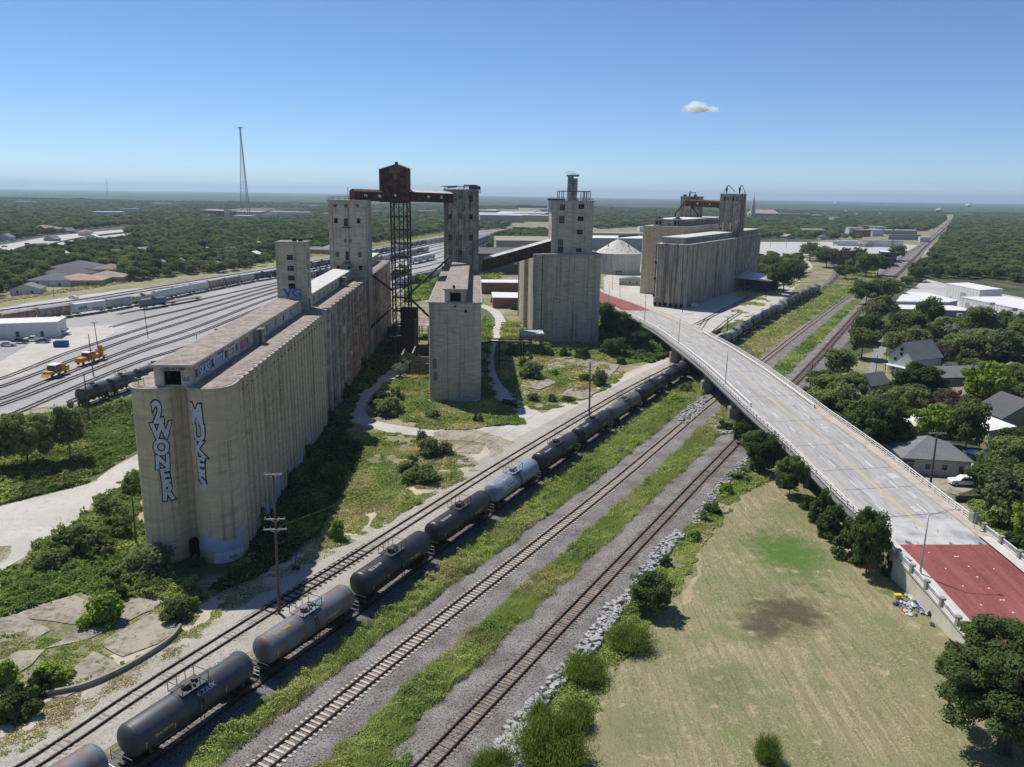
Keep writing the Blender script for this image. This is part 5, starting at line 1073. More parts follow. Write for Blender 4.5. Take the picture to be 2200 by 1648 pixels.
def side_text(root, s, x, zang, size, mm, side=-1, rad=1.52, cz=2.72, rr=.02, sx=1.0, off=.01):
    """lettering wrapped on the barrel; zang = degrees from the top"""
    def pl(a, b):
        t = R(zang)-b/rad; return (x+a*(1 if side < 0 else -1), side*(rad+rr)*math.sin(t), cz+(rad+rr)*math.cos(t))
    return text_on('lettering', s, size, pl, mm, root, offset=off, sx=sx)
def place_between(o, a, b, Lnom, z=.44):
    a, b = Vector((*a, 0)), Vector((*b, 0)); c = (a+b)/2; d = b-a; o.location = (c.x, c.y, z); o.rotation_euler = (0, 0, math.atan2(d.y, d.x)); s = d.length/Lnom; o.scale = (s, 1.07, 1.07) if s > 1.04 else (s, 1.03, 1.03)
tc0 = tank_car(); LN = 16.1
near = [('rusty','grey and rust tank car cut off by the bottom left corner of the photo'), ('slate','slate tank car with a scribbled white tag, nearest complete car of the train'), ('rusty','grey tank car with broad rust patches on its back, beside the timber power pole'),
        ('black','black tank car directly ahead of the rusty grey one'), ('black','black tank car coupled to the near end of the pale blue one'), ('blue','pale blue tank car with white company lettering on its side'),
        ('black','black tank car just beyond the pale blue one'), ('black','black tank car just before the taupe one'), ('brown','taupe tank car between two black ones, before the bridge'), ('black','black tank car just beyond the taupe one'), ('black','black tank car half way under the road bridge')]
stops = train+[(49.6, 221.5)]
for i, (c, lab) in enumerate(near):
    o = tc0 if i == 0 else copy_tree(tc0)
    place_between(o, stops[i], stops[i+1], LN); tag(o, lab, 'tank car', GR)
    recolor(o, ('tank', 'weld_band'), CP[c])
    recolor(o, ('manway',), CP['frame' if c in ('black', 'slate') else c])
    if i in (1, 2, 3, 4, 6, 7, 9): side_text(o, 'TILX 351174' if i != 2 else 'TILX 190602', 4.3 if i not in (2,3,4,6,7) else -4.4, -14 if i in (1,) else 28, .45, MT['letter'] if i != 2 else MT['letter_y'], side=-1, sx=1.0 if i > 0 else 1)
    if i == 5: side_text(o, 'PROCOR', -3.4, 80, 1.05, MT['letter'], off=.03); side_text(o, 'UTLX 208417', -4.4, 30, .5, MT['letter'])
    if i == 1: side_text(o, 'CTASK', 1.0, 60, .7, PT['silver'], off=0); side_text(o, 'TILX 351174', -4.2, 92, .36, MT['letter_y'])
    if i in (2, 3, 4, 6, 7, 8, 9): side_text(o, 'TILX 290518', 2.7, 96, .42, MT['letter_y'])
PT['scrawl'] = PT['silver']
# cars beyond the bridge on the same track
C = TR['tanks']; sd = np.r_[0, np.cumsum(np.linalg.norm(np.diff(C, axis=0), axis=1))]
def on_curve(o, C, s0, s1, Lnom, z=.44):
    d = np.r_[0, np.cumsum(np.linalg.norm(np.diff(C, axis=0), axis=1))]; P = lambda s: (float(np.interp(s, d, C[:, 0])), float(np.interp(s, d, C[:, 1]))); place_between(o, P(s0), P(s1), Lnom, z)
s_a, s_b = nearest_s(C, G(1562,743)), nearest_s(C, G(1758,629)); nfar = 11; sp_ = (s_b-s_a)/nfar
ords = 'first second third fourth fifth sixth seventh eighth ninth tenth last'.split()
for i in range(nfar):
    o = copy_tree(tc0); on_curve(o, C, s_a+i*sp_, s_a+(i+1)*sp_, LN); c = ('lead', 'slate', 'black', 'black', 'slate', 'lead', 'black', 'black', 'black', 'slate', 'lead')[i]
    tag(o, f'{"grey" if c == "lead" else "dark"} tank car beyond the bridge, {ords[i]} of those counted from the bridge' if i < 10 else 'grey tank car at the far end of the train, nearest the curve', 'tank car', GR); recolor(o, ('tank', 'weld_band'), CP[c])
s_g = nearest_s(C, (49.6, 221.5)); ng = int((s_a-s_g)/17.2)
tcl = tank_car(paintm='black', detail=False); first_low = True
def low_tank(c, lab, grp):
    global first_low
    o = tcl if first_low else copy_tree(tcl); first_low = False; recolor(o, ('tank',), CP[c]); tag(o, lab, 'tank car', grp); return o
for i in range(ng):
    o = low_tank('black', 'black tank car hidden under the shadow of the road bridge', GR); on_curve(o, C, s_g+i*(s_a-s_g)/ng, s_g+(i+1)*(s_a-s_g)/ng, LN)
CF = np.array([G(2004,490.5)[:2], G(2034,470.5)[:2]]); Lf = np.linalg.norm(CF[1]-CF[0]); nf = min(30, int(Lf/18))
for i in range(nf): o = low_tank('black', 'dark tank car of the distant train on the straight main line', 'tank cars of the distant train'); on_curve(o, CF, i*Lf/nf, (i+1)*Lf/nf, LN, .3); o.scale = (o.scale[0], 1.1, 1.1)
# ---- hoppers, boxcars and a flat car
def hopper(L=15.6, paintm='white'):
    root = empty('hopper_car', (0, 0, 0)); m = MB(); w = 1.5; n = 6
    sec = [(-w*.55, 1.3), (-w, 2.0), (-w*1.02, 3.6), (-w*.85, 4.35), (-.5, 4.6), (.5, 4.6), (w*.85, 4.35), (w*1.02, 3.6), (w, 2.0), (w*.55, 1.3)]
    v = []
    for x in (-L/2+.9, L/2-.9): v += [(x, y, z) for y, z in sec]
    k = len(sec); m.add(v, [(i, (i+1) % k, k+(i+1) % k, k+i) for i in range(k)]+[tuple(range(k-1, -1, -1)), tuple(range(k, 2*k))])
    for j in range(4):
        x = -L/2+2.9+j*(L-5.8)/3; m.add([(x-1.5, -1, 1.4), (x+1.5, -1, 1.4), (x+1.5, 1, 1.4), (x-1.5, 1, 1.4), (x-.4, -.5, .45), (x+.4, -.5, .45), (x+.4, .5, .45), (x-.4, .5, .45)], [(0,4,5,1),(1,5,6,2),(2,6,7,3),(3,7,4,0),(4,7,6,5)])
    m.build('body', CP[paintm], root, fix=True)
    m = MB()
    for j in range(11):
        x = -L/2+1.2+j*(L-2.4)/10
        for y in (-w*1.02-.04, w*1.02+.04): m.beam((x, y, 2.0), (x, y, 3.7), .09)
    m.build('side_rib', CP[paintm], root)
    m = MB(); m.box(-L/2+1.2, L/2-1.2, -.35, .35, 4.6, 4.75); m.box(-L/2, L/2, -1.2, -1.0, 4.42, 4.5); m.build('roof_walk', MT['galv'], root)
    m = MB(); m.box(-L/2-.2, L/2+.2, -.25, .25, .9, 1.25); m.box(-L/2, -L/2+1, -1.3, 1.3, 1.2, 1.3); m.box(L/2-1, L/2, -1.3, 1.3, 1.2, 1.3); m.box(-L/2-.6, L/2+.6, -.1, .1, .85, 1); m.build('underframe', CP['frame'], root)
    bogies(root, (-L/2+1.6, L/2-1.6), False); return root
def boxcar(L=15.6, paintm='box'):
    root = empty('box_car', (0, 0, 0)); m = MB(); m.box(-L/2+.2, L/2-.2, -1.5, 1.5, 1.2, 4.6); m.add([(-L/2+.1,-1.58,4.6),(-L/2+.1,0,4.85),(-L/2+.1,1.58,4.6),(L/2-.1,-1.58,4.6),(L/2-.1,0,4.85),(L/2-.1,1.58,4.6)], [(0,3,4,1),(1,4,5,2),(0,1,2),(5,4,3)]); m.build('body', CP[paintm], root, fix=True)
    m = MB()
    for y in (-1.54, 1.54): m.box(-1.4, 1.4, y-.05, y+.05, 1.3, 4.4)
    m.build('sliding_door', CP[paintm], root)
    m = MB()
    for j in range(15):
        x = -L/2+.5+j*(L-1)/14
        if abs(x) > 1.6:
            for y in (-1.54, 1.54): m.beam((x, y, 1.3), (x, y, 4.5), .08)
    m.build('side_rib', CP[paintm], root)
    m = MB(); m.box(-L/2-.2, L/2+.2, -.25, .25, .85, 1.2); m.box(-L/2-.6, L/2+.6, -.1, .1, .85, 1); m.build('underframe', CP['frame'], root); bogies(root, (-L/2+1.9, L/2-1.9), False); return root
hp0 = hopper(); bx0 = boxcar(); _used = {}
def stock(kind, c, lab, grp):
    if kind == 't': return low_tank(c, lab, grp)
    src = hp0 if kind == 'h' else bx0
    o = src if kind not in _used else copy_tree(src); _used[kind] = 1
    recolor(o, ('body', 'side_rib', 'sliding_door'), CP[c]); tag(o, lab, 'hopper car' if kind == 'h' else 'box car', grp); return o
def seq(C, px0, items, pitch=17.0, grp='wagons on the yard tracks', z=.24):
    s = nearest_s(C, G(*px0))
    for it in items:
        o = stock(it[0], it[1], it[2], grp); on_curve(o, C, s, s+pitch, 16.3, z); s += pitch
def px_len(C, a, b): return nearest_s(C, G(*b))-nearest_s(C, G(*a))
C2 = YT[2]
first = [('h','redrust','rust red hopper car at the left edge of the photo'), ('h','rusthop','rusty tan hopper car coupled behind the white box car'), ('b','box','white box car with a green tag on its side in the yard'),
         ('h','ivory','pale grey hopper car with blue scrawls, ahead of the white box car'), ('t','tan','tan tank car between pale grey hoppers in the yard'), ('h','white','first of three clean white hopper cars beyond the tan tank car'),
         ('h','white','second of three clean white hopper cars beyond the tan tank car'), ('h','white','third of three clean white hopper cars beyond the tan tank car'),
         ('h','rusthop','first rusty hopper beyond the white ones'), ('h','rusthop','second rusty hopper beyond the white ones'), ('h','ivory','pale weathered hopper just before the yard tank cars')]
pt_ = px_len(C2, (-12,704), (544,605))/len(first)
seq(C2, (-12,704), first, pt_)
s0 = nearest_s(C2, G(544,605)); e0 = nearest_s(C2, G(958,518)); k = 0
while s0 < e0:
    kind, c = ('t', 'black' if k % 3 else 'slate') if (k < 9 or k % 7 > 3) else ('h', 'ivory')
    o = stock(kind, c, 'dark tank car in the long back row of the yard' if kind == 't' else 'pale hopper car in the long back row of the yard', 'wagons in the back row of the yard'); on_curve(o, C2, s0, s0+17.4, 16.3, .24); s0 += 17.4; k += 1
bc = [o for o in bpy.data.objects if o.get('label', '').startswith('white box car with a green')][0]
text_on('graffiti', 'WEFS', 1.7, lambda a, b: (a-3.9, -1.62, 2.1+b), flat('spray_green', (.06,.30,.20)), bc, offset=.1)
text_on('graffiti', 'KOZEN RAD', 1.0, lambda a, b: (a+3.2, -1.62, 1.6+b), flat('spray_faded', (.30,.20,.17)), bc, offset=.04)
hpx = [o for o in bpy.data.objects if o.get('label', '').startswith('pale grey hopper car with blue')][0]
text_on('graffiti', 'ENK  OSMA', 1.4, lambda a, b: (a, -1.66, 2.05+b), PT['paleblue'], hpx, offset=.06)
seq(YT[3], (299,667), [('t','grey','single dark grey tank car on the short yard spur')], px_len(YT[3], (299,667), (356,657)))
fl = empty('flat_car', (0, 0, 0), 0, 'empty low flat car with a worn timber deck coupled to the grey tank car', 'flat car'); m = MB(); m.box(-9, 9, -1.4, 1.4, 1.05, 1.3)
for i in range(18): m.box(-8.8+i, -8.1+i, -1.35, 1.35, 1.3, 1.42)
m.build('deck', mat('worn_deck', [(.3, (.22,.19,.15)), (.7, (.36,.31,.24))], 1), fl); bogies(fl, (-7, 7), False); on_curve(fl, YT[3], nearest_s(YT[3], G(358,656)), nearest_s(YT[3], G(428,644)), 18.6, .24)
seq(YT[5], (640,606), [(('h','rusthop') if i % 3 == 0 else ('t','black') if i % 3 == 1 else ('h','ivory'))+('weathered wagon in a mixed row on the middle of the yard',) for i in range(15)], 17.4, 'wagons in the mixed row')
for i, lb in enumerate(('nearest of three white box cars standing on the middle yard track', 'middle one of three white box cars on the yard track', 'farthest of three white box cars on the yard track')):
    o = stock('b', 'box', lb, 'white box cars'); a, b = nearest_s(YT[7], G(880,568)), nearest_s(YT[7], G(927,557)); on_curve(o, YT[7], a+(b-a)*i/3, a+(b-a)*(i+1)/3, 16, .24)
seq(YT[6], (695,600), [('t','brown','tank car just left of the wide head tower, nearer of two'), ('t','slate','tank car just left of the wide head tower, farther of two')], 17.4)
s0, e0 = nearest_s(YT8, G(168,879)), nearest_s(YT8, G(291,833)); n_ = 2
for i in range(2): o = copy_tree(tc0); recolor(o, ('tank', 'weld_band', 'manway'), CP['slate']); tag(o, ('dark tank car partly behind the trees left of the graffiti elevator', 'dark tank car just left of the graffiti elevator, coupled beyond the one by the trees')[i], 'tank car', 'tank cars behind the graffiti elevator'); on_curve(o, YT8, s0+i*(e0-s0)/2, s0+(i+1)*(e0-s0)/2, LN, .3)
s0 = e0
for i in range(3): o = low_tank('slate', 'dark tank car hidden behind the graffiti elevator', 'tank cars behind the graffiti elevator'); on_curve(o, YT8, s0, s0+17, LN, .3); s0 += 17
s0, e0 = nearest_s(YT8, G(862,619)), nearest_s(YT8, G(1000,571)); k = 0
while s0 < e0: o = stock('h', 'lead' if k % 3 else 'white', 'grey hopper car curving along the yard behind the lattice tower', 'grey hopper cars by the lattice tower'); on_curve(o, YT8, s0, s0+17.2, 16.3, .3); s0 += 17.2; k += 1
for tr, a, b in ((YT[8], (1030,540), (1056,520)), (YT[7], (1030,525), (1054,513)), (YT[9], (1030,547), (1060,527))):
    s0, e0 = nearest_s(tr, G(*a)), nearest_s(tr, G(*b)); k = 0
    while s0 < e0 and k < 14: o = low_tank('black' if k % 3 else 'slate', 'dark tank car standing in the far yard rows right of the central tower', 'tank cars in the far yard rows'); on_curve(o, tr, s0, s0+17.4, LN, .3); s0 += 17.4; k += 1
# ================================================================== ROAD VEHICLES
VG = flat('vehicle_glass', (.02,.025,.03), .15, 0, .6); TY = flat('tyre_rubber', (.02,.02,.02)); HL = flat('headlight_glass', (.5,.5,.48), .2); TLm = flat('tail_light', (.3,.02,.02), .3)
VP = {k: mat('car_paint_'+k, [(.3, c), (.7, tuple(x*1.1 for x in c))], 1, rough=.3, spec=.5, coord='obj') for k, c in dict(white=(.68,.68,.68), silver=(.45,.46,.48), black=(.02,.02,.025), blue=(.03,.06,.22), grey=(.12,.13,.14), teal=(.14,.19,.21), red=(.25,.03,.03)).items()}
PROF = {  # x, z outline of the side, front at +x
 'sedan': ([(-2.3,.35),(-2.3,.85),(-1.7,.95),(-1.15,1.38),(.35,1.40),(1.0,.98),(2.15,.85),(2.3,.6),(2.3,.35)], [(-1.55,.97),(-1.08,1.33),(.30,1.35),(.85,.98)]),
 'suv': ([(-2.4,.4),(-2.4,1.1),(-2.25,1.72),(.35,1.76),(1.0,1.15),(2.25,1.05),(2.4,.8),(2.4,.4)], [(-2.2,1.15),(-2.1,1.65),(.3,1.68),(.82,1.15)]),
 'pickup': ([(-2.8,.45),(-2.8,1.12),(-.75,1.12),(-.6,1.78),(.75,1.78),(1.3,1.2),(2.7,1.1),(2.85,.8),(2.85,.45)], [(-.62,1.17),(-.5,1.68),(.7,1.7),(1.12,1.18)])}
def vehicle(kind, px, heading, col, label, z=.05, cat=None):
    b, g = PROF[kind]; p = G(*px, z); r = empty({'sedan': 'parked_car', 'suv': 'parked_suv', 'pickup': 'pickup_truck'}[kind], p, heading, label, cat or {'sedan': 'car', 'suv': 'suv', 'pickup': 'pickup truck'}[kind])
    w = .95; m = MB(); n = len(b)
    top = max(z_ for x, z_ in b); Y = lambda z_: w if z_ < 1.2 and z_ < top-.3 else w*.80
    m.add([(x, -Y(z_), z_) for x, z_ in b]+[(x, Y(z_), z_) for x, z_ in b], [tuple(range(n)), tuple(range(2*n-1, n-1, -1))]+[(i, n+i, n+(i+1) % n, (i+1) % n) for i in range(n)])
    m.build('body', VP[col], r, fix=True)
    m = MB(); n = len(g)
    for sg in (-1, 1):
        yb, yt = sg*(w+.01), sg*(w*.80+.015)
        m.add([(x, yb if z_ < 1.2 and z_ < top-.3 else yt, z_) for x, z_ in g], [tuple(range(n))])
    fx = [(g[-1][0]+.1, g[-1][1]+.02), (g[-2][0]+.09, g[-2][1]+.0)]
    m.add([(fx[0][0], -w*.86, fx[0][1]), (fx[0][0], w*.86, fx[0][1]), (fx[1][0], w*.72, fx[1][1]), (fx[1][0], -w*.72, fx[1][1])], [(0, 1, 2, 3)])
    m.build('window', VG, r)
    if kind == 'pickup': m = MB(); m.box(-2.65, -.85, -.8, .8, 1.121, 1.125); m.build('cargo_bed', TY, r)
    L = b[-1][0]
    for x in (-L+.85, L-.85):
        for y in (-w+.05, w-.05):
            m = MB(); rr = .36 if kind != 'sedan' else .32; m.tube((x, y-.11, rr), (x, y+.11, rr), rr, None, 14); wh = m.build('wheel', TY, r); m = MB(); m.tube((x, y-.13, rr), (x, y+.13, rr), rr*.55, None, 10); m.build('rim', MT['galv'], wh)
    for y in (-.7, .7):
        m = MB(); m.cbox((L+.005, y, .72), .04, .32, .16); m.build('headlight', HL, r); m = MB(); m.cbox((-L-.005, y, .8), .04, .26, .2); m.build('tail_light', TLm, r)
    return r
vehicle('suv', (2068,1042), R(176), 'white', 'white four wheel drive wagon parked by the low brown wall near the bridge')
vehicle('sedan', (2010,1010), R(178), 'teal', 'grey blue saloon car parked against the grey hip roofed house')
vehicle('suv', (1100,873), R(-38), 'black', 'black car with a blue white windscreen driving on the shaded dirt track')
vehicle('suv', (1493,660), R(48), 'white', 'white and black car parked at the foot of the three round bins')
vehicle('sedan', (18,743), R(12), 'silver', 'silver saloon parked in front of the white yard building', z=.1)
vehicle('pickup', (40,737), R(6), 'black', 'black pickup with an open bed beside the silver saloon in the yard', z=.1)
vehicle('pickup', (72,733), R(-165), 'white', 'white pickup parked beside the dark blue car in the yard', z=.1)
vehicle('sedan', (92,736), R(-170), 'blue', 'dark blue car parked in front of the white pickup in the yard', z=.1)
vehicle('pickup', (128,712), R(15), 'grey', 'dark grey pickup behind the white one near the open shed', z=.1)
vehicle('suv', (136,719), R(12), 'white', 'white and black open top car right of the open shed', z=.1)
vehicle('pickup', (103,700), R(10), 'white', 'white pickup behind the white yard building', z=.1)
vehicle('sedan', (158,641), R(160), 'white', 'pale car driving on the street beyond the yard tracks', z=.1)
vehicle('sedan', (72,633), R(10), 'blue', 'blue and white car parked at the small white cottage', z=.1)
vehicle('sedan', (1338,612), R(0), 'black', 'dark car passing the small yard office near the steel bin', z=.1)
vehicle('sedan', (2185,885), R(170), 'white', 'white car behind the yellow house', z=.1)
vehicle('suv', (2165,685), R(170), 'red', 'dark red car parked before the white warehouse', z=.1); vehicle('suv', (2185,690), R(170), 'black', 'black car beside the dark red one before the white warehouse', z=.1)
for i, (px, c) in enumerate((((10,531),'black'),((60,526),'black'),((14,520),'white'),((145,503),'white'),((200,507),'white'),((160,502),'black'))):
    o = vehicle('suv' if i % 2 else 'sedan', px, R(20), c, f'{c} car on the distant highway, ' + ('nearest the left edge', 'second from the left edge', 'on the upper carriageway by the edge', 'beside the big cut', 'on the lower carriageway right of the trees', 'close to the overhead sign')[i], z=1.25)
# ---- track machines in the yard
MY = mat('machine_yellow', [(.3, (.55,.30,.04)), (.7, (.68,.40,.07))], 1, coord='obj', fine=[(2, .6, .7, (.22,.12,.05))]); MO = mat('machine_orange', [(.3, (.60,.24,.03)), (.7, (.70,.31,.05))], 1, coord='obj', fine=[(2, .58, .7, (.25,.12,.06))])
def machine(a, b, mm, label, big):
    p, q = G(*a, .3), G(*b, .3); d = q-p; r = empty('track_machine', p, math.atan2(d.y, d.x), label, 'rail machine'); L = d.length
    m = MB(); m.box(0, L, -1.1, 1.1, .9, 1.25); m.box(.2, L*.26, -1.1, 1.1, 1.25, 2.1 if big else 1.8); m.box(L*.55, L*.74, -.9, .9, 1.25, 2.0)
    if big: m.box(L*.84, L*.90, -.6, .6, 1.25, 4.2); m.box(L*.78, L, -.9, -.6, 2.4, 2.7); m.box(L*.3, L*.55, -1.3, -1.1, 1.4, 2.6)
    else: m.add([(-.8, -1.2, .5), (.3, -1.2, 1.6), (.3, 1.2, 1.6), (-.8, 1.2, .5)], [(0, 1, 2, 3)]); m.box(L*.82, L, -1.3, 1.3, .8, 2.2); m.tube((L*.9, -.6, 2.1), (L*.75, -.6, 2.8), .4)
    m.build('body', mm, r); m = MB(); x = L*.3; m.box(x, x+2.6, -1.15, 1.15, 1.26, 3.1); c = m.build('cab', VG, r); m = MB(); m.box(x-.3, x+3.0, -1.3, 1.3, 3.1, 3.3); m.build('roof', MT['white'], c)
    m = MB()
    for xx in (x, x+2.6):
        for y in (-1.17, 1.17): m.beam((xx, y, 1.25), (xx, y, 3.1), .14)
    m.build('cab_frame', mm, c)
    for xx in (1.2, L-1.2, L*.5):
        m = MB()
        for y in (-.8, .8): m.tube((xx, y-.1, .45), (xx, y+.1, .45), .45, None, 12)
        m.build('wheelset', MT['rail'], r)
    m = MB(); m.box(L*.45, L*.55, -.7, .7, 1.25, 3.4 if big else 2.4)
    for k in range(5): m.beam((L*.8+k*.5, random.uniform(-1, 1), 1.2), (L*.78+k*.6, random.uniform(-1, 1), 3.2 if big else 2.2), .12)
    m.build('engine', MT['rust_dark'], r)
machine((100,814), (141,800), MY, 'small yellow ballast regulator with a white roof standing on a yard track', False)
machine((168,786), (224,769), MO, 'larger orange tamping machine with a tall rear mast on the yard track', True)
DU = empty('skip', G(132,745), R(8), 'blue steel rubbish skip in the yard', 'skip'); m = MB(); m.box(-1.9, 1.9, -1.2, 1.2, .15, 1.9)
for x in (-1.9, -.95, 0, .95, 1.9): m.box(x-.06, x+.06, -1.26, 1.26, .2, 1.85)
m.build('body', flat('skip_blue', (.03,.10,.32)), DU); m = MB(); m.box(-1.8, 1.8, -1.1, 1.1, 1.9, 1.92); m.build('opening', MT['dark_in'], DU)
# ================================================================== BUILDINGS
def bmat(n, c, s=.6): return mat(n, [(.3, tuple(.85*x for x in c)), (.7, c)], s, coord='obj')
BM = {k: bmat('wall_'+k, c) for k, c in dict(white=(.66,.66,.64), cream=(.62,.57,.38), grey=(.34,.35,.35), blue=(.50,.56,.55), tan=(.42,.34,.25), brick=(.27,.12,.09), beige=(.50,.46,.40), dark=(.08,.075,.08), brownbrick=(.12,.085,.075), sage=(.36,.38,.34)).items()}
RM = {k: mat('roof_'+k, [(.3, tuple(.8*x for x in c)), (.7, c)], .5, rough=.85, fine=[(2.5, .5, .75, tuple(.7*x for x in c))]) for k, c in dict(grey=(.21,.215,.22), dark=(.11,.11,.12), brown=(.30,.21,.15), white=(.74,.735,.72), tan=(.36,.29,.23), slate=(.12,.14,.17), rust=(.45,.30,.22)).items()}
def house(px, w, l, rz, h, rh, kind, wall, roof, label, cat='house', z=0, ov=.45, nw=3, door=True, name='house'):
    p = G(*px, z) if len(px) == 2 else Vector(px); r = empty(name, p, rz, label, cat); hw, hl = w/2, l/2
    if kind == 'gable':
        m = MB(); m.add([(-hw,-hl,0),(hw,-hl,0),(hw,hl,0),(-hw,hl,0),(-hw,-hl,h),(hw,-hl,h),(hw,hl,h),(-hw,hl,h),(0,-hl,h+rh),(0,hl,h+rh)], [(0,1,5,8,4),(1,2,6,5),(2,3,7,9,6),(3,0,4,7)]); m.build('wall', BM[wall], r)
        m = MB(); a, b = hw+ov, hl+ov; e = h-ov*rh/hw; v = [(-a,-b,e),(0,-b,h+rh),(a,-b,e),(-a,b,e),(0,b,h+rh),(a,b,e)]; v += [(x, y, z_+.18) for x, y, z_ in v]
        m.add(v, [(6,7,10,9),(7,8,11,10),(0,3,4,1),(1,4,5,2),(0,1,7,6),(1,2,8,7),(4,3,9,10),(5,4,10,11),(3,0,6,9),(2,5,11,8)]); m.build('roof', RM[roof], r, fix=True)
    elif kind == 'hip':
        m = MB(); m.box(-hw, hw, -hl, hl, 0, h); m.build('wall', BM[wall], r)
        m = MB(); a, b = hw+ov, hl+ov; k = max(0, hl-hw); m.add([(-a,-b,h),(a,-b,h),(a,b,h),(-a,b,h),(0,-k-.01,h+rh),(0,k+.01,h+rh),(-a,-b,h-.15),(a,-b,h-.15),(a,b,h-.15),(-a,b,h-.15)], [(0,1,4),(1,2,5,4),(2,3,5),(3,0,4,5),(9,8,7,6),(6,7,1,0),(7,8,2,1),(8,9,3,2),(9,6,0,3)]); m.build('roof', RM[roof], r, fix=True)
    else:
        m = MB(); m.box(-hw, hw, -hl, hl, 0, h); m.build('wall', BM[wall], r)
        m = MB(); m.add([(-hw-.2,-hl-.2,h),(hw+.2,-hl-.2,h),(hw+.2,hl+.2,h),(-hw-.2,hl+.2,h),(-hw-.2,-hl-.2,h+.3),(hw+.2,-hl-.2,h+.3+rh),(hw+.2,hl+.2,h+.3+rh),(-hw-.2,hl+.2,h+.3)], [(4,5,6,7),(3,2,1,0),(0,1,5,4),(1,2,6,5),(2,3,7,6),(3,0,4,7)]); m.build('roof', RM[roof], r, fix=True)
    for i in range(nw):
        t = -hw+w*(i+.5)/nw
        for y, s in ((-hl, -1),):
            if door and i == nw-1:
                m = MB(); m.box(t-.5, t+.5, y+s*.05, y, .05, 2.1); m.build('door', BM['brick' if wall == 'cream' else 'dark'], r); continue
            m = MB(); m.box(t-.62, t+.62, y+s*.06, y, 1.0, 2.3); f = m.build('window', BM['white'], r); m = MB(); m.box(t-.5, t+.5, y+s*.075, y+s*.061, 1.1, 2.2); m.build('pane', VG, f)
    for i in range(max(1, nw-1)):
        t = -hl+l*(i+.5)/max(1, nw-1)
        for x, s in ((hw, 1), (-hw, -1)):
            m = MB(); m.box(min(x, x+s*.06), max(x, x+s*.06), t-.6, t+.6, 1.0, 2.3); f = m.build('window', BM['white'], r); m = MB(); a, b = sorted((x+s*.061, x+s*.075)); m.box(a, b, t-.48, t+.48, 1.1, 2.2); m.build('pane', VG, f)
    return r
o = house((1985,1000), 12, 11.5, R(-8), 3.2, 2.9, 'hip', 'beige', 'grey', 'grey hip roofed bungalow with a saloon car in front, closest to the bridge', nw=4)
m = MB(); m.cbox((1.5, -1.5, 5.1), .4, .4, .6); m.build('roof_vent', MT['galv'], o); m = MB(); m.box(-5.9, -3.9, -5.78, -5.7, .2, 2.8); m.build('porch_opening', BM['dark'], o)
o = house((1962,800), 8.4, 12.5, R(-62), 5.2, 4.2, 'gable', 'blue', 'grey', 'tall pale blue two storey house with a steep grey gable roof', nw=2)
m = MB()
for x, z_ in ((-.2, 5.6), (-.2, 7.0), (-2, 3.8)): m.box(x-.45, x+.45, -6.33, -6.26, z_, z_+.95)
m.build('window', VG, o)
m = MB(); m.box(-4.2, 4.2, -8.6, -6.3, 2.4, 2.55)
for x in (-4, 0, 4): m.box(x-.1, x+.1, -8.5, -8.3, 0, 2.4)
m.build('porch', BM['white'], o)
house((1870,842), 5.2, 7, R(-62), 2.8, 2.4, 'gable', 'blue', 'grey', 'small pale blue cottage with a grey gable roof near the bushes by the tracks', nw=2)
house((2040,825), 9, 16, R(-80), 3.1, 2.0, 'gable', 'beige', 'grey', 'long grey roofed bungalow behind the dark round tree', nw=3)
house((2050,870), 9, 11, R(-75), 3.0, 1.5, 'gable', 'beige', 'tan', 'low house with a faded grey brown roof behind the lime coloured tree', nw=3)
house((2172,920), 12, 9, R(6), 3.8, 3.6, 'gable', 'cream', 'dark', 'pale yellow gabled house with a dark roof at the right edge', nw=3)
house((2120,940), 6, 8, R(8), 2.6, .8, 'flat', 'white', 'white', 'low white roofed annex left of the yellow house', nw=2)
house((1975,930), 9, 8, R(0), 2.8, 1.6, 'hip', 'beige', 'white', 'pale roofed house half hidden by the lime green tree', nw=2)
house((2010,770), 22, 7, R(8), 3.0, 1.6, 'hip', 'tan', 'grey', 'long low grey roofed house behind the row of round trees', nw=4)
house((2110,732), 18, 8, R(8), 3.0, 1.6, 'hip', 'tan', 'slate', 'slate roofed house seen between the trees in front of the warehouse', nw=3)
house((2195,760), 10, 9, R(8), 3.0, 1.8, 'hip', 'blue', 'slate', 'blue grey roofed house at the right edge below the warehouse', nw=2)
house((2190,820), 8, 8, R(8), 3, 1.8, 'gable', 'white', 'grey', 'small white house among the trees at the right edge', nw=2)
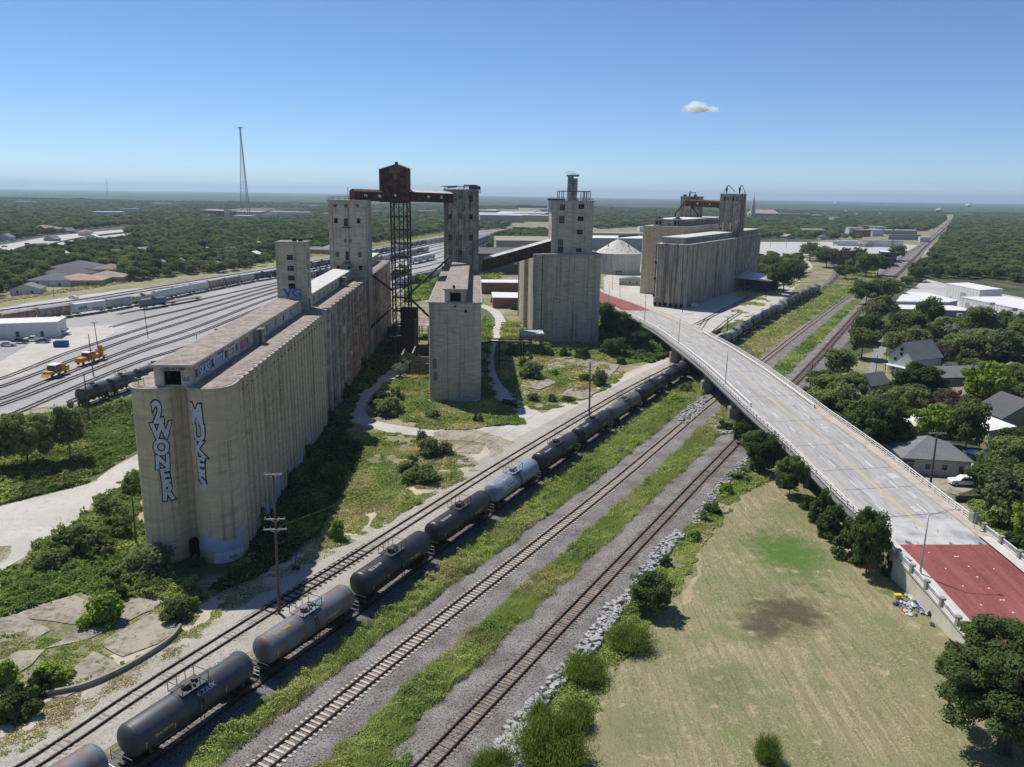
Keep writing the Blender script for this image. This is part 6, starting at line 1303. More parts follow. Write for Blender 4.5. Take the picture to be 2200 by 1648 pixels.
# warehouses
def warehouse(px, w, l, rz, h, rh, wall, roof, label, doors=(), kind='flat', z=0):
    r = house(px, w, l, rz, h, rh, kind, wall, roof, label, 'warehouse', z, .2, nw=0, door=False, name='warehouse')
    for x, dw, dh in doors: m = MB(); m.box(x-dw/2, x+dw/2, -l/2-.06, -l/2, 0, dh); d = m.build('roller_door', BM['grey'], r)
    return r
def polyhouse(pts, h, wall, roof, label, doors=()):
    c = Vector((sum(q[0] for q in pts)/len(pts), sum(q[1] for q in pts)/len(pts), 0)); r = empty('warehouse', c, 0, label, 'warehouse'); L = [(q[0]-c.x, q[1]-c.y) for q in pts]
    m = MB(); m.poly(L, 0, h); m.build('wall', BM[wall], r); m = MB(); m.poly([(x*1.01, y*1.01) for x, y in L], h, h+.35, True); m.build('roof', RM[roof], r); n = len(L)
    m = MB()
    for i in range(n):
        a, b = Vector((*L[i], 0)), Vector((*L[(i+1) % n], 0)); k = int((b-a).length/2.4); nn = Vector((b.y-a.y, a.x-b.x, 0)).normalized()
        for t in range(1, k): q = a.lerp(b, t/k)+nn*.04; m.beam(q, q+Vector((0, 0, h)), .07)
    m.build('wall_rib', BM[wall], r)
    for i, t, w, dh in doors:
        a, b = Vector((*L[i], 0)), Vector((*L[(i+1) % n], 0)); u = (b-a).normalized(); nn = Vector((u.y, -u.x, 0)); q = a.lerp(b, t)+nn*.08; m = MB(); m.add([q-u*w/2, q+u*w/2, q+u*w/2+Vector((0, 0, dh)), q-u*w/2+Vector((0, 0, dh))], [(0, 1, 2, 3)]); m.build('roller_door', BM['grey'], r)
polyhouse([(176,363),(200,363),(208,370),(209,400),(198,401)], 5, 'grey', 'white', 'low white roofed warehouse with a slanting front, left of the tall shed', ((1,.5,3,3.4),))
polyhouse([(233,396),(248,402),(247,432),(232,426)], 7.2, 'white', 'white', 'tall white metal shed behind the low warehouses', ((3,.55,5,4.5),(3,.2,1.4,1.2)))
polyhouse([(221,335),(246,338),(242,388),(217,384)], 5, 'white', 'white', 'wide white warehouse with dock doors at the right edge', ((3,.12,3,3.2),(3,.35,6,3.4),(3,.75,2,2.2)))
polyhouse([(166,348),(199,345),(203,350),(201,362),(177,362)], 3.5, 'grey', 'white', 'narrow white roofed annex in front of the low warehouse')
polyhouse([(238,345),(252,347),(250,366),(236,363)], 8.6, 'white', 'white', 'white cube shaped building at the right edge behind the wide warehouse')
def rooftop(px, z): m = MB(); p = G(*px, z); m.cbox((p.x, p.y, z+.6), 2.2, 1.6, 1.2); m.cbox((p.x, p.y, z+1.25), 1.6, 1.2, .12); tag(m.build('roof_unit', MT['galv']), 'grey air handling unit on a white warehouse roof', 'roof unit', 'air handling units on the warehouse roofs')
for p, z in (((2130,656),5.9),((2178,668),5.9),((2062,680),4.0),((2043,690),4.0)): rooftop(p, z)
warehouse((1850,568), 46, 26, R(-20), 7.5, -1.5, 'slate' if False else 'dark', 'grey', 'long grey roofed open shed beside the curved track', ((-10,6,4),(4,6,4)))
warehouse((1905,562), 12, 24, R(-20), 8.5, -.5, 'dark', 'white', 'white roofed end bay of the long shed beside the curved track')
warehouse((1820,528), 22, 6, R(-10), 5.5, .2, 'white', 'white', 'white trailer like shed standing in the lot behind the long shed')
warehouse((1895,530), 42, 8, R(-12), 6, .2, 'white', 'grey', 'long pale blue grey shed at the back of the lot')
warehouse((1940,515), 40, 14, R(-12), 6, .5, 'grey', 'slate', 'grey metal building by the level crossing', ((0,5,4),))
warehouse((1930,503), 50, 16, R(-12), 6, .5, 'tan', 'white', 'white roofed brown building behind the level crossing')
warehouse((1985,520), 12, 8, R(-12), 6, .2, 'white', 'white', 'white box trailer standing beside the main line crossing')
# brick works between the elevators
warehouse((1122,656), 28, 20, R(3), 4.6, -.2, 'brick', 'white', 'red brick works with a pale flat roof left of the right elevator', kind='flat')
warehouse((1092,628), 30, 14, R(3), 5.6, .1, 'brick', 'white', 'rear wing of the red brick works with a pale roof and a dark opening')
o = warehouse((1110,580), 70, 60, R(3), 13, .1, 'brownbrick', 'tan', 'large brown brick factory with a sawtooth row of windows behind the sloping conveyor')
m = MB()
for i in range(16):
    x = -33+i*4.2; m.box(x, x+2.2, -30.1, -30, 6.5, 9.5)
m.build('window', MT['galv'], o); m = MB()
for i in range(7): m.box(-33, 33, -26+i*8, -25.6+i*8, 13.4, 13.8)
m.build('roof_ridge', MT['roof_pale'], o)
warehouse((1140,552), 60, 70, R(3), 15, .1, 'tan', 'roof' if False else 'tan', 'low brown flat roofed factory block far behind the right elevator')
warehouse((1345,540), 110, 46, R(2), 13, .3, 'grey', 'white', 'long white roofed store behind the steel bin')
warehouse((1330,517), 130, 40, R(2), 9, .1, 'tan', 'tan', 'long tan roofed store farther behind the steel bin')
warehouse((1400,498), 40, 16, R(2), 7, .1, 'white', 'white', 'white roofed store left of the rear block of the far elevator')
o = house((1360,612), 16, 7, R(-6), 3.3, 1.3, 'gable', 'sage', 'grey', 'small green grey yard office near the foot of the far elevator', 'office', nw=4, door=False)
# yard building on the left
o = warehouse((32,722), 30, 12, R(17), 5.0, .2, 'white', 'white', 'long white metal yard building with a low pitched roof at the left edge', kind='flat')
m = MB(); m.box(2, 3.1, -6.06, -6, 0, 2.4); m.box(9.5, 10.4, -6.06, -6, 0, 2.4); m.loose('door', BM['dark'], o)
SHD = empty('open_shed', G(95,722,0), R(17), 'small open fronted tan shed beside the white yard building', 'shed'); m = MB(); m.box(-3.6, -3.4, -3, 3, 0, 3.4); m.box(3.4, 3.6, -3, 3, 0, 3.4); m.box(-3.4, 3.4, 2.8, 3, 0, 3.4); m.box(-3.4, -.2, -3, -2.9, 0, 3.4); m.build('wall', BM['tan'], SHD); m = MB(); m.box(-3.9, 3.9, -3.3, 3.3, 3.4, 3.6); m.build('roof', RM['tan'], SHD)
# houses on the left beyond the yard
for a in (((62,632), 13, 9, R(12), 3, 2.2, 'gable', 'white', 'grey', 'small white cottage with a grey roof beyond the yard, left'),
          ((172,612), 26, 15, R(10), 3.2, 3.0, 'hip', 'tan', 'rust', 'wide house with an orange brown hip roof beyond the yard'),
          ((120,612), 22, 16, R(6), 3.2, 3.4, 'hip', 'white', 'slate', 'white walled house with a blue grey roof left of the orange brown one'),
          ((150,598), 26, 16, R(-8), 3.2, 4.2, 'hip', 'tan', 'dark', 'large dark grey roofed house behind the orange brown one'), ((175,585), 34, 16, R(0), 3.2, 4.2, 'hip', 'tan', 'slate', 'long blue grey roofed house farthest back in the group'),
          ((232,605), 20, 14, R(8), 3.2, 3.0, 'hip', 'tan', 'tan', 'brown roofed house right of the orange brown one'), ((240,588), 20, 12, R(8), 3.2, 3.0, 'hip', 'tan', 'brown', 'low brown roofed house peeping from the trees'),
          ((458,580), 14, 9, R(-20), 3, 2.4, 'gable', 'grey', 'grey', 'grey gabled house at the edge of the wood beyond the white hoppers'), ((390,577), 9, 9, R(20), 3.4, 3.4, 'gable', 'blue', 'grey', 'blue grey gable poking out of the trees'), ((345,575), 12, 9, R(10), 3, 2, 'gable', 'white', 'grey', 'white house half hidden in the wood beyond the yard'),
          ((680,545), 34, 16, R(0), 4, 2, 'hip', 'tan', 'grey', 'long grey roofed building beyond the tracks, right of the slim tower'), ((85,545), 30, 14, R(-10), 4, 4, 'gable', 'grey', 'slate', 'slate roofed building beside the distant highway'),
          ((14,518), 12, 10, R(5), 4, 3, 'gable', 'white', 'grey', 'pale blue house beyond the highway at the left edge'), ((95,500), 40, 24, R(0), 5, 4, 'hip', 'tan', 'brown', 'brown roofed building beyond the highway')): house(*a, nw=2)
# distant roofs scattered in the woods: each its own building
random.seed(21)
def far_block(px, w, l, h, wall, roof, rz, label, grp=None):
    p = G(*px, 0); r = empty('building', p, rz, label, 'building', grp); m = MB(); m.box(-w/2, w/2, -l/2, l/2, 0, h); m.build('wall', BM[wall], r); m = MB(); m.box(-w/2-.5, w/2+.5, -l/2-.5, l/2+.5, h, h+.6); m.build('roof', RM[roof], r)
for i in range(26):
    px = (random.uniform(1030, 1180), random.uniform(459, 478)); far_block(px, random.uniform(50, 130), random.uniform(30, 60), random.uniform(10, 15), random.choice(['white','tan','beige','grey']), random.choice(['white','white','tan']), R(random.uniform(-6, 6)), 'pale industrial building in the far cluster between the centre and right towers', 'far industrial buildings')
for i in range(26):
    px = (random.uniform(470, 640), random.uniform(461, 471)); far_block(px, random.uniform(30, 90), random.uniform(24, 50), random.uniform(9, 14), random.choice(['white','brick','tan','beige']), random.choice(['white','tan','brown','grey']), R(random.uniform(-8, 8)), 'low shop building in the far strip below the tall mast', 'far shops below the mast')
for i in range(60):
    px = (random.choice([random.uniform(30, 1000), random.uniform(1650, 2180)]), 429+random.random()**2*45+ (0 if i % 2 else 12)); far_block(px, random.uniform(15, 50)*(1+max(0, 450-px[1])/12), random.uniform(12, 30), random.uniform(8, 12), random.choice(['white','tan','beige']), random.choice(['white','tan','brown','white']), R(random.uniform(-20, 20)), 'small pale roof far off among the trees', 'far roofs among the trees')
for i in range(64):
    px = (random.choice([random.uniform(60, 760), random.uniform(1640, 2180)]), random.uniform(470, 560)); 
    if 1860 < px[0] < 2050: continue
    house(px, random.uniform(10, 16), random.uniform(8, 11), R(random.uniform(-40, 40)), 3.2, random.uniform(2.4, 3.6), 'gable' if i % 2 else 'hip', random.choice(['white','beige','blue','tan']), random.choice(['grey','white','tan','dark']), 'suburban house mostly hidden in the woods', nw=1, door=False)['group'] = 'suburban houses in the woods'
far_block((1745,505), 30, 16, 8, 'white', 'white', R(5), 'large white roofed house in the wood left of the main line'); far_block((1790,500), 28, 14, 8, 'tan', 'slate', R(5), 'grey roofed house in the wood left of the main line')
for i, (x, y) in enumerate(((1835,502),(1860,498),(1885,500),(1878,507),(1850,508))): far_block((x, y), 22, 14, 9, ('white','brick','beige')[i % 3], ('white','rust','white')[i % 3], R(8*i), 'red and white roofed house in the cluster near the radio mast', 'red and white roofs')
# church
CH = empty('church', G(1638,470,0), R(-8), 'distant tan church with a tall thin spire', 'church'); m = MB(); m.box(-38, 38, -20, 20, 0, 14); m.add([(-38,-20,14),(38,-20,14),(38,20,14),(-38,20,14),(-26,0,24),(26,0,24)], [(0,1,5,4),(1,2,5),(2,3,4,5),(3,0,4)]); m.box(40, 120, -15, 15, 0, 14); m.build('nave', BM['tan'], CH); m = MB(); m.box(-34, -24, -30, -20, 0, 34); m.lathe([(4.5, 34), (2.6, 44), (.5, 58), (.12, 70)], 8, (-29, -25, 0)); m.build('spire', BM['beige'], CH)
# water towers and radio masts
def watertower(px, Y, rr, label, base='white'):
    t = at(*px, Y); r = empty('water_tower', (t.x, Y, 0), 0, label, 'water tower'); m = MB(); m.ell((0, 0, t.z), rr, rr, rr*.62, 20, 10); m.build('tank', BM[base], r, smooth=True); m = MB(); m.tube((0, 0, 0), (0, 0, t.z-rr*.5), rr*.16, None, 10); m.build('column', BM[base], r)
watertower((2080,442), 5200, 17, 'distant white water tower on the skyline at the far right'); watertower((1795,438), 6500, 15, 'tiny white water tower on the skyline above the rail curve'); watertower((2018,452), 3000, 13, 'low pale domed roof among the woods right of the main line', 'beige')
def mast(px_base, px_top, wb, wt, label, platform=True, legs=3):
    b = G(*px_base, 0); t = at(*px_top, b.y); r = empty('radio_mast', b, 0, label, 'radio mast'); h = t.z; m = MB(); dx = t.x-b.x; n = 26; rr = wb*.014+.2
    pos = lambda k, z: Vector((dx*z/h+(wb+(wt-wb)*min(1, z/h/.9))*.5*math.cos(R(90+k*120)), (wb+(wt-wb)*min(1, z/h/.9))*.5*math.sin(R(90+k*120)), z))
    zs = [h*(1-(1-i/n)**1.0) for i in range(n+1)]
    for a, c in zip(zs[:-1], zs[1:]):
        for k in range(3): m.beam(pos(k, a), pos(k, c), rr*1.6); m.beam(pos(k, c), pos((k+1) % 3, c), rr*.7); m.beam(pos(k, a), pos((k+1) % 3, c), rr*.6)
    m.build('lattice', MT['steel'], r)
    if platform: m = MB(); m.box(dx-wt*1.6, dx+wt*1.6, -wt, wt, h, h+wt*.5); m.build('platform', MT['rust_dark'], r)
mast((530,472), (516,275), 20, 2.4, 'very tall tapering lattice mast on the left skyline')
mast((231,424.6), (229,384), 14, 3, 'small thin radio mast on the horizon at the far left', False)
mast((1917,532), (1920,468), 3, .8, 'slim radio mast beside the main line at the level crossing', True)
# ---- power poles
def pole(b, t, label, arms=((.3, 2.4),), r0=.17, lamp=0, cat='power pole', z=0, az=0, m_='wood_pole', grp=None, arm_m='wood_grey'):
    B = G(*b, z); T = at(*t, B.y); r = empty('power_pole' if not lamp else 'yard_light', B, 0, label, cat, grp); h = T.z-z; dx = T.x-B.x; m = MB(); m.tube((0, 0, 0), (dx, 0, h), r0, r0*.6, 8); m.build('pole', MT[m_], r)
    for d, w in arms:
        c = Vector((dx*(1-d/h), 0, h-d)); u = Vector((math.cos(az), math.sin(az), 0)); m = MB(); m.beam(c-u*w/2+Vector((0,-.15,0)), c+u*w/2+Vector((0,-.15,0)), .12, .14); m.beam(c-u*w*.3, c-Vector((0, 0, .5)), .05); m.beam(c+u*w*.3, c-Vector((0, 0, .5)), .05); a = m.build('crossarm', MT[arm_m], r)
        m = MB()
        for s in (-.46, -.2, .2, .46): q = c+u*w*s+Vector((0, -.15, .07)); m.tube(q, q+Vector((0, 0, .2)), .06, .04, 6)
        m.build('insulator', MT['galv'], a)
    if lamp:
        m = MB(); 
        for s in (-1, 1): m.cbox((dx+s*.45, 0, h), .5, .35, .2)
        m.box(dx-.6, dx+.6, -.05, .05, h-.12, h-.05); m.build('floodlight', MT['galv'], r)
    return B, T
p1 = pole((600,1320), (587,1018), 'tall timber power pole with three cross arms in front of the graffiti elevator', ((.05, 2.1), (5.6, 2.4), (6.9, 2.7)), .2, az=.1)
p2 = pole((1266,895), (1268,777), 'tall dark pole rising beside the taupe tank car', ((.3, 2.2),), .22)
p3 = pole((853,780), (848,722), 'timber pole with a pale cross arm in the shadow beside the lattice tower foot', ((.1, 2.6),), .17)
p4 = pole((294,1180), (283,1060), 'leaning bare pole in the bushes left of the graffiti elevator', (), .16)
p5 = pole((1561,735), (1564,680), 'dark T shaped pole standing by the bridge near the tank cars beyond', ((.1, 3.6),), .24)
pole((1738,850), (1746,780), 'timber pole with two cross arms at the bushes right of the bridge', ((.1, 2.6), (2.0, 2.6)), .18)
p7 = pole((1996,1060), (2014,928), 'tall dark leaning pole between the bridge railing and the grey bungalow', ((.2, 3.0),), .22)
pole((2106,885), (2124,855), 'short pole with a grey transformer near the lime tree', ((.4, 2.0),), .16); pole((1900,815), (1906,745), 'slim pole left of the tall pale blue house, nearer of two', (), .13); pole((1880,810), (1886,762), 'slim pole left of the tall pale blue house, farther of two', (), .13)
pole((1466,672), (1468,641), 'slim dark pole at the corner of the three round bins', (), .16); pole((1387,658), (1388,620), 'slim lamp pole in front of the rear elevator block', ((.1, .8),), .13); pole((1316,622), (1317,583), 'slim pole by the small yard office, left of two', (), .12); pole((1332,640), (1332,598), 'slim pole by the small yard office, right of two', (), .12); pole((1291,618), (1291,588), 'slim pole right beside the front wall of the right elevator', (), .12)
pole((201,808), (190,718), 'bare timber pole in front of the orange tamping machine', (), .17, z=.0); pole((211,752), (202,692), 'timber pole with a short cross arm behind the orange tamping machine', ((.2, 2.2),), .16); pole((192,905), (180,803), 'bare timber pole in front of the dark tank car by the trees', (), .17)
for i, (b, t) in enumerate((((318,726),(309,661)), ((424,740),(422,718)), ((44,678),(40,664)), ((95,681),(92,660)), ((116,638),(113,608)), ((540,577),(536,559)))): pole(b, t, ('tall yard light mast among the middle tracks', 'short post near the gallery roof in the yard', 'slim light mast behind the rusty hoppers, left', 'slim light mast behind the rusty hoppers, right', 'street light on the far side of the yard tracks', 'street light at the edge of the far wood')[i], (), .14, lamp=1, cat='light mast')
for i, (b, t) in enumerate((((1108,875),(1113,833)), ((895,620),(901,588)), ((946,540),(944,487)), ((1070,540),(1072,521)))): pole(b, t, ('slim pole behind the black car on the dirt track', 'thin mast beside the grey hoppers right of the lattice tower', 'thin tall light mast left of the central tower', 'thin pole at the sloping conveyor')[i], (), .12, lamp=1 if i else 0, cat='light mast' if i else 'power pole')
for i in range(9): pole((1655+i*34, 533-i*.6+random.uniform(-2, 2)), (1656+i*34, 518-i*.6), 'slim light pole of the row along the freight lot', (), .2, cat='light mast', lamp=1, grp='light poles of the freight lot')
def wire(a, b, sag, label, grp, r=.014):
    a, b = Vector(a), Vector(b); m = MB(); P = [a.lerp(b, t)-Vector((0, 0, sag*4*t*(1-t))) for t in np.linspace(0, 1, 15)]
    for p, q in zip(P[:-1], P[1:]): m.tube(p, q, r, None, 4, False)
    tag(m.build('overhead_wire', MT['rust_dark']), label, 'wire', grp)
c1 = p1[0].lerp(p1[1], .62); 
for k, (dz, e) in enumerate(((0, 0), (.2, .5), (.4, 1.0))): wire(c1+Vector((.9-.3*k, 0, .4-dz*.2)), p2[1]+Vector((-.8+k*.8, 0, -.3)), 3.0, 'thin overhead wire running from the near timber pole along the track', 'overhead wires from the near timber pole')
wire(c1-Vector((0, 0, 2.0)), p2[1]+Vector((0, 0, -2)), 3.5, 'lowest overhead wire from the near timber pole along the track', None)
for k in (-.9, .9): wire(p1[1]+Vector((k, -.1, 0)), c1+Vector((k*1.25, -.1, .9)), .0, 'vertical jumper cable between the cross arms of the near pole', 'jumper cables on the near pole')
wire(c1, G(540,1330,0), .3, 'guy wire of the near timber pole running down to the ground', None)
SWS = empty('switch_stand', G(636,1222,.1), 0, 'low railway switch stand with a purple round target beside the siding', 'switch stand'); m = MB(); m.tube((0,0,0),(0,0,1.9),.06); m.box(-.5,.5,-.3,.3,0,.25); m.build('stand', MT['rust_dark'], SWS); m = MB(); m.tube((0,-.04,2.15),(0,.04,2.15),.3,None,14); m.build('target', flat('target_purple', (.10,.08,.42)), SWS)
# pool, fence and low wall by the bungalow
PO = empty('garden_pool', G(2098,983,0), 0, 'round above ground swimming pool with blue water behind the bungalow', 'pool'); m = MB(); m.lathe([(2.7, 0), (2.7, 1.3), (2.55, 1.3), (2.55, 1.0)], 28); m.build('wall', flat('pool_blue_wall', (.05,.12,.20)), PO); m = MB(); m.lathe([(2.55, 1.02), (0, 1.021)], 28); m.build('water', flat('pool_water', (.30,.52,.66), .1), PO)
m = MB(); a, b = G(2100,955), G(2128,978)
for i in range(24): p = a.lerp(b, i/23); m.cbox((p.x, p.y, .95), .3, .04, 1.9, math.atan2(b.y-a.y, b.x-a.x))
tag(m.build('board_fence', mat('fence_wood', [(.3, (.26,.18,.12)), (.7, (.38,.28,.20))], 1.5)), 'brown board fence behind the round pool', 'fence')
m = MB(); a, b = G(2052,1078), G(2128,1076); d = (b-a); m.cbox(((a.x+b.x)/2, (a.y+b.y)/2, .55), d.length, .25, 1.1, math.atan2(d.y, d.x)); tag(m.build('low_wall', BM['brownbrick']), 'low dark brown retaining wall in front of the white wagon', 'wall')
# chain link fence along the far yard
m = MB(); C = crom([G(*p)[:2] for p in ((-20,678),(60,668),(150,655),(240,643))], 4)
for p in C: m.tube((p[0], p[1], 0), (p[0], p[1], 2.2), .05, None, 5)
for h in (.8, 1.5, 2.15):
    for p, q in zip(C[:-1], C[1:]): m.beam((p[0], p[1], h), (q[0], q[1], h), .03)
tag(m.build('wire_fence', MT['steel']), 'thin wire fence on posts along the far side of the yard', 'fence')
# ---- rubbish heap by the retaining wall: loose items
random.seed(3); cols = {'white': (.62,.62,.62), 'blue': (.06,.09,.28), 'navy': (.03,.04,.10), 'grey': (.20,.20,.21), 'orange': (.60,.16,.05), 'black': (.02,.02,.022), 'pale': (.45,.50,.60)}
cm = {k: flat('cloth_'+k, c) for k, c in cols.items()}
def cloth(p, s, c, lab, grp):
    m = MB(); n = 5; sx, sy = s*random.uniform(.6, 1.3), s*random.uniform(.5, 1.0); v = []; az = random.uniform(0, 3.1)
    for i in range(n+1):
        for j in range(n+1):
            u, w = (i/n-.5)*2, (j/n-.5)*2; q = 1-.25*abs(u*w); x, y = u*sx/2*q+random.uniform(-.05, .05), w*sy/2*q+random.uniform(-.05, .05)
            v.append((x*math.cos(az)-y*math.sin(az), x*math.sin(az)+y*math.cos(az), .03+random.uniform(.02, .34)*(1-max(abs(u), abs(w))*.75)*s*1.3))
    m.add(v, [(i*(n+1)+j, (i+1)*(n+1)+j, (i+1)*(n+1)+j+1, i*(n+1)+j+1) for i in range(n) for j in range(n)])
    o = m.build('discarded_cloth', cm[c]); o.location = p; tag(o, lab, 'rubbish', grp); return o
for i in range(64):
    t = random.random(); px = (1935+85*t+random.gauss(0, 8), 1290+32*t+random.gauss(0, 8)); c = random.choice(['white','white','blue','navy','grey','pale','white','blue']); cloth(G(*px, .02+random.uniform(0, .3)), random.uniform(.4, 1.0), c, f'crumpled {c} cloth in the rubbish heap by the retaining wall', f'{c} cloths in the rubbish heap')
cloth(G(1943,1311,.05), 1.3, 'orange', 'flat orange cloth at the near edge of the rubbish heap', None); cloth(G(1953,1320,.05), 1.1, 'white', 'white cloth lying apart below the rubbish heap', None)
def bag(px, s, c, lab): m = MB(); m.ell((0, 0, s*.38), s*.55, s*.45, s*.42, 10, 7); m.tube((0, 0, s*.7), (.05, 0, s*.95), s*.12, s*.05, 6); o = m.build('rubbish_bag', cm[c], None, True); o.location = G(*px, .02); o.data.transform(Matrix.Rotation(random.random(), 4, 'Z')); tag(o, lab, 'rubbish bag')
bag((2019,1335), 1.2, 'black', 'black rubbish bag at the right end of the heap'); bag((1924,1299), .9, 'grey', 'grey rubbish bag with a white top at the left end of the heap'); bag((2003,1325), 1.1, 'black', 'dark bag in front of the rusty basket frame')
m = MB(); m.cbox((0, 0, .3), .8, .5, .5); m.cbox((0, 0, .58), .9, .6, .08); o = m.build('plastic_crate', flat('crate_yellow', (.62,.50,.04))); o.location = G(1928,1286,0); tag(o, 'yellow plastic crate beside the rubbish heap', 'crate')
BKT = empty('wire_basket', G(2005,1316,.0), .2, 'rusty wire basket frame filled with rubbish against the retaining wall', 'wire basket'); m = MB()
for x in (-.7, -.35, 0, .35, .7):
    for y in (-.6, .6): m.beam((x, y, 0), (x, y, 1.7), .06)
for z_ in (.3, .8, 1.3, 1.7): m.beam((-.7,-.6,z_),(.7,-.6,z_),.06); m.beam((-.7,.6,z_),(.7,.6,z_),.06); m.beam((-.7,-.6,z_),(-.7,.6,z_),.06); m.beam((.7,-.6,z_),(.7,.6,z_),.06)
m.build('frame', MT['rust_dark'], BKT); m = MB(); m.ell((0,0,.55), .6, .5, .5, 8, 6); m.build('filling', cm['grey'], BKT)
# ---- riprap stones along the second track: past counting
def stones(name, pts, n, s0, s1, label, z=.0):
    P = np.array([p[:2] for p in pts], float); lo, hi = P.min(0), P.max(0); X = RNG.uniform(lo, hi, (n*6, 2)); X = X[inpoly(P, X[:, 0], X[:, 1])][:n]; n = len(X)
    base = np.array([(-1,-.8,-.6),(.9,-1,-.5),(1,.8,-.6),(-.8,1,-.7),(-.7,-.6,.7),(.6,-.7,.55),(.7,.6,.75),(-.6,.7,.6)], float); V = np.tile(base, (n, 1, 1))+RNG.normal(0, .16, (n, 8, 3)); s = RNG.uniform(s0, s1, n)
    a = RNG.uniform(0, 6.28, n); c, si = np.cos(a)[:, None], np.sin(a)[:, None]; x, y = V[:, :, 0].copy(), V[:, :, 1].copy(); V[:, :, 0] = x*c-y*si; V[:, :, 1] = x*si+y*c
    V *= s[:, None, None]*.5; V[:, :, :2] += X[:, None, :]; V[:, :, 2] += (z+s*.2+RNG.uniform(0, .25, n))[:, None]
    Fb = np.array([(0,3,2,1),(4,5,6,7),(0,1,5,4),(1,2,6,5),(2,3,7,6),(3,0,4,7)]); Fq = (Fb[None]+np.arange(n)[:, None, None]*8).reshape(-1, 4)
    o = npmesh(name, V.reshape(-1, 3), Fq, MT['riprap']); tag(o, label, 'stones', kind='stuff')
stones('riprap', GP((1085,1570),(1170,1475),(1240,1400),(1300,1310),(1350,1270),(1395,1200),(1425,1165),(1455,1140),(1470,1155),(1430,1200),(1400,1235),(1360,1290),(1330,1330),(1280,1400),(1230,1450),(1150,1545),(1110,1590)), 1700, .3, .85, 'white limestone boulders heaped along the outer railway track')
stones('riprap', GP((1030,1700),(1060,1610),(1110,1560),(1180,1575),(1240,1600),(1200,1660),(1150,1720)), 1500, .3, .9, 'white limestone boulders in the bushes at the bottom of the photo')
stones('riprap', GP((1470,865),(1500,850),(1520,862),(1515,885),(1470,915),(1455,905)), 500, .3, .9, 'white stones at the foot of the left bridge pier'); stones('riprap', GP((1530,895),(1560,905),(1590,920),(1575,935),(1545,935),(1522,915)), 500, .4, 1.0, 'white stones at the foot of the right bridge pier')
stones('riprap', GP((1480,1130),(1510,1080),(1560,1020),(1600,985),(1615,975),(1620,985),(1590,1015),(1540,1070),(1500,1130)), 600, .25, .7, 'scattered white stones between the outer track and the bushes')
# ================================================================== VEGETATION
RNG = np.random.default_rng(23); random.seed(31)
def vnoise(x, y, sc, sd=0.0):
    """cheap smooth value noise on arrays"""
    x = x/sc+sd*17.3; y = y/sc+sd*9.1; xi = np.floor(x).astype(int); yi = np.floor(y).astype(int); fx = x-xi; fy = y-yi
    fx = fx*fx*(3-2*fx); fy = fy*fy*(3-2*fy)
    def h(a, b): n = (a*374761393+b*668265263) & 0x7fffffff; n = ((n ^ (n >> 13))*1274126177) & 0x7fffffff; return ((n ^ (n >> 16)) & 0xffff)/65535.
    return (h(xi, yi)*(1-fx)+h(xi+1, yi)*fx)*(1-fy)+(h(xi, yi+1)*(1-fx)+h(xi+1, yi+1)*fx)*fy
def quads(P, Nrm, s, asp=1.0):
    """one leaf quad per point P with normal Nrm"""
    n = len(P); Nrm = Nrm/(np.linalg.norm(Nrm, axis=1)[:, None]+1e-9); r = RNG.normal(size=(n, 3)); a = np.cross(Nrm, r); a /= np.linalg.norm(a, axis=1)[:, None]+1e-9; b = np.cross(Nrm, a)
    s = np.broadcast_to(s, (n,))[:, None]; a = a*s*.5; b = b*s*.5*asp
    V = np.stack([P-a*.6-b, P+a-b*.2, P+a*.4+b, P-a+b*.3], 1); return V.reshape(-1, 3), np.arange(4*n).reshape(-1, 4)
def crown_geo(rx, rz, nc, nl, ls, lump=.25, up=.35, cr=.27, dome=False, low=-.35, seed=0):
    g = np.random.default_rng(seed); d = g.normal(size=(nc, 3)); d /= np.linalg.norm(d, axis=1)[:, None]; d[:, 2] = np.abs(d[:, 2])*1.0 if dome else np.where(d[:, 2] < low, -d[:, 2]*.5, d[:, 2])
    rr = g.uniform(.35, 1, nc)**.5*(1-lump*g.random(nc)); C = d*rr[:, None]*np.array([rx*(1-cr*.6), rx*(1-cr*.6), rz*(1-cr*.5)]); sz = g.uniform(.6, 1.25, nc)*cr*rx
    k = g.integers(0, nc, nl); e = g.normal(size=(nl, 3)); e /= np.linalg.norm(e, axis=1)[:, None]; rad = g.uniform(.55, 1.05, nl)
    P = C[k]+e*(sz[k]*rad)[:, None]*np.array([1, 1, .75]); Nn = e+np.array([0, 0, up])+g.normal(size=(nl, 3))*.45
    P[:, 2] += 0 if dome else rz
    return quads(P, Nn, ls*g.uniform(.6, 1.35, nl))
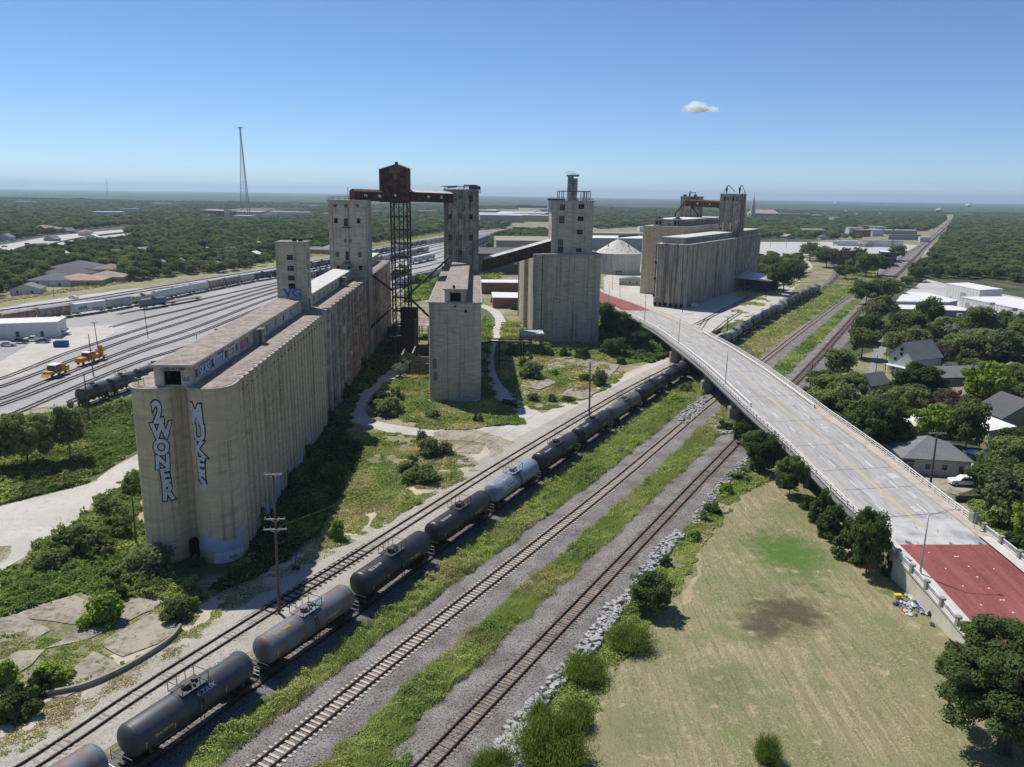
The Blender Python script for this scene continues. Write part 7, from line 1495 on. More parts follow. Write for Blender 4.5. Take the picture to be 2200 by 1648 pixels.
def willow_geo(rx, h, n, seed=0):
    g = np.random.default_rng(seed); V = []; m = n//9
    a = g.uniform(0, 6.28, m); r0 = g.uniform(0, .5, m)*rx; lob = .6+.55*vnoise(np.cos(a)*2.2+9, np.sin(a)*2.2+9, 1.0, seed); lean = g.uniform(.05, .95, m)*rx*lob; hh = h*g.uniform(.35, 1.0, m)*(.55+.6*vnoise(np.cos(a)*3+20, np.sin(a)*3+r0*2+20, 1.0, seed+3))*(1-.35*(lean/rx)**2)
    P = []; Nn = []
    for t in np.linspace(.15, 1, 9): 
        rr = r0+lean*t**1.3; P.append(np.stack([np.cos(a)*rr, np.sin(a)*rr, hh*t], 1)+g.normal(size=(m, 3))*.09); Nn.append(np.stack([np.cos(a), np.sin(a), np.full(m, .4)], 1)+g.normal(size=(m, 3))*.5)
    P = np.concatenate(P); Nn = np.concatenate(Nn); n = len(P); up = np.array([0, 0, 1.0]); b = up+g.normal(size=(n, 3))*.3; b /= np.linalg.norm(b, axis=1)[:, None]; a_ = np.cross(b, Nn); a_ /= np.linalg.norm(a_, axis=1)[:, None]+1e-9
    a_ *= .045; b *= .13; V = np.stack([P-a_-b, P+a_-b, P+a_*.4+b, P-a_*.4+b], 1); return V.reshape(-1, 3), np.arange(4*n).reshape(-1, 4)
def trunk_geo(h, r, spread, seed=0, nb=5):
    g = random.Random(seed); m = MB(); m.tube((0, 0, -.3), (g.uniform(-.1, .1)*h*.2, 0, h*.45), r, r*.7, 8)
    for k in range(nb):
        a = 6.28*k/nb+g.random(); p = Vector((0, 0, h*g.uniform(.25, .45))); q = Vector((math.cos(a)*spread*.5, math.sin(a)*spread*.5, h*.62)); e = Vector((math.cos(a)*spread*.85, math.sin(a)*spread*.85, h*g.uniform(.7, .95))); m.tube(p, q, r*.5, r*.3, 6); m.tube(q, e, r*.3, r*.1, 5)
        e2 = q+Vector((g.uniform(-1, 1)*spread*.5, g.uniform(-1, 1)*spread*.5, h*.25)); m.tube(q, e2, r*.25, r*.08, 5)
    return m
# prototypes: unit radius crowns, instanced at any size
PROTO = {}
def proto(key, rx, h, nl, ls, mat, nc=60, seed=0, kind='round', base=.28, **kw):
    """crown mesh with its lowest leaves at base*h; returns (crown mesh, trunk mesh)"""
    if kind == 'willow': V, Fq = willow_geo(rx, h, nl, seed)
    else:
        dm = base < .05; rz = h*.92 if dm else h*(1-base)/2; V, Fq = crown_geo(rx, rz, nc, nl, ls, seed=seed, dome=dm, low=-.35 if base > .2 else -.85, **kw); V[:, 2] += 0 if dm else h*base
        if dm: V[:, 2] = np.where(V[:, 2] < .05, .05+np.abs(V[:, 2])*.5, V[:, 2])
    o = npmesh('crown', V, Fq, MT[mat]); t = trunk_geo(h, rx*(.075 if base > .1 else .03), rx*.8, seed, 5 if base > .1 else 4).build('trunk', MT['bark']); PROTO[key] = (o, t, rx, h)
for i, s in enumerate((1, 2, 3, 4)): proto(f'tree{i}', 5, 9.5, 5200, .46, ('leaf', 'leaf', 'leaf_dark', 'leaf_olive')[i], nc=(46, 60, 38, 70)[i], seed=s, lump=.4, base=.10)
proto('lime', 5, 8.5, 5000, .42, 'leaf_lime', nc=70, seed=5, lump=.45, cr=.2, base=.12); proto('pale', 5, 8.5, 2600, .5, 'leaf_pale', nc=55, seed=6, lump=.5, cr=.18); proto('brown', 5, 8.5, 1500, .45, 'leaf_brown', nc=55, seed=7, lump=.5, cr=.16)
for i, s in enumerate((8, 9, 10)): proto(f'bush{i}', 2.5, 3.6, 2600, .30, ('leaf', 'leaf_lime', 'leaf_olive')[i], nc=24, seed=s, base=.02, lump=.5, cr=.3)
proto('bushdark', 2.5, 4.0, 2600, .30, 'leaf_dark', nc=22, seed=11, base=.02, lump=.45, cr=.3); proto('bushgreen', 2.5, 3.6, 2600, .30, 'leaf', nc=26, seed=18, base=.02, lump=.5, cr=.27)
proto('willow', 2.8, 4.4, 30000, .1, 'willow', kind='willow', seed=12); proto('willow1', 2.8, 4.2, 22000, .1, 'willow', kind='willow', seed=13)
for i, s in enumerate((14, 15)): proto(f'near{i}', 4, 8, 16000, .26, ('leaf_dark', 'leaf')[i], nc=120, seed=s, lump=.35, cr=.2, base=.06)
proto('hero', 6, 11.5, 110000, .165, 'leaf_dark', nc=150, seed=16, lump=.45, cr=.155, base=.12)
proto('wall', 3, 7, 9000, .26, 'leaf_dark', nc=60, seed=17, base=.03, lump=.3, cr=.22)
USED = set(); N_BR = normals(CB)[1]
def plant(name, key, loc, rx, h, label, cat, group=None, rz=None):
    c, t, r0, h0 = PROTO[key]; root = empty(name, loc, random.uniform(0, 6.28) if rz is None else rz, label, cat, group); root.scale = (rx/r0, rx/r0, h/h0)
    for o in (t, c):
        q = o if key not in USED else o.copy()
        if key in USED: COL.objects.link(q)
        q.parent = root
    USED.add(key); return root
def tp(px, py, w, h, key, label, name='tree', group=None):
    """place from the photograph: foot pixel, crown width and height in pixels"""
    g = G(px, py, 0); d = (g-Vector((0, 0, H))).length; rx = w*d/F/2; dep = math.asin(H/d); hh = max(.55*rx, (h*d/F-rx*math.sin(dep)*.75)/math.cos(dep))
    if 100 < g.y < 340 and abs(g.x-50) < 40:
        i = int(np.argmin(np.hypot(CB[:, 0]-g.x, CB[:, 1]-g.y))); v = np.array([g.x, g.y])-CB[i]; s = float(v@N_BR[i]); need = HWd+rx*(1.15 if s > 0 else .8)
        if abs(s) < need: g = g+Vector((*(N_BR[i]*(math.copysign(need, s)-s)), 0))
    return plant(name, key, g, rx, hh, label, {'tree': 'tree', 'shrub': 'shrub'}[name], group)
HT = [
 (2155,1618,310,268,'hero','big dark broad crowned tree in the bottom right corner of the field'), (2215,1650,140,190,'near0','dark tree at the bottom right edge behind the biggest tree'),
 (62,1003,118,122,'near1','green round tree at the left edge above the white haul road'), (152,990,82,122,'tree3','grey green tree between the left edge tree and the graffiti elevator'), (-12,1010,70,110,'near1','tree cut off by the left edge above the haul road'),
 (1655,1000,40,40,'bushdark','dark bush under the bridge side at the field top, first'), (1705,1045,50,55,'bushdark','dark bush along the bridge side, below the field top'), (1752,1092,46,50,'bushdark','dark bush along the bridge side, left of the narrow tree'), (1808,1140,44,56,'bushdark','dark bush filling the gap right of the narrow tree'),
 (1883,975,135,130,'near0','large dark tree pressed against the outside of the bridge railing'), (1800,960,110,95,'tree2','dark tree at the railing, left of the largest one there'), (2072,975,85,120,'tree1','tall thin crowned tree behind the round pool'), (2035,940,70,85,'brown','grey half bare tree behind the bungalow roof'), (2003,957,100,95,'lime','lime yellow tree directly behind the grey bungalow'),
 (2110,885,110,110,'lime','bright lime tree standing out in the right neighbourhood'), (1968,862,120,85,'near0','very dark wide tree in front of the long grey roof'), (1945,900,90,80,'tree0','green tree below the very dark wide tree'),
 (2165,1135,130,130,'tree3','olive tree at the right edge beside the white wagon'), (2155,1040,100,110,'tree1','green tree right of the white wagon'), (2200,1180,70,110,'lime','yellow green tree at the right edge above the red road railing'), (2195,1010,80,70,'tree0','green tree in front of the yellow house'), (2130,1130,60,60,'bushgreen','round green bush on the grass below the white wagon'), (2180,1190,60,50,'tree2','dark low tree near the railing posts at the right edge'),
 (1765,905,90,80,'tree1','green tree right of the bridge, above its railing'), (1730,875,60,55,'bushgreen','low green bush at the ballast edge right of the bridge'), (1760,845,70,60,'tree0','green tree at the end of the line along the outer track, closest to the bridge'), (1800,815,80,75,'tree1','green tree second in the line along the outer track'), (1850,770,75,75,'tree0','green tree third in the line along the outer track, taller'), (1862,735,70,70,'tree2','dark tree fourth in the line along the outer track'), (1885,700,80,70,'tree3','olive tree beside the low white warehouse, left side'), (1830,850,70,60,'tree0','green tree behind the line along the outer track'), (1850,885,80,70,'bushgreen','broad bush left of the small blue cottage'), (1905,870,60,50,'tree2','dark tree right of the small blue cottage'),
 (1945,745,90,85,'tree1','tall green tree standing before the low white warehouse'), (1990,720,70,85,'tree2','dark green tree before the slanting warehouse front'), (2030,735,70,60,'tree0','round tree between the two warehouse fronts'), (2100,720,75,65,'tree1','bright round tree in front of the wide warehouse'), (1960,770,80,70,'tree3','olive tree above the tall pale blue house'), (2060,790,90,80,'tree1','green round tree behind the tall pale blue house'), (2105,775,80,75,'tree0','green tree left of the blue grey roof at the right edge'), (2020,795,70,60,'brown','brownish tree in front of the long low grey roof'), (2150,800,100,90,'tree3','olive tree right of the lime tree'), (2195,860,70,80,'tree1','green tree at the right edge above the yellow house'), (2165,845,80,70,'tree0','green tree between the lime tree and the right edge'), (2070,905,70,60,'tree2','dark tree just under the bright lime tree'), (1905,905,80,60,'tree0','green tree low behind the large railing tree'), (2040,745,60,50,'pale','pale tree by the wide warehouse wall'), (2150,720,60,45,'tree2','dark tree before the wide warehouse'), (1860,655,70,55,'tree2','dark tree at the bend of the outer track beyond the warehouses'), (1900,650,80,60,'tree0','green tree left of the low white warehouse'),
 (1683,628,78,78,'tree2','dark tree standing alone beside the far loading shed'), (1655,590,50,45,'tree2','dark tree behind the far loading shed'), (1700,585,50,35,'tree0','low green tree behind the lone dark tree'), (1610,600,0.1,0.1,'tree0',''), (1775,575,60,45,'tree2','dark tree by the curved track, left'), (1800,580,60,50,'brown','brown purple tree in front of the long open shed'), (1835,585,60,55,'brown','brown purple tree at the middle of the long open shed'), (1860,595,60,55,'tree1','green tree at the right part of the long open shed'), (1885,592,50,50,'tree2','dark tree at the right end of the long open shed'), (1815,600,50,35,'tree0','green tree beside the curved track, in front of the brown ones'), (1740,560,60,40,'tree3','olive tree left of the long open shed'), (1925,560,40,35,'tree1','green tree between the shed and the main line'), (1845,625,30,28,'tree0','small green tree on the bank between the curve and the main line'), (1832,632,26,22,'bush0','small green bush on the bank beside the curve'),
 (1345,745,80,75,'tree2','dark tree under the bridge parapet, right of the right elevator'), (1312,730,60,70,'near0','dark tree against the right corner of the right elevator'), (1375,755,55,60,'tree0','green tree at the first bridge pier'), (1320,765,70,50,'tree2','low dark tree in front of the corner trees'), (1300,690,50,50,'tree1','green tree behind the right corner of the right elevator'), (1350,705,50,45,'tree0','green tree just under the bridge edge'),
 (1682,1014,84,95,'near0','dark tree under the bridge edge at the top of the field'), (1640,985,60,70,'near1','green tree left of the field top under the bridge'), (1620,955,45,55,'near0','dark small tree beside the outer track end under the bridge'), (1725,1064,72,95,'near1','green tree along the bridge side, third from the field top'), (1788,1125,58,100,'wall','dark narrow tree along the parapet, alone'), (1832,1156,78,100,'wall','dark tree touching the retaining wall, left of the largest pair'), (1887,1232,96,140,'near0','largest dark tree against the retaining wall'), (1858,1198,90,115,'wall','dark tree close behind the largest one at the retaining wall'), (1912,1235,40,70,'wall','small dark tree at the right foot of the largest one'),
 (880,800,56,46,'pale','silvery leaved tree beside the caliche track near the lattice tower'), (860,812,40,36,'pale','smaller silvery tree left of the first one'),
]
for px, py, w, h, k, lab in HT:
    if w > 1: tp(px, py, w, h, k, lab)
HS = [
 (222,1335,100,92,'bush1','bright lime shrub on the cracked concrete floor'), (252,1285,60,60,'bushdark','dark shrub behind the bright lime one'), (115,1465,84,68,'bush1','lime shrub at the lower left between the slabs'), (40,1535,100,95,'bushdark','dark shrub in the bottom left, cut by the edge'), (85,1490,60,70,'bushdark','dark shrub right beside the lower lime one'), (385,1325,84,68,'bush2','olive shrub with lime top beside the cracked floor, near the silo foot'), (415,1310,40,44,'bush1','small lime shrub at the right of the olive one'), (5,1470,70,70,'bush1','lime shrub at the left edge over the slabs'),
 (330,1230,110,90,'bush2','wide olive shrub at the foot of the left graffiti bin'), (200,1190,110,90,'bushgreen','green shrub thicket left of the graffiti bins, upper'), (255,1150,80,70,'bushgreen','green shrub beside the leaning pole'), (150,1175,90,70,'bushdark','dark green shrub by the white haul road'), (270,1245,90,60,'bushgreen','green shrub below the leaning pole'), (120,1215,80,50,'bush2','olive shrub at the left of the thicket'), (235,1100,70,50,'bushgreen','green shrub near the road corner by the elevator'), (285,1060,50,60,'bushgreen','green shrub touching the left wall of the graffiti elevator'), (425,1215,40,40,'bushdark','dark shrub at the doorway between the graffiti bins'),
 (1400,1312,112,96,'near0','round dark green shrub between the outer track and the field'), (1350,1388,92,58,'willow','feathery bright green willow shrub below the round dark one'), (1256,1456,92,62,'willow1','feathery willow shrub in the middle of the stone bank'), (1185,1638,140,112,'willow','largest feathery willow shrub at the bottom of the stone bank'), (1240,1555,66,56,'willow1','willow shrub right behind the largest one'), (1060,1665,90,60,'willow','willow shrub cut by the bottom edge'), (1648,1632,52,54,'willow1','single small shrub alone in the field at the bottom'), (1160,1560,50,60,'willow1','small willow shrub left of the largest one'),
 (835,888,86,72,'bush0','green shrub inside the loop of the caliche track'), (815,870,60,50,'bushdark','dark shrub at the left inside the track loop'), (850,860,50,44,'bushgreen','green shrub right inside the track loop'), (930,898,44,36,'bush0','green shrub at the left foot of the central elevator'), (1028,905,36,34,'bushdark','dark shrub at the right foot of the central elevator'), (905,1032,100,66,'bush0','large double green shrub near the siding, south of the track loop'), (880,1015,60,50,'bushgreen','left part shrub of the double clump near the siding'), (925,978,70,64,'bush2','olive shrub tree right of the caliche track'), (955,975,44,44,'bush2','olive shrub beside the concrete slabs'), (725,1158,50,70,'bush1','small lime tree in the sun beside the siding'), (905,950,30,40,'bush2','small olive shrub on the caliche track edge'),
 (1147,812,76,58,'bush2','olive shrub left of the old slabs by the right elevator'), (1290,828,46,54,'bush2','olive shrub in the centre of the slabs'), (1258,818,34,32,'bush0','green shrub left of the one in the centre of the slabs'), (1190,806,28,22,'bush1','lime shrub at the slab corner'), (1186,862,26,30,'bush0','small green shrub at the front of the slabs'), (1220,862,30,24,'bush0','small green shrub right front of the slabs'), (1145,862,36,30,'bush2','olive shrub at the shadow edge by the slabs'), (1175,762,36,44,'bush1','lime shrub at the left foot of the right elevator'), (1215,765,40,34,'bushdark','dark shrub at the front wall of the right elevator, left'), (1250,770,50,44,'bushdark','dark shrub at the front wall of the right elevator, middle'), (1130,790,40,44,'bushgreen','green shrub behind the olive one at the slabs'), (1335,782,26,30,'bush0','small green shrub at the edge of the dark trees'), (1100,765,40,60,'bushdark','dark shrub right of the shaded dirt track'), (1075,660,40,26,'bushgreen','green shrub at the red brick works'), (1110,665,40,26,'bushdark','dark shrub at the wall of the red brick works'), (1060,650,20,20,'bush0','green shrub behind the central elevator by the brick works'),
 (1450,865,60,30,'bush1','lime green shrub at the left bridge pier stones'), (1475,845,40,36,'bushgreen','green shrub touching the bridge pier plinth'),
 (1590,1030,60,36,'bushgreen','green shrub at the top left edge of the field'), (1560,1060,50,36,'bush1','lime shrub at the top left edge of the field'), (1530,1100,44,40,'bush0','green shrub at the left edge of the field'), (1490,1160,46,36,'bush1','lime shrub at the left edge of the field, lower'), (1430,1215,40,40,'bushdark','dark shrub in the stones above the round dark one'), (1515,1120,40,36,'bushdark','dark shrub left of the field edge'),
 (1600,925,50,40,'bushdark','dark shrub under the right bridge pier'), (1625,1010,50,40,'bushgreen','green shrub by the outer track under the bridge'),
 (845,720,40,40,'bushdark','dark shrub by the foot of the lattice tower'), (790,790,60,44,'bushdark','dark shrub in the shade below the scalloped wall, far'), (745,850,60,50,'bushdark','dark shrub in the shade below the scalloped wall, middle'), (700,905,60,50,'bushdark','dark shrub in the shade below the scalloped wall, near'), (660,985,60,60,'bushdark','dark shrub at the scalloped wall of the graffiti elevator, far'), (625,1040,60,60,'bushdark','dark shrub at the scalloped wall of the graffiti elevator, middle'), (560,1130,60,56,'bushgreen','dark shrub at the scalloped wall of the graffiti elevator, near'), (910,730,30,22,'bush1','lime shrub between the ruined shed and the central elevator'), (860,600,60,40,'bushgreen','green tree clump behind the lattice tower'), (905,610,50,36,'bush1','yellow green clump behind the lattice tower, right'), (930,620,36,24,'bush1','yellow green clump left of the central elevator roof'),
]
for px, py, w, h, k, lab in HS: tp(px, py, w, h, k, lab, 'shrub')
# ---- woods
PXL = lambda X, Y: (lambda q: (q[0], q[1]))(PX((X, Y, 0)))
def pxarr(x, y, z=0):
    f, r, u = np.array(_f), np.array(_r), np.array(_u); v = np.stack([x, y, np.full_like(x, z-H)], 1); d = v@f; return CX+F*(v@r)/d, CY-F*(v@u)/d
WOODS = [
 [(-400,600),(-400,418),(1110,424),(1110,470),(1085,492),(950,500),(850,517),(720,536),(600,560),(540,578),(440,590),(330,598),(265,612),(260,582),(120,575),(100,600),(60,618),(20,640),(-60,650),(-400,660)],
 [(1735,955),(1700,880),(1722,838),(1790,770),(1850,700),(1900,648),(1950,602),(2000,548),(2012,528),(2040,495),(2050,472),(2058,436),(2500,440),(2700,900),(2700,1250),(2200,1110),(2140,1100),(2040,960),(1960,980),(1850,960)],
 [(1640,520),(1740,520),(1850,515),(1905,498),(1990,497),(2018,482),(2030,470),(2030,434),(1180,426),(1180,470),(1290,492),(1400,486),(1560,500),(1625,505)],
 [(1050,540),(1060,515),(1085,505),(1110,497),(1180,500),(1180,540)], [(1560,600),(1640,560),(1720,560),(1735,590),(1690,600),(1600,600)], [(1720,548),(1860,560),(1900,575),(1890,600),(1850,600),(1800,575),(1770,560)],
]
HOLES = [[(-60,560),(-60,525),(60,512),(150,497),(260,487),(360,482),(360,492),(260,503),(330,510),(200,530),(100,548)], [(455,474),(455,459),(650,457),(660,470),(560,476)], [(1020,482),(1020,456),(1190,456),(1190,482)],
 [(1890,700),(1925,628),(1990,600),(2160,602),(2300,640),(2300,705),(2150,700),(2050,720),(1960,702)], [(1930,830),(1915,775),(1925,745),(2040,760),(2060,800),(2010,870),(1950,860)], [(1800,860),(1830,775),(1870,755),(1925,775),(1915,830),(1900,870)],
 [(1945,1060),(1900,960),(1930,920),(2110,925),(2130,985),(2160,1000),(2160,1060)], [(1880,545),(1880,520),(1940,500),(2000,505),(2015,535),(1960,560)], [(1840,740),(1870,700),(1925,690),(1905,760),(1870,800)], [(1625,548),(1640,512),(1860,516),(1860,535),(1730,548)], [(2075,925),(2220,900),(2220,960),(2110,970)], [(1990,770),(2020,740),(2150,730),(2150,750),(2050,780)], [(1800,514),(1890,514),(1890,492),(1800,492)]]
def scatter(y0, y1, sp):
    ny = int((y1-y0)/sp); xs = []; yy = []
    for j in range(ny):
        y = y0+j*sp; w = y*.76+60; x = np.arange(-w, w, sp); xs.append(x+RNG.uniform(-.42, .42, len(x))*sp); yy.append(np.full(len(x), y)+RNG.uniform(-.42, .42, len(x))*sp)
    x, y = np.concatenate(xs), np.concatenate(yy); px, py = pxarr(x, y); k = np.zeros(len(x), bool)
    for q in WOODS: k |= inpoly(q, px, py)
    for q in HOLES: k &= ~inpoly(q, px, py)
    return x[k], y[k]
hs = [(o.location.x, o.location.y, 9 if o.name.startswith('house') else 24) for o in bpy.data.objects if o.type == 'EMPTY' and o.parent is None and o.name.split('.')[0] in ('house', 'warehouse')]
hand = [(o.location.x, o.location.y, 5) for o in bpy.data.objects if o.type == 'EMPTY' and o.name.startswith('tree') and o.parent is None]
TK = np.concatenate([TR['main1'], TR['main2'], TR['tanks']])
def clear(x, y):
    k = np.ones(len(x), bool)
    for a, b, r in hs+hand: k &= (x-a)**2+(y-b)**2 > r*r
    for a, b in TK[::3]: k &= ((x-a)**2+(y-b)**2 > (10+max(0, b-500)*.008)**2)
    return k
x1, y1_ = scatter(95, 560, 7.6); k = clear(x1, y1_) & ((vnoise(x1, y1_, 26) > .13)); x1, y1_ = x1[k], y1_[k]
x2, y2_ = scatter(560, 1100, 8.6); k = clear(x2, y2_) & (vnoise(x2, y2_, 40) > .1); x2, y2_ = x2[k], y2_[k]
x3, y3_ = scatter(1100, 3600, 13.5); k = vnoise(x3, y3_, 90) > .12; x3, y3_ = x3[k], y3_[k]
X = np.concatenate([x1, x2, x3]); Y = np.concatenate([y1_, y2_, y3_])
px, py = pxarr(X, Y); vis = (px > -60) & (px < 2260); order = np.argsort(np.where(vis, np.hypot(X, Y), 1e9)); nind = 205
keys = ['tree0', 'tree1', 'tree2', 'tree3', 'tree1', 'tree0', 'tree2']
for n_, i in enumerate(order[:nind]):
    r = random.random(); k = 'lime' if r < .03 else 'brown' if r < .05 else random.choice(keys); left = X[i] < 0
    plant('tree', k, (X[i], Y[i], 0), random.uniform(3.6, 5.6), random.uniform(6.2, 9.8), 'green tree in the wood beyond the rail yard, left' if left else 'green tree of the leafy neighbourhood right of the tracks', 'tree', 'trees of the wood beyond the rail yard' if left else 'trees of the right hand neighbourhood')
rest = order[nind:]
def forest(name, X, Y, keys, label, s0, s1, hscale=1.0, seed=1):
    g = np.random.default_rng(seed); me = bpy.data.meshes.new(name); n = len(X); me.vertices.add(n); me.vertices.foreach_set('co', np.c_[X, Y, np.zeros(n)].astype(np.float32).ravel())
    a = me.attributes.new('sc', 'FLOAT_VECTOR', 'POINT'); s = g.uniform(s0, s1, n); a.data.foreach_set('vector', np.c_[s, s, s*g.uniform(.7, 1.05, n)*hscale].astype(np.float32).ravel())
    a = me.attributes.new('rz', 'FLOAT_VECTOR', 'POINT'); a.data.foreach_set('vector', np.c_[np.zeros(n), np.zeros(n), g.uniform(0, 6.28, n)].astype(np.float32).ravel())
    a = me.attributes.new('ix', 'INT', 'POINT'); a.data.foreach_set('value', g.integers(0, len(keys), n).astype(np.int32))
    o = bpy.data.objects.new(name, me); COL.objects.link(o); ng = bpy.data.node_groups.new(name, 'GeometryNodeTree'); N = ng.nodes; L = ng.links
    ng.interface.new_socket('Geometry', in_out='INPUT', socket_type='NodeSocketGeometry'); ng.interface.new_socket('Geometry', in_out='OUTPUT', socket_type='NodeSocketGeometry')
    gi, go = N.new('NodeGroupInput'), N.new('NodeGroupOutput'); ip = N.new('GeometryNodeInstanceOnPoints'); gj = N.new('GeometryNodeJoinGeometry')
    for k in reversed(keys):
        oi = N.new('GeometryNodeObjectInfo'); oi.inputs[0].default_value = PROTO[k][0]; oi.transform_space = 'ORIGINAL'; gt = N.new('GeometryNodeGeometryToInstance'); L.new(oi.outputs['Geometry'], gt.inputs[0]); L.new(gt.outputs[0], gj.inputs[0])
    m2p = N.new('GeometryNodeMeshToPoints'); L.new(gi.outputs[0], m2p.inputs[0]); L.new(m2p.outputs[0], ip.inputs['Points']); L.new(gj.outputs[0], ip.inputs['Instance']); ip.inputs['Pick Instance'].default_value = True
    def at_(nm, t): q = N.new('GeometryNodeInputNamedAttribute'); q.data_type = t; q.inputs[0].default_value = nm; return q.outputs[0]
    L.new(at_('ix', 'INT'), ip.inputs['Instance Index']); L.new(at_('rz', 'FLOAT_VECTOR'), ip.inputs['Rotation']); L.new(at_('sc', 'FLOAT_VECTOR'), ip.inputs['Scale']); L.new(ip.outputs[0], go.inputs[0])
    md = o.modifiers.new('scatter', 'NODES'); md.node_group = ng; tag(o, label, 'woodland', kind='stuff'); return o
kf = ['tree0', 'tree1', 'tree2', 'tree3', 'tree0', 'tree1', 'tree2', 'tree2']
rx_, ry_ = X[rest], Y[rest]; nr = ry_ < 1100
forest('woods', rx_[nr], ry_[nr], kf+['lime'] if False else kf, 'dense broadleaf woods covering the suburbs in the middle distance', .72, 1.2)
forest('far_woods', rx_[~nr], ry_[~nr], kf, 'endless woods fading towards the horizon', 1.15, 1.9, .62, 2)
# forest floor
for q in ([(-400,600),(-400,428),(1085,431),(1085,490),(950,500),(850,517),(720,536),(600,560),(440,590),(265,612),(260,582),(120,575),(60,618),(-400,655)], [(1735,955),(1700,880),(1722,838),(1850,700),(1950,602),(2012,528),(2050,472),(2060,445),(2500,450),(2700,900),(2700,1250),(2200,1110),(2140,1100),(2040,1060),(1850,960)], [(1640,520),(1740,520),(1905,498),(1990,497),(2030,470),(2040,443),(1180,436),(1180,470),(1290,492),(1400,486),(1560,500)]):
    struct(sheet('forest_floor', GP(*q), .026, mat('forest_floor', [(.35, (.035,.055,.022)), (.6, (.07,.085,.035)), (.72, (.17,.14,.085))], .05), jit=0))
# far canopy reads as one mass
ny, nx = 170, 420; yy = 3400*(24000/3400)**(np.linspace(0, 1, ny)); U = np.linspace(-.95, .95, nx); Xg = np.outer(yy, U); Yg = np.repeat(yy[:, None], nx, 1)
Z = 5+4*vnoise(Xg, Yg, 60, 1)+5*vnoise(Xg, Yg, 220, 2)+9*vnoise(Xg, Yg, 1300, 3)*np.clip((Yg-5000)/5000, 0, 1)+14*vnoise(Xg, Yg, 5000, 4)*np.clip((Yg-8000)/9000, 0, 1)
i, j = np.meshgrid(np.arange(ny-1), np.arange(nx-1), indexing='ij'); b_ = (i*nx+j).ravel(); o = npmesh('hills', np.stack([Xg, Yg, Z], -1).reshape(-1, 3), np.stack([b_, b_+1, b_+nx+1, b_+nx], 1), mat('distant_canopy', [(.35, (.022,.042,.018)), (.5, (.04,.066,.028)), (.66, (.065,.09,.04)), (.76, (.20,.17,.12))], .004, detail=12)); struct(o)
# ---- weeds and rank grass: nobody could count it
def weeds(name, pts, dens, hmax, mats, label, sz=.17, patch=5.0, thr=.0, world=None, blade=False):
    P = np.array(world if world is not None else [G(*p)[:2] for p in pts], float); lo, hi = P.min(0), P.max(0); A = (hi-lo).prod(); n = int(A*dens); n = min(n, 2600000); Xs = RNG.uniform(lo, hi, (n, 2)); d = np.hypot(Xs[:, 0], Xs[:, 1])
    edge_ = vnoise(Xs[:, 0], Xs[:, 1], 1.8, 5)*2.4-1.2; k = inpoly(P, Xs[:, 0]+edge_, Xs[:, 1]+edge_) & (RNG.random(n) < np.clip((95/d)**1.25, .03, 1)); Xs, d = Xs[k], d[k]; x, y = Xs[:, 0], Xs[:, 1]
    q = .6*vnoise(x, y, patch, 1)+.4*vnoise(x, y, patch*.3, 2); k = q > thr; x, y, q, d = x[k], y[k], q[k], d[k]; n = len(x); hh = hmax*np.clip((q-thr)*2.0, .12, 1)*vnoise(x, y, .9, 3)
    z = RNG.random(n)**.7*hh+.03; s = sz*np.clip(d/95, 1, 4)**.8*RNG.uniform(.5, 1.3, n); Nn = RNG.normal(size=(n, 3))*.7+np.array([0, 0, .7]); V, Fq = quads(np.c_[x, y, z], Nn, s)
    if blade:
        a = RNG.uniform(0, 6.28, n); w = s*.10; b = np.c_[np.cos(a)*w, np.sin(a)*w, np.zeros(n)]; t = np.c_[RNG.normal(0, .28, n)*s*2, RNG.normal(0, .28, n)*s*2, s*1.9]; p = np.c_[x, y, z*.6]; V = np.stack([p-b, p+b, p+t+b*.2, p+t-b*.2], 1).reshape(-1, 3)
    c = vnoise(x, y, patch*1.3, 7)+RNG.normal(0, .12, n); idx = np.clip((c*len(mats)).astype(int), 0, len(mats)-1)
    me_o = npmesh(name, V, Fq, MT[mats[0]]); 
    for mm in mats[1:]: me_o.data.materials.append(MT[mm])
    me_o.data.polygons.foreach_set('material_index', idx.astype(np.int32)); tag(me_o, label, 'weeds', kind='stuff'); return me_o
def between(A, B, oa, ob, s0=0, s1=1e9, step=4):
    """polygon between curve A offset oa and curve B offset ob"""
    def off(C, o): T, Nn = normals(C); return C+Nn*o
    P, Q = off(A, oa), off(B, ob); P = P[(P[:, 1] > s0) & (P[:, 1] < s1)][::step]; Q = Q[(Q[:, 1] > s0) & (Q[:, 1] < s1)][::step]; return np.concatenate([P, Q[::-1]])
GL = ['weed_rank', 'weed', 'weed', 'weed_dry']
weeds('weeds', None, 210, 1.7, ['weed_rank', 'weed', 'weed', 'weed', 'weed_dry'], 'rank green weeds in the strip between the tank cars and the concrete tie track', .17, 6, .03, world=between(TR['tanks'], TR['main1'], 2.9, -4.1, 40, 215))
weeds('weeds', None, 90, .9, ['weed', 'weed', 'weed_dry'], 'bright grass along the ballast edge beside the tank cars', .26, 7, .0, world=between(TR['tanks'], TR['main1'], 2.8, -3.7, 40, 215), blade=True)
weeds('weeds', None, 220, 1.1, GL, 'weeds between the two main line tracks', .16, 6, .12, world=between(TR['main1'], TR['main2'], 4.2, -4.6, 45, 190))
weeds('weeds', None, 110, .9, ['weed', 'weed', 'weed_dry'], 'upright grass blades between the two main line tracks', .26, 5, .3, world=between(TR['main1'], TR['main2'], 4.0, -4.2, 45, 190), blade=True)
weeds('weeds', None, 70, .6, ['weed_dry', 'weed', 'weed_rank'], 'weeds and dry grass beyond the bridge between tracks', .24, 9, .15, world=between(TR['tanks'], TR['main1'], 4.0, -4.5, 215, 560))
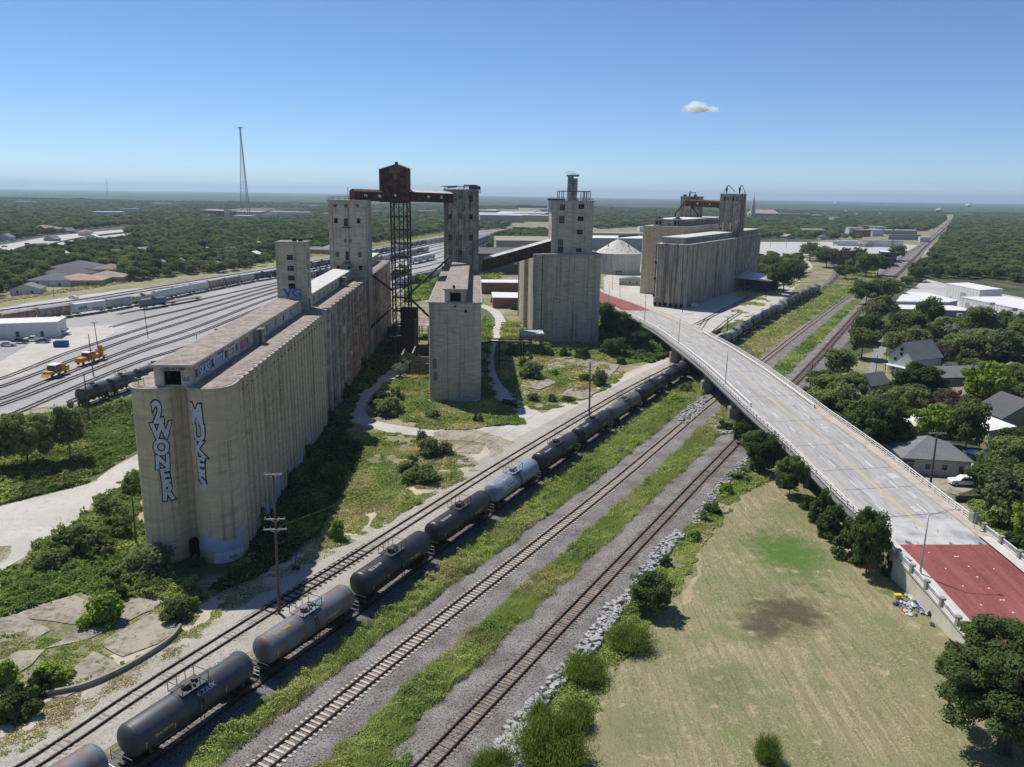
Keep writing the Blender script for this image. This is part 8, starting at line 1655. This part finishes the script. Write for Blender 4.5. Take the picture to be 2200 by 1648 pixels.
weeds('weeds', None, 70, .8, ['weed', 'weed_rank'], 'green strip between the two main line tracks beyond the bridge', .24, 7, .2, world=between(TR['main1'], TR['main2'], 4.3, -4.0, 200, 420))
weeds('weeds', [(1105,1600),(1200,1475),(1300,1350),(1400,1230),(1460,1150),(1540,1060),(1610,985),(1660,1030),(1600,1060),(1548,1125),(1500,1190),(1455,1280),(1400,1330),(1325,1440),(1290,1520),(1215,1650),(1150,1760),(1040,1760)], 120, 1.0, ['weed_rank', 'weed', 'weed', 'weed_dry'], 'weeds along the stone bank beside the field', .2, 4, .3)
weeds('weeds', [(0,905),(283,860),(320,900),(290,970),(180,1040),(60,1070),(0,1085),(-60,1095),(-60,915)], 90, 1.3, ['weed_rank', 'leaf', 'weed'], 'weeds under the trees at the left above the haul road', .3, 6, .12)
weeds('weeds', [(300,1000),(205,1090),(120,1155),(60,1195),(0,1255),(-60,1300),(-60,1400),(0,1330),(160,1275),(200,1300),(290,1280),(350,1290),(440,1300),(430,1240),(380,1250),(310,1200)], 120, 1.6, ['weed_rank', 'weed_rank', 'weed', 'leaf'], 'thick weeds and brambles left of the graffiti elevator', .26, 5, .08)
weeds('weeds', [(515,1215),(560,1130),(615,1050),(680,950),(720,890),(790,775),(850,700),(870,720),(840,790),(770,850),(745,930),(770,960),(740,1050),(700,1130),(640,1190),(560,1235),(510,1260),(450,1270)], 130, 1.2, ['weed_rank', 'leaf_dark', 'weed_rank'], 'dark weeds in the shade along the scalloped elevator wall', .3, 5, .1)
weeds('weeds', [(740,930),(830,930),(900,935),(960,960),(1000,990),(1060,1010),(960,1050),(860,1110),(760,1170),(690,1180),(720,1080),(770,970)], 90, .9, ['weed_dry', 'weed', 'weed_rank', 'weed_dry'], 'patchy weeds and straw between the siding and the caliche loop', .22, 5, .33)
weeds('weeds', [(880,800),(920,790),(925,880),(985,900),(980,912),(900,908),(840,900),(800,870),(820,830)], 110, .9, ['weed', 'weed_rank', 'weed_dry'], 'weeds inside the loop of the caliche track', .24, 5, .3)
weeds('weeds', [(1033,900),(1033,700),(1040,680),(1060,700),(1045,790),(1065,850),(1110,895),(1130,915),(1040,915)], 110, .8, ['weed_rank', 'weed_rank', 'weed'], 'shaded grass right of the central elevator', .26, 5, .1)
weeds('weeds', [(1080,690),(1120,690),(1160,740),(1290,735),(1390,745),(1400,775),(1300,790),(1340,800),(1320,830),(1240,868),(1180,880),(1140,880),(1100,850),(1075,800),(1070,750)], 90, 1.0, ['weed_rank', 'weed', 'weed_dry'], 'weeds growing over the slabs before the right elevator', .26, 5, .38)
weeds('weeds', [(1290,660),(1400,700),(1450,760),(1400,780),(1290,760)], 100, 2.2, ['leaf_dark', 'weed_rank', 'leaf'], 'dark thicket under the left side of the bridge', .42, 7, .1)
weeds('weeds', [(0,1300),(60,1370),(200,1380),(340,1300),(400,1290),(420,1330),(380,1390),(270,1430),(130,1500),(60,1530),(-40,1500),(-40,1330)], 130, .5, ['weed_dry', 'weed', 'weed_rank'], 'grass in the joints of the cracked concrete floor', .17, 2.2, .44)
weeds('weeds', [(-40,1560),(60,1520),(200,1475),(330,1415),(400,1360),(440,1330),(500,1270),(480,1330),(380,1420),(250,1500),(100,1590),(0,1640),(-60,1660)], 110, .5, ['weed_dry', 'weed_dry', 'weed'], 'straw and thistles between the kerb wall and the near siding', .17, 3, .36)
weeds('weeds', [(2060,1060),(2150,1080),(2260,1180),(2260,1260),(2200,1200),(2110,1125)], 90, .8, ['weed_rank', 'weed', 'weed'], 'long green grass beside the railing posts at the right', .24, 5, .1)
weeds('weeds', [(1530,800),(1640,690),(1760,625),(1810,590),(1850,560),(1890,575),(1870,610),(1790,660),(1700,715),(1600,800)], 60, .8, ['weed_dry', 'weed', 'weed_rank', 'weed'], 'grass bank between the curve and the main line', .3, 12, .3)
weeds('weeds', [(880,605),(1000,555),(1060,520),(1180,505),(1180,545),(1110,560),(1060,610),(950,640),(870,650)], 40, 1.6, ['weed_rank', 'weed', 'leaf'], 'scrub beyond the central elevator by the yard', .5, 14, .25)
weeds('weeds', [(1600,600),(1730,575),(1745,590),(1650,650),(1530,740),(1560,700)], 40, .5, ['weed_dry', 'weed'], 'sparse grass on the caliche lot by the far elevator', .3, 8, .55)
weeds('weeds', [(1640,1035),(1720,1075),(1860,1185),(2090,1378),(2230,1500),(2300,1760),(1140,1760),(1215,1648),(1330,1430),(1455,1275),(1545,1130)], 45, .10, ['weed_dry', 'weed', 'weed_dry'], 'short mown grass of the field', .11, 9, .1, blade=True)
weeds('weeds', [(-60,655),(0,650),(250,612),(400,590),(595,563),(720,545),(800,530),(955,505),(955,500),(800,522),(595,555),(400,580),(250,604)], 30, .8, ['weed_dry', 'weed'], 'grass verge between the yard and the wood', .5, 20, .2)
weeds('weeds', [(885,890),(925,862),(1040,868),(1060,915),(1000,925),(900,922)], 120, .7, ['weed_dry', 'weed', 'weed_rank'], 'dry weeds round the foot of the central elevator', .2, 4, .2)
weeds('weeds', [(455,1270),(520,1215),(600,1180),(700,1150),(720,1190),(640,1240),(560,1280),(470,1330)], 60, .4, ['weed_dry', 'weed_rank', 'weed_dry'], 'thin straw on the dirt between the elevator and the siding', .17, 3, .42)
# ---- small cloud high over the right: many thin puffs of vapour
CM = bpy.data.materials.new('cloud_vapour'); CM.use_nodes = True; nt = CM.node_tree; nt.nodes.remove(nt.nodes['Principled BSDF']); N = nt.nodes; L = nt.links
df, tl, tr, ma, mb = N.new('ShaderNodeBsdfDiffuse'), N.new('ShaderNodeBsdfTranslucent'), N.new('ShaderNodeBsdfTransparent'), N.new('ShaderNodeMixShader'), N.new('ShaderNodeMixShader')
df.inputs[0].default_value = (1, 1, 1, 1); tl.inputs[0].default_value = (1, 1, 1, 1); ma.inputs[0].default_value = .7; mb.inputs[0].default_value = .15
L.new(df.outputs[0], ma.inputs[1]); L.new(tl.outputs[0], ma.inputs[2]); L.new(tr.outputs[0], mb.inputs[1]); L.new(ma.outputs[0], mb.inputs[2]); L.new(mb.outputs[0], N['Material Output'].inputs[0])
g = random.Random(4); c = at(1500, 230, 9000); m = MB()
for i in range(130):
    t = g.gauss(0, .38); top = max(.12, 1-abs(t+.12)*1.1)
    if i % 6 == 0: t = g.uniform(.55, .95); top = .3
    x = t*210; z = g.uniform(-.15, 1)*top*75-32; s = g.uniform(14, 46)*(.45+.7*top); m.ell((x, g.gauss(0, 50), z), s*g.uniform(1, 1.7), s, s*g.uniform(.45, .8), 10, 7)
o = m.build('cloud', CM, None, True); o.location = c; tag(o, 'single small white cloud in the blue sky', 'cloud')
# ================================================================== AIR
HZ = bpy.data.materials.new('haze_air'); HZ.use_nodes = True; nt = HZ.node_tree; nt.nodes.remove(nt.nodes['Principled BSDF']); vp = nt.nodes.new('ShaderNodeVolumePrincipled')
vp.inputs['Color'].default_value = (.64, .83, 1.0, 1); vp.inputs['Density'].default_value = 8.5e-5; vp.inputs['Anisotropy'].default_value = .25; nt.links.new(vp.outputs[0], nt.nodes['Material Output'].inputs['Volume'])
m = MB(); m.box(-16000, 16000, -400, 25000, -2, 215); o = m.build('haze', HZ); tag(o, 'thin blue summer haze over the whole plain', 'haze', kind='stuff')
SC.cycles.volume_bounces = 0; SC.cycles.max_bounces = 6; SC.cycles.diffuse_bounces = 3; SC.cycles.transparent_max_bounces = 64
